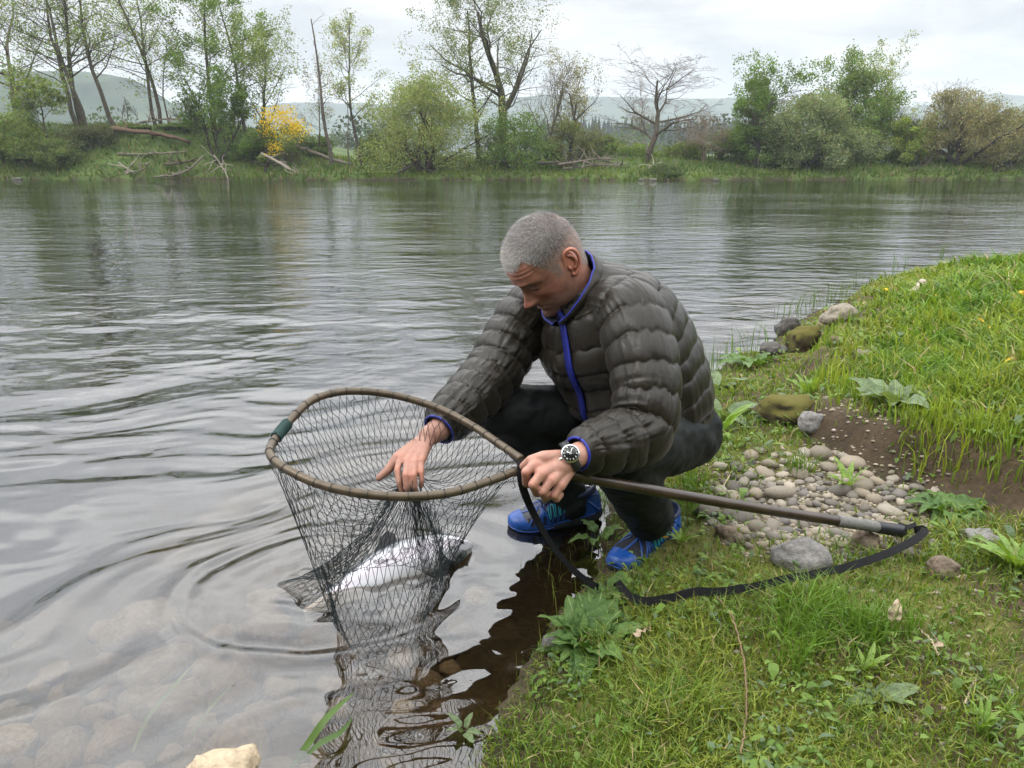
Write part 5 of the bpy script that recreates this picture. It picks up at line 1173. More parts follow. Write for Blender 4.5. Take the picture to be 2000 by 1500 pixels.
M_FISH = mf.principled(mf.attr(), 0.24, mf.bump(vo.outputs['Distance'], 0.25, 0.002), 0.8, Metallic=0.28)
M_FIN = plain('fin_dark', (0.045, 0.047, 0.05), 0.45, 0.3, 90, 0.4, 0.003)
fish = empty('salmon', fo + fX * fL * 0.5)
MB().add(fv.reshape(-1, 3), None, grid_faces(90, 48), fc_.reshape(-1, 3)).build('fish_body', M_FISH, fish)
def fin(name, pts, mat=M_FIN, th=0.0022):
    """fin from outline points given as (length fraction, height along the back axis, sideways)"""
    p_ = np.array([fo + fX * a_ * fL + fD * (b_ + fbend(a_)) + fN * c_ + np.array([0, 0, -0.075]) * (1 - a_) ** 2 for a_, b_, c_ in pts]); n = len(p_); c = p_.mean(0); nv = norm(np.cross(p_[1] - p_[0], p_[2] - p_[1]))
    v = np.vstack([p_ + nv * th * 0.3, p_ - nv * th * 0.3, c + nv * th, c - nv * th]); j = np.arange(n); k = (j + 1) % n
    MB().add(v, np.vstack([np.stack([j, k, np.full(n, 2 * n)], 1), np.stack([k + n, j + n, np.full(n, 2 * n + 1)], 1)]), np.stack([j, j + n, k + n, k], 1)).build(name, mat, fish, smooth=False, color=False)
fin('dorsal_fin', [(0.44, 0.060, 0), (0.58, 0.066, 0), (0.575, 0.092, 0.004), (0.54, 0.106, 0.006), (0.50, 0.098, 0.006), (0.455, 0.074, 0.002)])
fin('adipose_fin', [(0.16, 0.028, 0), (0.19, 0.032, 0), (0.155, 0.045, 0)])
fin('tail_fin', [(0.02, 0.020, 0), (-0.05, 0.055, 0), (-0.12, 0.085, 0), (-0.09, 0.03, 0), (-0.08, 0.0, 0), (-0.09, -0.03, 0), (-0.12, -0.08, 0), (-0.05, -0.05, 0), (0.02, -0.020, 0)])
fin('anal_fin', [(0.20, -0.030, 0), (0.27, -0.040, 0), (0.24, -0.072, 0.01), (0.19, -0.066, 0.01)])
fin('pelvic_fin', [(0.44, -0.058, 0.012), (0.48, -0.060, 0.016), (0.43, -0.088, 0.024), (0.40, -0.082, 0.022)])
fin('pectoral_fin', [(0.79, -0.030, 0.030), (0.81, -0.042, 0.026), (0.72, -0.072, 0.036), (0.69, -0.056, 0.040)])
gc_ = catmull(np.array([fo + fX * a_ * fL + fD * (b_ + fbend(a_)) + fN * c_ for a_, b_, c_ in ((0.855, 0.034, 0.021), (0.835, 0.012, 0.0335), (0.835, -0.016, 0.0335), (0.86, -0.040, 0.018))]), 20)
MB().add(*tube(gc_, 0.0016, 6)).build('gill_cover', M_FIN, fish, color=False)
ey = fo + fX * 0.925 * fL + fD * (0.010 + fbend(0.925)) + fN * 0.0225; MB().add(*ellipsoid(ey, (0.0062, 0.0062, 0.0062))).build('eye', plain('fish_eye', (0.01, 0.01, 0.012), 0.1), fish, color=False)
mo = catmull(np.array([fo + fX * a_ * fL + fD * (b_ + fbend(a_)) + fN * c_ for a_, b_, c_ in ((1.0, -0.003, 0.003), (0.965, -0.012, 0.014), (0.93, -0.018, 0.0195))]), 12); MB().add(*tube(mo, 0.0012, 6)).build('mouth', M_FIN, fish, color=False)
settle(fish); tag(fish, 'silver salmon lying on its side at the water surface inside the net', 'fish')

# ------------------------------------------------------------------ the landing net
hoop_px = [(1022, 914, 1.705), (965, 936, 1.640), (885, 961, 1.570), (800, 970, 1.535), (705, 964, 1.525), (622, 945, 1.538), (558, 915, 1.565), (528, 888, 1.605), (536, 860, 1.655), (568, 820, 1.725), (606, 784, 1.790), (650, 768, 1.835), (705, 764, 1.865),
           (775, 773, 1.880), (852, 796, 1.868), (920, 830, 1.830), (975, 867, 1.775), (1018, 896, 1.720)]
hoop = catmull(np.array([P(*h_) for h_ in hoop_px]), 400)
hs_ = np.concatenate([[0], np.cumsum(np.linalg.norm(np.diff(hoop, axis=0), axis=1))])
mm = NT('bronze_hoop'); hn_ = mm.noise(30, 5)
M_HOOP = mm.principled(mm.ramp(hn_, (0.3, (0.055, 0.040, 0.025)), (0.7, (0.110, 0.083, 0.053))), 0.38, mm.bump(mm.noise(90, 4), 0.15, 0.002), 0.5, Metallic=0.35)
M_POLE = plain('dark_pole', (0.036, 0.022, 0.014), 0.30, 0.45, 14, 0.12, 0.002, 0.6); M_TAPE = plain('grey_tape', (0.16, 0.155, 0.145), 0.85, 0.25, 70, 0.5, 0.003)
M_CAP = plain('black_rubber', (0.014, 0.015, 0.020), 0.4, 0.3, 40, 0.2); M_WEB = plain('black_webbing', (0.008, 0.008, 0.009), 0.85, 0.35, 400, 0.6, 0.002, 0.2); M_BIND = plain('green_cord', (0.010, 0.040, 0.036), 0.7, 0.3, 200, 0.3)
net = empty('landing_net', P(1060, 922, 1.72))
MB().add(*tube(hoop, 0.0095, 14)).build('hoop', M_HOOP, net, color=False)
hd = catmull(np.array([P(1012, 908, 1.712), P(1040, 911, 1.715), P(1090, 921, 1.735), P(1150, 934, 1.757), P(1300, 962, 1.835), P(1500, 996, 1.950), P(1640, 1018, 2.030)]), 120)
MB().add(*tube(hd, np.interp(np.linspace(0, 1, 120), [0, 0.06, 0.2, 1], [0.0105, 0.0120, 0.0125, 0.0140]), 18)).build('handle', M_POLE, net, color=False)
tp0, tp1, tp2 = P(1634, 1017, 2.027), P(1712, 1029, 2.072), P(1766, 1038, 2.100)
MB().add(*tube(catmull([tp0, (tp0 + tp1) / 2, tp1], 24), 0.0158 + 0.0004 * np.sin(np.arange(24) * 1.9), 18)).build('grip_tape', M_TAPE, net, color=False)
cp_ = catmull([tp1, (tp1 + tp2) / 2, tp2], 24); MB().add(*tube(cp_, np.interp(np.linspace(0, 1, 24), [0, 0.05, 0.5, 0.55, 0.92, 1], [0.0150, 0.0172, 0.0168, 0.0180, 0.0176, 0.012]), 18)).build('end_cap', M_CAP, net, color=False)
# webbing strap from the hand, over the shallows, round to the handle end
st_pts = [P(1022, 902, 1.690), P(1017, 922, 1.682), P(1024, 962, 1.690), P(1045, 1010, 1.720), P(1075, 1062, 1.780), P(1110, 1105, 1.860), P(1150, 1138, 1.930), P(1195, 1160, 1.965)]
for a_, b_, z_ in ((1240, 1172, 0.085), (1300, 1178, 0.095), (1390, 1170, 0.10), (1480, 1152, 0.105), (1560, 1133, 0.11), (1640, 1112, 0.12), (1715, 1088, 0.13), (1770, 1064, 0.135), (1800, 1044, 0.135), (1805, 1033, 0.125), (1785, 1036, 0.115)):
    st_pts.append(PZ(a_, b_, z_))
sc = catmull(np.array(st_pts), 220)
tg = norm(np.gradient(sc, axis=0)); tt = np.linspace(0, 1, 220)
gz = land_at(sc[:, 0], sc[:, 1])[0]; sc[:, 2] = np.where(tt > 0.40, np.maximum(sc[:, 2], gz + 0.040), sc[:, 2])
upv = norm(np.array([0.1, -0.75, 0.8])); tw = 0.5 * np.sin(tt * 9) * 0.6
sd = norm(np.cross(tg, upv)); nv_ = np.cross(sd, tg); sd2 = sd * np.cos(tw)[:, None] + nv_ * np.sin(tw)[:, None]; nv2 = np.cross(sd2, tg)
MB().add(*ribbon(sc, sd2, nv2, 0.0098, 0.0022)).build('strap', M_WEB, net, color=False, smooth=False)
lp_ = catmull([sc[-1], tp2 + np.array([0.03, 0, 0.02]), tp2 + np.array([0.0, -0.012, 0.018]), tp2 + np.array([-0.01, 0.012, 0.014])], 16); MB().add(*ribbon(lp_, np.tile([0.3, 0.9, 0.2], (16, 1)), np.tile([0, 0, 1.0], (16, 1)), 0.010, 0.0022)).build('strap_loop', M_WEB, net, color=False, smooth=False)
wl_ = np.linspace(0, 2 * np.pi, 30); hc0 = P(1022, 911, 1.707); hT = norm(hd[3] - hd[0]); hA = norm(np.cross(hT, [0, 0, 1.0])); hB = np.cross(hT, hA)
MB().add(*ribbon(hc0 + hA * (np.cos(wl_) * 0.0135)[:, None] + hB * (np.sin(wl_) * 0.0135)[:, None], np.tile(hT, (30, 1)), hA * np.cos(wl_)[:, None] + hB * np.sin(wl_)[:, None], 0.009, 0.002)).build('strap_hitch', M_WEB, net, color=False, smooth=False)

# netting: a diamond mesh hung from the hoop, relaxed under gravity, gathered in the right hand, closed round the fish
NU, NV, BL = 74, 31, 0.0206
ui = np.linspace(0.02, 0.98, NU) * hs_[-1]
rim = np.stack([np.interp(ui, hs_, hoop[:, k]) for k in range(3)], 1) - np.array([0, 0, 0.011])
# where the mesh meets the water: an outline round the fish
foot_px = [(868, 1078), (862, 1100), (845, 1128), (785, 1158), (700, 1180), (620, 1190), (575, 1186), (545, 1160), (535, 1138), (585, 1112), (640, 1098), (720, 1075), (800, 1062), (860, 1052), (925, 1056), (890, 1075)]
foot = catmull(np.array([PZ(a_, b_, 0.0) for a_, b_ in foot_px]), 300); fsl = np.concatenate([[0], np.cumsum(np.linalg.norm(np.diff(foot, axis=0), axis=1))])
fi = np.linspace(0, 1, NU) * fsl[-1]; bot = np.stack([np.interp(fi, fsl, foot[:, k]) for k in range(3)], 1); bot[:, 2] = -0.012
iA = int(np.argmin(np.linalg.norm(rim - P(550, 845, 1.68), axis=1))); iB = int(np.argmin(np.linalg.norm(rim - P(985, 872, 1.765), axis=1)))
cl_, cr_ = PZ(540, 1140, -0.012), PZ(892, 1066, -0.012)
for i in range(iA, iB + 1):                      # the gathered part falls in two bundles, to the tail and to the head of the fish
    k_ = (i - iA) / (iB - iA); c_ = cl_ if k_ < 0.48 else cr_; bot[i] = bot[i] * 0.36 + (c_ + np.array([(k_ - 0.5) * 0.06, (k_ - 0.5) * 0.03, 0])) * 0.64
rows = np.linspace(0, 1, NV)[None, :, None]; X = rim[:, None] * (1 - rows) + bot[:, None] * rows
rg = np.random.default_rng(44); X = X + rg.normal(size=X.shape) * 0.004
inv = np.ones((NU, NV)); inv[:, 0] = 0; inv[:, -1] = 0
hand_c = P(801, 928, 1.858)
iA = int(np.argmin(np.linalg.norm(rim - P(550, 845, 1.68), axis=1))); iB = int(np.argmin(np.linalg.norm(rim - P(985, 872, 1.765), axis=1))); iM = (iA + iB) / 2
gi, gj = [], []
for i in range(iA, iB + 1):
    j = int(round(np.linalg.norm(rim[i] - hand_c) / 0.0190)); j = min(max(j, 7), 21)
    for dj in (-1, 0, 1, 2): gi.append(i); gj.append(j + dj)
gi, gj = np.array(gi), np.array(gj); fr_ = (gi - iM) / (iB - iA)
gr = np.array([int(round(np.linalg.norm(rim[i] - hand_c) / 0.0190)) for i in gi])
tgt = hand_c + np.stack([fr_ * 0.022 + rg.normal(size=len(gi)) * 0.003, rg.normal(size=len(gi)) * 0.006, -(gj - np.clip(gr, 7, 21)) * 0.010], 1)
X[gi, gj] = tgt; inv[gi, gj] = 0
# the mesh beside the gathered part is drawn towards the hand less and less
for k_ in range(1, 13):
    for i in (iA - k_, (iB + k_) % NU):
        j = min(max(int(round(np.linalg.norm(rim[i] - hand_c) / 0.0190)), 7), 24); t_ = sstep(0, 1, k_ / 13.0); rest = rim[i] * (1 - j / (NV - 1)) + bot[i] * (j / (NV - 1))
        X[i, j] = hand_c * (1 - t_) + rest * t_ + np.array([0, 0, -0.03 * math.sin(math.pi * t_)]); inv[i, j] = 0
wts = inv[..., None]; V = np.zeros_like(X)
fce = fo + fX * fL * 0.5
def pairs():
    out = []
    for par in (0, 1):
        js = np.arange(par, NV - 1, 2); sh = 1 if par else 0
        for dlt in ((0, 1) if par else (-1, 0)):
            ii = np.arange(NU); kk_ = ii + dlt; kk_ = kk_ % NU; ok = kk_ >= 0; I, Jj = np.meshgrid(ii[ok], js, indexing='ij'); K = np.meshgrid(kk_[ok], js, indexing='ij')[0]
            out.append((I.ravel(), Jj.ravel(), K.ravel(), Jj.ravel() + 1))
    return out
PR = pairs()
# even rows sit half a mesh to the side
for it in range(500):
    V = V * 0.92 + np.array([0, 0, -9.8]) * 0.00006 * wts; X = X + V * wts; X0 = X.copy()
    for rep in range(3):
        for I, Jj, K, M in PR:
            d = X[K, M] - X[I, Jj]; Ln = np.linalg.norm(d, axis=1, keepdims=True) + 1e-9; C = np.maximum(Ln - BL, 0) + np.minimum(Ln - 0.007, 0) * 0.3
            wa, wb = inv[I, Jj][:, None], inv[K, M][:, None]; g = C / Ln * d / np.maximum(wa + wb, 1e-6)
            X[I, Jj] += wa * g * 0.9; X[K, M] -= wb * g * 0.9
        # sideways shape: neighbours keep apart a little
        mid = 0.5 * (np.roll(X, 1, 0) + np.roll(X, -1, 0)); X = X + (mid - X) * 0.10 * wts
    X[..., 2] = np.where(inv > 0, np.maximum(X[..., 2], -0.015), X[..., 2])
    # rest on the fish
    loc = X - fo; sx_ = (loc @ fX) / fL; dy = loc @ fD - fbend(np.clip(sx_, 0, 1)); dn = loc @ fN
    hh_, th_ = np.interp(sx_, fs, fhh) + 0.002, np.interp(sx_, fs, fth) + 0.002; q_ = np.sqrt((dy / hh_) ** 2 + (dn / th_) ** 2); ins = (q_ < 1) & (sx_ > 0) & (sx_ < 1) & (inv > 0)
    up_ = np.where(ins, th_ * np.sqrt(np.clip(1 - (dy / hh_) ** 2, 0, 1)) - dn, 0); X = X + fN * up_[..., None]
    V = (X - X0) * 0.0 + V
E0, E1 = [], []
for I, Jj, K, M in PR: E0.append(X[I, Jj]); E1.append(X[K, M])
E0, E1 = np.concatenate(E0), np.concatenate(E1); ln = np.linalg.norm(E1 - E0, axis=1); ok = ln < 0.09; E0, E1 = E0[ok], E1[ok]
r_ = np.full(len(E0), 0.00064); M_CORD = plain('net_cord', (0.006, 0.013, 0.014), 0.65, 0.4, 30, 0.1)
tag(MB().add(*frusta(E0, E1, r_, r_, 4)).build('netting', M_CORD, net, color=False), kind='stuff')
# loose bundle held in the fist
bm_ = MB()
for k in range(34):
    o1 = rg.normal(size=3) * 0.006; o2 = rg.normal(size=3) * 0.011; o3 = rg.normal(size=3) * 0.020
    bm_.add(*tube(catmull([P(797, 925, 1.862) + o1, P(800, 940, 1.850) + o1 * 1.2, P(803, 958, 1.840) + o2, P(814, 990, 1.835) + o3], 12), 0.0008, 4))
tag(bm_.build('bunched_netting', M_CORD, net, color=False), kind='stuff')
# lashing that ties the mesh to the hoop
lm_ = MB(); hT_, hN_, hB_ = frames(hoop)
for k in range(0, NU, 2):
    i = int(np.argmin(np.abs(hs_ - ui[k]))); th = np.linspace(0, 2 * np.pi, 11); tl = np.linspace(-0.0014, 0.0014, 11)
    lm_.add(*tube(hoop[i] + hN_[i] * (np.cos(th) * 0.0104)[:, None] + hB_[i] * (np.sin(th) * 0.0104)[:, None] + hT_[i] * tl[:, None], 0.0008, 4, False))
for k in range(0, NU, 7):
    i = int(np.argmin(np.abs(hs_ - ui[k]))); q_ = [hoop[i] - hN_[i] * 0.011]
    for s2 in range(4): q_.append(q_[-1] + np.array([rg.normal() * 0.005, rg.normal() * 0.005, -0.006]))
    lm_.add(*tube(catmull(q_, 8), 0.0007, 4))
tag(lm_.build('lashing', M_CORD, net, color=False), kind='stuff')
i0 = int(np.argmin(np.linalg.norm(hoop - P(546, 842, 1.69), axis=1))); th = np.linspace(0, 2 * np.pi * 13, 240); ii = np.linspace(i0 - 8, i0 + 8, 240)
hp2 = np.stack([np.interp(ii, np.arange(400), hoop[:, k]) for k in range(3)], 1); MB().add(*tube(hp2 + hN_[i0] * (np.cos(th) * 0.0112)[:, None] + hB_[i0] * (np.sin(th) * 0.0112)[:, None], 0.0024, 6)).build('cord_binding', M_BIND, net, color=False)
settle(net); tag(net, 'long-handled landing net with bronze hoop and dark mesh held by the man', 'landing net')
# ------------------------------------------------------------------ near bank: stones, pebbles, grass, weeds
def G(px, py, up=0.0):
    """photo pixel -> point on the ground sheet"""
    z = 0.05
    for _ in range(14):
        p_ = PZ(px, py, z); z = 0.5 * z + 0.5 * zl(p_)
    p_[2] = zl(p_) + up
    return p_
rg = np.random.default_rng(500)
def stone(name, label, px, py, w, h, col_seed, flat=0.6, turn=0.0, sink=0.25, mat=None, deep=None, cat='stone', group=None):
    """a stone w photo pixels wide standing at the photo point"""
    p_ = G(px, py) if deep is None else np.append(PZ(px, py, 0)[:2], deep); d = math.hypot(p_[1], CAMZ - p_[2]); R = w / 2 / FPX * d
    o = link(name, ST_HI[col_seed % 5] if mat is None else None) if mat is None else link(name, stone_copy(col_seed, mat))
    hh_ = h / 2 / FPX * d * 1.25
    o.scale = (R, R * 0.85, hh_); o.rotation_euler = (rg.normal() * 0.12, rg.normal() * 0.12, turn); o.location = (p_[0], p_[1] + R * 0.3, p_[2] + hh_ * (1 - 2 * sink))
    if label: tag(o, label, cat, group)
    return o
def stone_copy(k, mat):
    me = stone_mesh(200 + k, 4, 0.24); me.materials.clear(); me.materials.append(mat); return me
mm_ = NT('mossy_rock'); _n = mm_.noise(3.2, 6, 0.65); _g = mm_.add('ShaderNodeNewGeometry').outputs['Normal']; _s = mm_.add('ShaderNodeSeparateXYZ', {0: _g})
_t = mm_.math('ADD', _s.outputs['Z'], mm_.math('MULTIPLY', _n, 1.2))
M_MOSS = mm_.principled(mm_.ramp(_t, (0.55, (0.060, 0.045, 0.032)), (0.95, (0.105, 0.100, 0.035)), (1.3, (0.150, 0.135, 0.040))), 0.95, mm_.bump(mm_.noise(40, 6), 0.7, 0.02), 0.15)
M_DROCK = plain('dark_rock', (0.060, 0.052, 0.045), 0.6, 0.5, 5, 0.5, 0.02); M_PROCK = plain('pale_rock', (0.21, 0.18, 0.135), 0.8, 0.35, 5, 0.5, 0.02); M_WROCK = plain('buff_rock', (0.42, 0.33, 0.22), 0.55, 0.3, 4, 0.4, 0.02); M_GROCK = plain('grey_rock', (0.20, 0.19, 0.18), 0.8, 0.35, 5, 0.5, 0.02); M_BROCK = plain('brown_rock', (0.16, 0.12, 0.085), 0.85, 0.4, 5, 0.5, 0.02)
stone('waterside_stone', 'smooth dark wet stone at the water edge right of the man', 1540, 652, 44, 32, 1, mat=M_DROCK)
stone('waterside_stone', 'rounded mossy boulder beside the dark wet stone', 1574, 684, 62, 50, 2, mat=M_MOSS)
stone('waterside_stone', 'jagged dark rock lying in the water below the mossy boulder', 1510, 694, 50, 24, 3, mat=M_DROCK)
stone('waterside_stone', 'small brown stone right of the mossy boulder', 1636, 672, 26, 16, 4, mat=M_BROCK)
stone('bank_rock', 'long pale rock half buried in the turf above the waterside stones', 1640, 630, 64, 30, 5, turn=0.5, mat=M_PROCK)
stone('bank_rock', 'yellowish flat stone between the mossy boulder and pale rock', 1622, 640, 40, 26, 6, mat=M_WROCK)
stone('bank_rock', 'small pale stone in the turf below the pale rock', 1690, 700, 34, 18, 7, mat=M_PROCK)
stone('moss_mound', 'moss-capped dark boulder in the middle of the bank', 1545, 828, 108, 56, 8, mat=M_MOSS)
stone('bank_rock', 'grey rounded stone leaning against the moss-capped boulder', 1588, 838, 50, 34, 9, mat=M_GROCK)
stone('bank_rock', 'broad flat grey stone at the near edge of the pebbles', 1570, 1108, 92, 62, 10, mat=M_GROCK, sink=0.35)
stone('bank_rock', 'brown rounded stone among the pebbles below the handle tape', 1690, 1078, 58, 50, 11, mat=M_BROCK, sink=0.3)
stone('bank_rock', 'flat grey stone in the moss right of the handle end', 1928, 1062, 62, 30, 12, mat=M_GROCK, sink=0.35)
stone('bank_rock', 'dark brown stone in the moss left of the pebbles', 1424, 1058, 50, 34, 13, mat=M_BROCK, sink=0.35)
stone('bank_rock', 'reddish brown stone in the turf below the strap end', 1842, 1122, 54, 36, 14, mat=M_BROCK, sink=0.35)
stone('bank_rock', 'small blue-grey stone at the waterline by the big dock plant', 1078, 1272, 30, 40, 15, mat=M_GROCK)
stone('water_rock', 'buff pointed rock breaking the surface at the bottom of the picture', 428, 1520, 130, 110, 16, mat=M_WROCK, deep=-0.02, sink=0.60)
# wood stub on the bank
c_ = catmull([G(1768, 592, 0.0), G(1782, 580, 0.03), G(1800, 566, 0.045)], 10); tag(MB().add(*tube(c_ + rg.normal(size=c_.shape) * 0.002, np.linspace(0.016, 0.030, 10), 10), np.array([0.34, 0.29, 0.22])).build('wood_stub', M_WOOD), 'pale weathered wood stub sticking out of the upper bank grass', 'wood')

# pebbles of the hollow: the larger ones single, the gravel between as one part
def in_patch(px, py):
    return (np.exp(-(((px - 1600) / 190) ** 2 + ((py - 995 - 0.10 * (px - 1600)) / 78) ** 2) ** 2))
peb, tries = [], 0
while len(peb) < 285 and tries < 9000:
    tries += 1; px, py = rg.uniform(1370, 1830), rg.uniform(880, 1100)
    if rg.uniform() > in_patch(px, py) * 1.1: continue
    r = rg.choice([rg.uniform(8, 13), rg.uniform(12, 20), rg.uniform(18, 29)], p=[0.46, 0.38, 0.16])
    if all((px - a_) ** 2 + ((py - b_) * 1.7) ** 2 > (0.72 * (r + c_)) ** 2 for a_, b_, c_ in peb): peb.append((px, py, r))
def pebble(px, py, r, lift=0.10):
    p_ = G(px, py); d = math.hypot(p_[1], CAMZ - p_[2]); R = r / FPX * d
    o = link('pebble', ST_LO[rg.integers(0, 8)], None, ground); o.scale = (R * rg.uniform(0.9, 1.25), R * rg.uniform(0.75, 1.0), R * rg.uniform(0.5, 0.75)); o.rotation_euler = (rg.normal() * 0.2, rg.normal() * 0.2, rg.uniform(0, 6.3)); o.location = (p_[0], p_[1], p_[2] + R * lift)
for a_, b_, c_ in peb: pebble(a_, b_, c_ * 0.92)
for a_, b_, c_ in ((1590, 645, 8), (1604, 650, 9), (1612, 641, 8), (1585, 652, 7), (1600, 640, 8), (1596, 656, 7)): pebble(a_, b_, c_)
# small gravel
gm = MB(); base = [np.array([v.co[:] for v in m.vertices]) for m in ST_LO]; bf = [np.array([p_.vertices[:] for p_ in m.polygons]) for m in ST_LO]
bm = bmesh.new(); bmesh.ops.create_icosphere(bm, subdivisions=1, radius=1.0); iv = np.array([v.co[:] for v in bm.verts]); ifc = np.array([[v.index for v in f.verts] for f in bm.faces]); bm.free()
def gravel(n, fpx, r0, r1):
    k = 0
    while k < n:
        px, py, w = fpx()
        if rg.uniform() > w: continue
        p_ = PZ(px, py, 0.06); p_[2] = 0; k += 1; GP.append((p_[0], p_[1], rg.uniform(r0, r1)))
GP = []
gravel(2000, lambda: (lambda a_, b_: (a_, b_, in_patch(a_, b_) ** 0.6))(rg.uniform(1350, 1850), rg.uniform(870, 1110)), 0.003, 0.008)
gravel(300, lambda: (lambda a_, b_: (a_, b_, 1.0))(rg.uniform(1560, 1860), rg.uniform(830, 980)), 0.003, 0.009)
gravel(260, lambda: (lambda a_, b_: (a_, b_, 1.0))(rg.uniform(1390, 2000), rg.uniform(1080, 1500)), 0.003, 0.008)
GP = np.array(GP); gz = land_at(GP[:, 0], GP[:, 1])[0]
for (x, y, r), z in zip(GP, gz):
    c0 = np.array([0.27, 0.235, 0.19]) * rg.uniform(0.5, 1.5) * np.array([1, rg.uniform(0.93, 1.02), rg.uniform(0.8, 1.05)]); gm.add(iv * (r * np.array([1.2, 0.9, 0.65]) * rg.uniform(0.8, 1.2, 3)) + np.array([x, y, z + r * 0.2]), ifc, None, c0)
mgv = NT('gravel'); mgv.principled(mgv.attr(), 0.8, None, 0.3)
tag(gm.build('gravel', mgv.m, ground), kind='stuff')
# stones on the river bed
M_BEDS = NT('bed_stone'); _oi = M_BEDS.add('ShaderNodeObjectInfo').outputs['Random']; _n = M_BEDS.noise(6, 6, 0.65)
M_BEDS = M_BEDS.principled(M_BEDS.mix(1.0, M_BEDS.ramp(_oi, (0, (0.10, 0.075, 0.045)), (0.5, (0.20, 0.15, 0.095)), (0.8, (0.16, 0.14, 0.11)), (1, (0.34, 0.28, 0.20))), M_BEDS.ramp(_n, (0.3, 0.5), (0.7, 1.3)), 'MULTIPLY'), 0.8, M_BEDS.bump(_n, 0.3, 0.02), 0.2)
BED_M = []
for k in range(5):
    me = stone_mesh(60 + k, 3, 0.18); me.materials.clear(); me.materials.append(M_BEDS); BED_M.append(me)
bs, tries = [], 0
while len(bs) < 95 and tries < 4000:
    tries += 1; px, py = rg.uniform(-150, 960), 1180 + 400 * rg.uniform() ** 0.75; r = rg.uniform(18, 70)
    if px > 560 + (1500 - py) * 0.0 and r > 34: r *= 0.5
    if all((px - a_) ** 2 + ((py - b_) * 1.6) ** 2 > (0.85 * (r + c_)) ** 2 for a_, b_, c_ in bs): bs.append((px, py, r))
for px, py, r in bs:
    p_ = PZ(px, py, -0.12); z = zl(p_); d = math.hypot(p_[1], CAMZ - z); R = r / FPX * d
    if z > -0.03: continue
    hz0 = min(R * rg.uniform(0.45, 0.7), max(0.012, (-z) * 0.62))
    o = link('stone', BED_M[rg.integers(0, 5)], None, ground); o.scale = (R * rg.uniform(0.9, 1.25), R * rg.uniform(0.7, 1.0), hz0); o.rotation_euler = (0, 0, rg.uniform(0, 6.3)); o.location = (p_[0], p_[1], z + hz0 * 0.35)

# ---- turf
M_GRASS = leafmat('grass_blades', 0.40, 0.45, 0.3)
def blades(mb, x, y, h, w, lean, col, curl=0.5, z=None):
    n = len(x); z = land_at(x, y)[0] if z is None else z; az = rg.uniform(0, 2 * np.pi, n); la = rg.uniform(0, 2 * np.pi, n)
    s_ = np.stack([np.cos(az), np.sin(az), 0 * az], 1) * w[:, None]; L = np.stack([np.cos(la), np.sin(la), 0 * la], 1) * (lean * h)[:, None]
    b = np.stack([x, y, z - 0.004], 1); m = b + L * 0.35 + np.array([0, 0, 1.0]) * (h * 0.60)[:, None]; t = b + L * (1 + curl * rg.uniform(0, 1, n))[:, None] + np.array([0, 0, 1.0]) * (h * (1 - 0.45 * lean * rg.uniform(0, 1, n)))[:, None]
    v = np.stack([b - s_, b + s_, m + s_ * 0.8, m - s_ * 0.8, t], 1).reshape(-1, 3); k = np.arange(n)[:, None] * 5
    cc = np.repeat(col, 5, 0); cc[4::5] *= 1.15; cc[0::5] *= 0.9; cc[1::5] *= 0.9
    mb.add(v, k + np.array([[3, 2, 4]]), k + np.array([[0, 1, 2, 3]]), cc)
def polar(n, r0, r1, a0, a1, power=1.0):
    r = r0 * (r1 / r0) ** (rg.uniform(size=n) ** power); a_ = np.radians(rg.uniform(a0, a1, n)); return r * np.sin(a_), r * np.cos(a_)
x, y = polar(235000, 0.75, 10.5, -12, 62)
z, ds, dc, df = land_at(x, y); dist = np.hypot(x, y)
nz = fbm(x * 2.6, y * 2.6, 0, 601, 4); nf = fbm(x * 8, y * 8, 0, 602, 3)
pxx = 1000 + FPX * x / (y * _C + (CAMZ - z) * _S); pyy = 750 - FPX * (y * _S + (z - CAMZ) * _C) / (y * _C + (CAMZ - z) * _S)
pm = in_patch(pxx, pyy); scar = np.exp(-((dc - 0.055) / 0.095) ** 2) * sstep(3.1, 2.8, y) * sstep(1.65, 1.9, y)
upper = sstep(0.10, 0.55, dc)
dens = (0.50 + 0.35 * sstep(-0.3, 0.4, nz) + 0.5 * upper) * (1 - 0.97 * np.clip(pm * 1.25, 0, 1)) * (1 - 0.93 * np.clip(scar * 1.2, 0, 1)) * sstep(-0.045, 0.025, ds + 0.04 * nf)
dens *= 1 - 0.55 * sstep(0.25, 0.75, fbm(x * 1.7 + 9, y * 1.7, 0, 603, 3)) * (1 - upper)
sd_ = np.min(np.hypot(x[:, None] - sc[90::6, 0], y[:, None] - sc[90::6, 1] - 0.01), axis=1); dens *= 0.25 + 0.75 * sstep(0.010, 0.035, sd_)
foot_ = np.minimum(np.hypot(x - (lt[0] + lh_[0]) / 2, y - (lt[1] + lh_[1]) / 2) / 0.13, 1.0); dens *= sstep(0.6, 1.0, foot_)
k = rg.uniform(size=len(x)) < dens; x, y, z, dc, ds, nz, nf, upper, dist = [q_[k] for q_ in (x, y, z, dc, ds, nz, nf, upper, dist)]; n = len(x)
tuft = sstep(0.15, 0.6, fbm(x * 3.3 + 3, y * 3.3, 0, 604, 3))
lushc = np.exp(-((x - G(1600, 1225)[0]) ** 2 + (y - G(1600, 1225)[1]) ** 2) / 0.13 ** 2) + np.exp(-((x - G(1330, 1380)[0]) ** 2 + (y - G(1330, 1380)[1]) ** 2) / 0.10 ** 2) * 0.5
h = 0.018 + 0.022 * rg.uniform(size=n) + 0.030 * tuft * rg.uniform(size=n) + upper * (0.024 + 0.050 * rg.uniform(size=n) ** 1.5 + 0.045 * tuft * rg.uniform(size=n)) + 0.10 * lushc * rg.uniform(size=n)
h *= 1 - 0.55 * np.exp(-(ds / 0.06) ** 2)
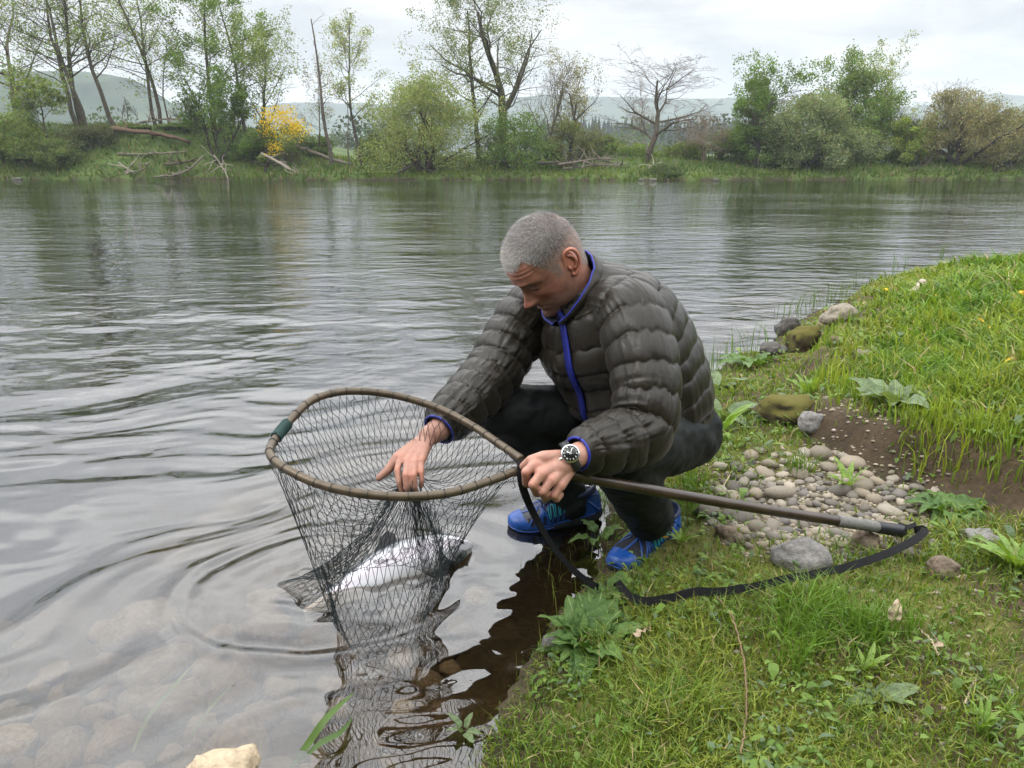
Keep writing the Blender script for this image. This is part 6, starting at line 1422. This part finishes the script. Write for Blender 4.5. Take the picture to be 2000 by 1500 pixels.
w = (0.0011 + 0.0015 * rg.uniform(size=n)) * (1 + 0.35 * upper) * np.clip(dist / 2.0, 0.8, 2.6)
g_y, g_g, g_d, g_m = np.array([0.255, 0.305, 0.042]), np.array([0.125, 0.235, 0.026]), np.array([0.055, 0.120, 0.018]), np.array([0.230, 0.205, 0.045])
tone = sstep(-0.5, 0.6, nz + 0.5 * nf)[:, None]; col = lerp(g_g, g_y, tone * (0.35 + 0.65 * rg.uniform(size=(n, 1)))); col = lerp(col, g_m, (1 - upper)[:, None] * 0.55 * rg.uniform(size=(n, 1)))
col = lerp(col, g_d, (rg.uniform(size=(n, 1)) < 0.30) * 0.8); col = np.where(lushc[:, None] > 0.4, lerp(col, g_g, 0.6), col); col = col * rg.uniform(0.75, 1.25, (n, 1)); dry = rg.uniform(size=n) < 0.055; col[dry] = np.array([0.40, 0.32, 0.17]) * rg.uniform(0.6, 1.2, (dry.sum(), 1))
gb = MB(); blades(gb, x, y, h, w, 0.35 + 0.55 * rg.uniform(size=n), col)
# taller blades: upper bank, water edge, tufts
def tuft_at(cx_, cy_, n, rad, h0, h1, cbase, wid=0.0022, lean=0.45, z0=None):
    a_ = rg.uniform(0, 2 * np.pi, n); r = rad * np.sqrt(rg.uniform(size=n)); x_, y_ = cx_ + r * np.cos(a_), cy_ + r * np.sin(a_); c = np.asarray(cbase) * rg.uniform(0.7, 1.3, (n, 1))
    zz_ = land_at(x_, y_)[0]; zz_ = np.maximum(zz_, -0.04)
    blades(gb, x_, y_, rg.uniform(h0, h1, n), np.full(n, wid) * rg.uniform(0.6, 1.2, n), rg.uniform(0.05, lean, n), c, 0.6, zz_)
for k in range(230):
    a_, b_ = rg.uniform(1480, 2080), rg.uniform(500, 930); p_ = G(a_, b_)
    dcc = side_dist(SCARP, p_[0:1], p_[1:2])[0]
    if dcc > 0.08 and p_[1] < 9: tuft_at(p_[0], p_[1], rg.integers(10, 30), 0.03 + 0.012 * p_[1], 0.04, 0.075 + 0.022 * p_[1] ** 0.5, lerp(g_g, g_y, rg.uniform(0.2, 0.8)), 0.0020 + 0.0004 * p_[1])
for a_, b_ in ((1840, 870), (1780, 690), (1830, 640), (1720, 730), (1660, 700), (1950, 760), (1890, 730), (1620, 760)): p_ = G(a_, b_); tuft_at(p_[0], p_[1], 30, 0.07, 0.07, 0.16, g_y, 0.0030, 0.5)
for a_, b_, c_ in ((1480, 700, 1), (1440, 705, 1), (1410, 720, 1), (1540, 612, 1), (1570, 600, 1), (1600, 590, 1), (1625, 582, 1), (1650, 572, 1), (1690, 550, 1), (1380, 745, 1), (1760, 520, 1), (1830, 495, 1)): p_ = PZ(a_, b_, 0.02); tuft_at(p_[0], p_[1], 16, 0.10, 0.10, 0.26, lerp(g_g, g_d, 0.3), 0.0020, 0.6)
for a_, b_ in ((1560, 920), (1660, 1240), (1620, 1210), (1700, 1250), (1565, 1240), (1540, 1300), (1750, 1230), (1330, 1000), (1350, 960), (1150, 1010), (1175, 985)): p_ = G(a_, b_); tuft_at(p_[0], p_[1], 70, 0.05, 0.05, 0.12, lerp(g_g, g_d, 0.25), 0.0014, 0.7)
for a_, b_ in ((1090, 1150), (1110, 1240), (1060, 1330), (1010, 1420), (985, 1480), (1050, 1100), (1120, 1090), (1145, 1060)): p_ = PZ(a_, b_, 0.0); tuft_at(p_[0], p_[1], 14, 0.06, 0.03, 0.09, lerp(g_g, g_m, 0.5), 0.0012, 0.9)
tag(gb.build('grass', M_GRASS, smooth=False), 'short and long green grass growing all over the near bank', 'grass', kind='stuff')

# small herb leaves woven through the turf
lm2 = MB(); x, y = polar(30000, 0.8, 8.0, -10, 55); z, ds, dc, df = land_at(x, y); pxx = 1000 + FPX * x / (y * _C + (CAMZ - z) * _S); pyy = 750 - FPX * (y * _S + (z - CAMZ) * _C) / (y * _C + (CAMZ - z) * _S)
cl = fbm(x * 4.2, y * 4.2, 0, 611, 3); k = (ds > 0.05) & (cl > 0.05 + 0.25 * rg.normal(size=len(x))) & (rg.uniform(size=len(x)) > in_patch(pxx, pyy) * 1.2); x, y, z = x[k], y[k], z[k]; n = len(x)
az = rg.uniform(0, 2 * np.pi, n); tl = rg.uniform(-0.1, 0.9, n); L = rg.uniform(0.008, 0.030, n) * np.where(rg.uniform(size=n) < 0.22, 1.7, 1.0) * np.clip(np.hypot(x, y) / 2, 0.8, 1.6); W = L * rg.uniform(0.22, 0.55, n)
d = np.stack([np.cos(az) * np.cos(tl), np.sin(az) * np.cos(tl), np.sin(tl)], 1); sdv = np.stack([-np.sin(az), np.cos(az), 0 * az], 1); c0 = np.stack([x, y, z + rg.uniform(0.004, 0.028, n)], 1); dn_ = np.array([0, 0, 1.0])
pts = [c0, c0 + d * (L * 0.35)[:, None] + sdv * (W * 0.5)[:, None] + dn_ * (W * 0.2)[:, None], c0 + d * (L * 0.72)[:, None] + sdv * (W * 0.42)[:, None] + dn_ * (W * 0.12)[:, None], c0 + d * L[:, None] - dn_ * (L * 0.2)[:, None], c0 + d * (L * 0.72)[:, None] - sdv * (W * 0.42)[:, None] + dn_ * (W * 0.12)[:, None], c0 + d * (L * 0.35)[:, None] - sdv * (W * 0.5)[:, None] + dn_ * (W * 0.2)[:, None]]
v = np.stack(pts, 1).reshape(-1, 3); kq = np.arange(n)[:, None] * 6; cc = lerp(np.array([0.10, 0.19, 0.03]), np.array([0.20, 0.29, 0.06]), rg.uniform(size=(n, 1))) * rg.uniform(0.7, 1.2, (n, 1)); pale = rg.uniform(size=n) < 0.2; cc[pale] = np.array([0.13, 0.19, 0.10])
lm2.add(v, np.concatenate([kq + np.array([[0, 1, 5]]), kq + np.array([[2, 3, 4]])]), kq + np.array([[1, 2, 4, 5]]), np.repeat(cc, 6, 0))
tag(lm2.build('ground_herbs', M_GRASS, smooth=False), 'small clover and herb leaves scattered through the near turf', 'herbs', kind='stuff')

# ---- leafy plants, each leaf a part
def leaf_mesh(seed, wid, wavy, curl, teeth=0.0):
    r_ = np.random.default_rng(seed); u = np.linspace(0, 1, 15); w = np.linspace(-1, 1, 7); U, Wd = np.meshgrid(u, w, indexing='ij')
    half = wid * np.sin(np.pi * np.clip(U, 0, 1) ** 0.85) ** 0.58 * (1 - 0.28 * U) + 0.012 * (1 - U); half = half * (1 + teeth * np.sin(U * 44) * np.abs(Wd))
    X_ = U; Y_ = Wd * half; Z_ = -curl * U ** 2 + 0.35 * np.abs(Y_) + wavy * np.abs(Wd) * np.sin(U * 17 + seed + Wd * 1.5) + 0.05 * np.sin(U * 3.0)
    m = MB(); rib = np.abs(Wd) < 0.1; m.add(np.stack([X_, Y_, Z_], -1).reshape(-1, 3), None, grid_faces(15, 7, False)); return m.mesh('leaf', True, False)
def leaf_mat(name, c1, c2):
    m = NT(name); oi = m.add('ShaderNodeObjectInfo').outputs['Random']; tc = m.obj(); sp = m.add('ShaderNodeSeparateXYZ', {0: tc}); vy = m.math('ABSOLUTE', sp.outputs['Y'])
    vein = m.add('ShaderNodeTexWave', {'Scale': 6.0, 'Distortion': 1.0, 'Detail': 1.0}, bands_direction='X'); mp = m.add('ShaderNodeCombineXYZ', {0: m.math('SUBTRACT', sp.outputs['X'], m.math('MULTIPLY', vy, 0.8))}); m.l.new(mp.outputs[0], vein.inputs['Vector'])
    c = m.mix(m.math('MULTIPLY', m.ramp(vein.outputs['Fac'], (0.80, 0.0), (1.0, 1.0)), 0.30), m.mix(oi, c1, c2), (0.24, 0.32, 0.10)); c = m.mix(m.ramp(vy, (0.0, 1.0), (0.022, 0.0)), c, (0.26, 0.34, 0.12)); c = m.mix(1.0, c, m.ramp(m.noise(5, 5, 0.6), (0.3, 0.72), (0.7, 1.22)), 'MULTIPLY')
    d_ = m.add('ShaderNodeBsdfPrincipled', {'Base Color': c, 'Roughness': 0.42, 'Specular IOR Level': 0.4, 'Normal': m.bump(m.noise(14, 4), 0.35, 0.05)}); t_ = m.add('ShaderNodeBsdfTranslucent', {'Color': m.mix(1.0, c, (1.3, 1.25, 0.5), 'MULTIPLY')})
    x_ = m.add('ShaderNodeMixShader', {0: 0.32}); m.l.new(d_.outputs[0], x_.inputs[1]); m.l.new(t_.outputs[0], x_.inputs[2]); m.l.new(x_.outputs[0], m.out.inputs[0]); return m.m
LM = {'dock': leaf_mat('dock_leaf', (0.060, 0.130, 0.028), (0.110, 0.200, 0.045)), 'grey': leaf_mat('grey_leaf', (0.120, 0.175, 0.085), (0.165, 0.225, 0.110)), 'lime': leaf_mat('lime_leaf', (0.150, 0.270, 0.040), (0.220, 0.340, 0.060))}
LV = {}
for kd, (wd, wv_, cu, te) in {'dock': (0.30, 0.060, 0.50, 0.06), 'grey': (0.26, 0.030, 0.22, 0.10), 'lime': (0.12, 0.014, 0.25, 0.0)}.items():
    LV[kd] = []
    for k in range(5):
        me = leaf_mesh(k * 7 + len(kd), wd * (0.85 + 0.08 * k), wv_, cu * (0.7 + 0.15 * k), te); me.materials.append(LM[kd]); LV[kd].append(me)
def plantlet(name, label, px, py, n, L0, L1, kd, tilt=(0.15, 1.1), rad=0.01, cat='plant', stem=0.0, at=None, az0=0, az1=2 * math.pi, group=None):
    """a rosette: leaves with their own length, lean and turn round one root"""
    p_ = G(px, py) if at is None else at; root = empty(name, p_)
    for k in range(n):
        az = az0 + (az1 - az0) * (k + rg.uniform(-0.4, 0.4)) / n; tl = rg.uniform(*tilt); L = rg.uniform(L0, L1); o = link('leaf', LV[kd][rg.integers(0, 5)], None, root)
        o.location = (math.cos(az) * rad, math.sin(az) * rad, stem * rg.uniform(0.2, 1.0) + 0.004); o.rotation_euler = (rg.normal() * 0.25, -tl, az); s_ = L; o.scale = (s_, s_, s_)
    if stem:
        MB().add(*tube(np.array([[0, 0, -0.01], [0.002, 0, stem * 0.5], [0, 0.002, stem]]), [0.0028, 0.0022, 0.0016], 6), (0.16, 0.24, 0.06)).build('stem', M_GRASS, root)
    tag(root, label, cat, group); return root
plantlet('dock_plant', 'big broad-leaved dock plant at the water edge below the shoes', 1150, 1262, 26, 0.060, 0.120, 'dock', (0.10, 1.15), 0.03)
plantlet('dock_plant', 'smaller dock shoot beside the toe of the near shoe', 1180, 1180, 8, 0.045, 0.080, 'dock', (0.2, 1.2), 0.012)
plantlet('dock_plant', 'dock seedling half under water left of the big dock', 905, 1432, 6, 0.025, 0.045, 'grey', (0.3, 1.2), 0.008, at=PZ(905, 1430, 0.0))
plantlet('dock_plant', 'three broad leaves standing in the shallows between the two shoes', 1165, 1062, 4, 0.055, 0.075, 'dock', (0.5, 1.1), 0.02, at=np.append(PZ(1168, 1068, 0.0)[:2], 0.0), stem=0.035)
plantlet('butterbur_plant', 'grey-green broad-leaved plant close behind the man at the water', 1392, 760, 7, 0.10, 0.17, 'grey', (0.3, 1.2), 0.03)
plantlet('butterbur_plant', 'broad-leaved plant nearest the back of the jacket hem', 1415, 815, 7, 0.10, 0.16, 'grey', (0.1, 0.9), 0.03)
plantlet('butterbur_plant', 'broad-leaved plant with a bright upright leaf right of the trousers', 1405, 845, 5, 0.10, 0.17, 'lime', (0.7, 1.3), 0.02)
plantlet('butterbur_plant', 'dark-leaved plant at the waterside left of the jagged rock', 1470, 715, 7, 0.09, 0.15, 'dock', (0.3, 1.2), 0.03)
plantlet('sow_thistle', 'spreading grey-green thistle rosette on the upper bank', 1745, 790, 12, 0.10, 0.17, 'grey', (0.1, 0.8), 0.03)
plantlet('weed_plant', 'bright green lance-leaved plant at the right edge of the picture', 1985, 1112, 16, 0.07, 0.12, 'lime', (0.4, 1.2), 0.015)
plantlet('weed_plant', 'upright light green shoot near the bottom right corner', 1912, 1440, 14, 0.030, 0.052, 'lime', (0.6, 1.35), 0.006, stem=0.04)
plantlet('weed_plant', 'small green weed growing out of the pebbles', 1655, 950, 8, 0.06, 0.11, 'lime', (0.5, 1.2), 0.012)
plantlet('weed_plant', 'jagged dandelion rosette at the right end of the pebbles', 1850, 1000, 11, 0.08, 0.14, 'dock', (0.1, 0.7), 0.02)
plantlet('weed_plant', 'pale spiky weed left of the strap in the moss', 1330, 1060, 10, 0.035, 0.06, 'lime', (0.3, 1.2), 0.008)
plantlet('weed_plant', 'bright weed on the mossy ground above the moss-capped boulder', 1580, 770, 12, 0.07, 0.12, 'lime', (0.5, 1.2), 0.02)
plantlet('weed_plant', 'narrow-leaved weed in the turf near the bottom right', 1715, 1370, 8, 0.035, 0.075, 'grey', (0.2, 1.1), 0.01)
plantlet('weed_plant', 'low weed at the bottom edge of the picture', 1490, 1480, 10, 0.035, 0.06, 'dock', (0.1, 0.9), 0.01)
plantlet('weed_plant', 'spiky shoot beside the bottom right twig', 1690, 1315, 7, 0.03, 0.07, 'lime', (0.7, 1.3), 0.006)
plantlet('weed_plant', 'leafy clump on the skyline of the bank at the right edge', 1905, 500, 9, 0.14, 0.24, 'dock', (0.3, 1.2), 0.05)
plantlet('weed_plant', 'broad leaf tuft on the skyline where grass meets water', 1858, 512, 6, 0.12, 0.2, 'dock', (0.4, 1.2), 0.04)
# a single long dock leaf lying over the strap
p_ = G(1185, 1165, 0.02); o = link('dock_leaf', LV['dock'][3]); o.location = p_; o.rotation_euler = (0.2, -0.10, math.radians(12)); o.scale = (0.13, 0.13, 0.13); tag(o, 'single long dock leaf lying across the strap below the near shoe', 'leaf')
# yellow flowers
M_YEL = plain('dandelion_yellow', (0.80, 0.52, 0.015), 0.6, 0.15, 60, 0.1)
pet = MB()
for ring, (nn_, rr_, hh_) in enumerate(((16, 1.0, 0.10), (13, 0.75, 0.28), (9, 0.45, 0.42))):
    for k in range(nn_):
        a_ = 2 * np.pi * (k + 0.3 * ring) / nn_; c, s_ = math.cos(a_), math.sin(a_); q_ = np.array([c, s_, 0]); t_ = np.array([-s_, c, 0]); pet.add([q_ * 0.08 - t_ * 0.06, q_ * 0.08 + t_ * 0.06, q_ * rr_ + t_ * 0.10 + [0, 0, hh_], q_ * rr_ - t_ * 0.10 + [0, 0, hh_]], None, [[0, 1, 2, 3]])
pet_me = pet.mesh('flower_head', False, False); pet_me.materials.append(M_YEL)
DG = 'yellow flowers on the near bank'
for a_, b_, sz, lb in ((1298, 1066, 0.010, 'yellow flower touching the side of the near shoe'), (1967, 716, 0.017, 'nearest yellow flower at the right edge of the bank'), (1905, 645, 0.016, 'lower of two touching yellow flowers high on the bank'), (1911, 634, 0.016, 'upper of two touching yellow flowers high on the bank'),
      (1947, 656, 0.011, 'small yellow flower right of the touching pair'), (1933, 648, 0.008, 'tiny yellow bud beside the touching pair'), (1877, 565, 0.016, 'yellow flower in the short turf near the top of the bank'), (1827, 584, 0.011, 'yellow flower above the buried pale rock'), (1727, 570, 0.012, 'yellow flower beside the wood stub'),
      (1910, 505, 0.022, 'highest yellow flower near the skyline of the bank'), (1810, 516, 0.014, 'yellow flower on the skyline where bank meets river'), (1995, 580, 0.018, 'yellow flower cut by the right edge of the picture')):
    p_ = G(a_, b_ + 12); root = empty('dandelion', p_); hs0 = 0.035 + 0.004 * p_[1]; o = link('flower_head', pet_me, None, root); o.location = (0, 0, hs0); sz *= 1.35; o.scale = (sz, sz, sz); o.rotation_euler = (rg.uniform(0.3, 0.8), rg.normal() * 0.2, rg.uniform(0, 6))
    MB().add(*tube(np.array([[0, 0, -0.005], [0.003, 0, hs0 * 0.5], [0, 0, hs0]]), 0.0013, 5), (0.16, 0.2, 0.06)).build('stem', M_GRASS, root); tag(root, lb, 'flower', DG)
# twigs and dead leaves
def twig(name, label, pts, r, col, zs=0.012, cat='twig'):
    c = catmull(np.array([G(a_, b_, zs) for a_, b_ in pts]), 60); c += 0.0012 * rg.normal(size=c.shape); c[:, 2] = np.maximum(c[:, 2], land_at(c[:, 0], c[:, 1])[0] + zs * 0.7)
    tag(MB().add(*tube(c, np.linspace(r, r * 0.6, 60), 6), np.array(col)).build(name, M_WOOD), label, cat)
twig('twig', 'long thin bare twig curving down the turf to the bottom edge', [(1398, 1188), (1425, 1222), (1440, 1268), (1452, 1330), (1456, 1400), (1450, 1460), (1444, 1500)], 0.0026, (0.19, 0.13, 0.075), 0.03)
twig('straw_stalk', 'pale bent straw in the grass right of the lush tuft', [(1790, 1250), (1815, 1275), (1828, 1305)], 0.0016, (0.46, 0.38, 0.24), 0.03)
twig('straw_stalk', 'straw stalk on the dirt slope above the pebbles', [(1605, 872), (1628, 900), (1642, 915)], 0.0016, (0.40, 0.32, 0.22), 0.012)
twig('straw_stalk', 'thin pale stalk at the left end of the pebbles', [(1412, 958), (1428, 930), (1442, 912)], 0.0020, (0.48, 0.40, 0.26), 0.014)
twig('straw_stalk', 'short pale stalk on the turf in the bottom right corner', [(1880, 1400), (1890, 1370), (1900, 1350)], 0.0016, (0.44, 0.36, 0.22), 0.03)
M_DEAD = plain('dead_leaf', (0.42, 0.32, 0.22), 0.8, 0.35, 20, 0.4, 0.01)
for a_, b_, s_, lb in ((1242, 1268, 0.040, 'curled pale dead leaf beside the big dock plant'), (1855, 1222, 0.035, 'curled pale dead leaf right of the lush grass tuft'), (1838, 1282, 0.018, 'small pale scrap of dead leaf near the bottom right'), (1740, 1235, 0.045, 'long brown dead leaf lying in the lush grass tuft')):
    me = leaf_mesh(int(a_), 0.36, 0.10, 0.5); me.materials.append(M_DEAD); o = link('dead_leaf', me); o.location = G(a_, b_, 0.03); o.scale = (s_, s_, s_); o.rotation_euler = (rg.normal() * 0.6, rg.normal() * 0.5 - 0.4, rg.uniform(0, 6)); tag(o, lb, 'leaf')
# reed blades in the shallows
def reed(name, label, pts, wid, col):
    w_ = np.array([np.append(PZ(a_, b_, 0)[:2], 0) for a_, b_, z_ in pts]); w_ = np.array([PZ(a_, b_, z_) for a_, b_, z_ in pts]); c = catmull(w_, 26); T_ = norm(np.gradient(c, axis=0)); sd_ = norm(np.cross(T_, [0.2, -0.4, 1.0])); wd = wid * np.sin(np.linspace(0.25, np.pi, 26)) ** 0.7
    v = np.stack([c - sd_ * wd[:, None], c - np.cross(sd_, T_) * 0.0012, c + sd_ * wd[:, None]], 1).reshape(-1, 3); tag(MB().add(v, None, grid_faces(26, 3, False), np.array(col)).build(name, M_GRASS), label, 'reed')
reed('reed_leaf', 'green reed blade bending over the net reflection at the bottom', [(568, 1500, -0.02), (600, 1455, 0.01), (640, 1400, 0.05), (692, 1352, 0.05)], 0.0075, (0.12, 0.20, 0.05))
reed('reed_leaf', 'short green reed blade beside the longer bending one', [(585, 1490, -0.01), (625, 1452, 0.015), (665, 1430, 0.02), (690, 1400, 0.0)], 0.006, (0.10, 0.17, 0.05))
reed('reed_leaf', 'pale thin reed just under the water at the lower left', [(258, 1470, -0.06), (290, 1400, -0.03), (335, 1345, -0.012), (382, 1291, 0.004)], 0.005, (0.18, 0.26, 0.09))
reed('reed_leaf', 'second pale reed under the water right of the thin one', [(372, 1440, -0.06), (405, 1390, -0.03), (435, 1355, -0.01), (458, 1336, 0.004)], 0.0035, (0.18, 0.26, 0.09))
# bubbles drifting by the bank
bb = MB()
for a_, b_, r in ((876, 1327, 3.0), (893, 1395, 5.5), (920, 1330, 3.5), (945, 1362, 3), (938, 1372, 2.5), (819, 1434, 4), (962, 1340, 2.2), (880, 1345, 2), (510, 1197, 3)):
    p_ = PZ(a_, b_, 0.002); R = r * 1.4 / FPX; v, t, q = ellipsoid(p_, (R, R, R * 0.7), nu=14, nv=8); bb.add(v, t, q)
mb_ = NT('bubble_film'); _fr = mb_.add('ShaderNodeFresnel', {'IOR': 1.5}); _g = mb_.add('ShaderNodeBsdfAnisotropic', {'Roughness': 0.02}); _t = mb_.add('ShaderNodeBsdfTransparent'); _x = mb_.add('ShaderNodeMixShader', {0: _fr.outputs[0]}); mb_.l.new(_t.outputs[0], _x.inputs[1]); mb_.l.new(_g.outputs[0], _x.inputs[2]); mb_.l.new(_x.outputs[0], mb_.out.inputs[0])
tag(bb.build('bubbles', mb_.m, color=False), 'small bubbles floating on the water by the bank', 'bubbles', kind='stuff')

# riverside wood behind the photographer, which shades the bank from that side
wm = MB(); rg2 = np.random.default_rng(700)
for k in range(30):
    x0, y0 = -16 + 1.15 * k + rg2.normal() * 0.8, -6.5 - rg2.uniform(0, 7); H = rg2.uniform(6, 10); z0 = zland(x0, y0)
    v, t, q = tube(catmull([(x0, y0, z0 - 0.2), (x0 + rg2.normal() * 0.4, y0, z0 + H * 0.5), (x0 + rg2.normal() * 0.8, y0, z0 + H)], 8), np.linspace(0.17, 0.04, 8), 6); wm.add(v, t, q, (0.08, 0.07, 0.05))
    for c in range(9):
        cc = np.array([x0, y0, z0 + H * rg2.uniform(0.22, 1.0)]) + rg2.normal(size=3) * [1.3, 1.0, 0.3]; g = cc + np.clip(rg2.normal(size=(60, 3)), -1.6, 1.6) * [0.9, 0.9, 0.6]; leaf_quads(wm, g, 0.45, (0.09, 0.13, 0.03), rg2)
tag(wm.build('riverside_wood', M_LEAF, smooth=False), 'leafy riverside wood on the near bank behind the photographer', 'wood', kind='stuff')
# ------------------------------------------------------------------ the hazy air
hz = NT('haze_air')
pv = hz.add('ShaderNodeVolumePrincipled', {'Color': (0.82, 0.89, 1.0), 'Density': 0.0005, 'Anisotropy': 0.0})
hz.l.new(pv.outputs[0], hz.out.inputs['Volume'])
bm = bmesh.new(); bmesh.ops.create_cube(bm, size=1.0); me = bpy.data.meshes.new('haze'); bm.to_mesh(me); bm.free()
haze = link('haze', me, hz.m); haze.scale = (4600, 2100, 142); haze.location = (0, 860, 142 / 2 - 6.5)
tag(haze, 'thin pale haze over the river valley', 'haze', kind='stuff')
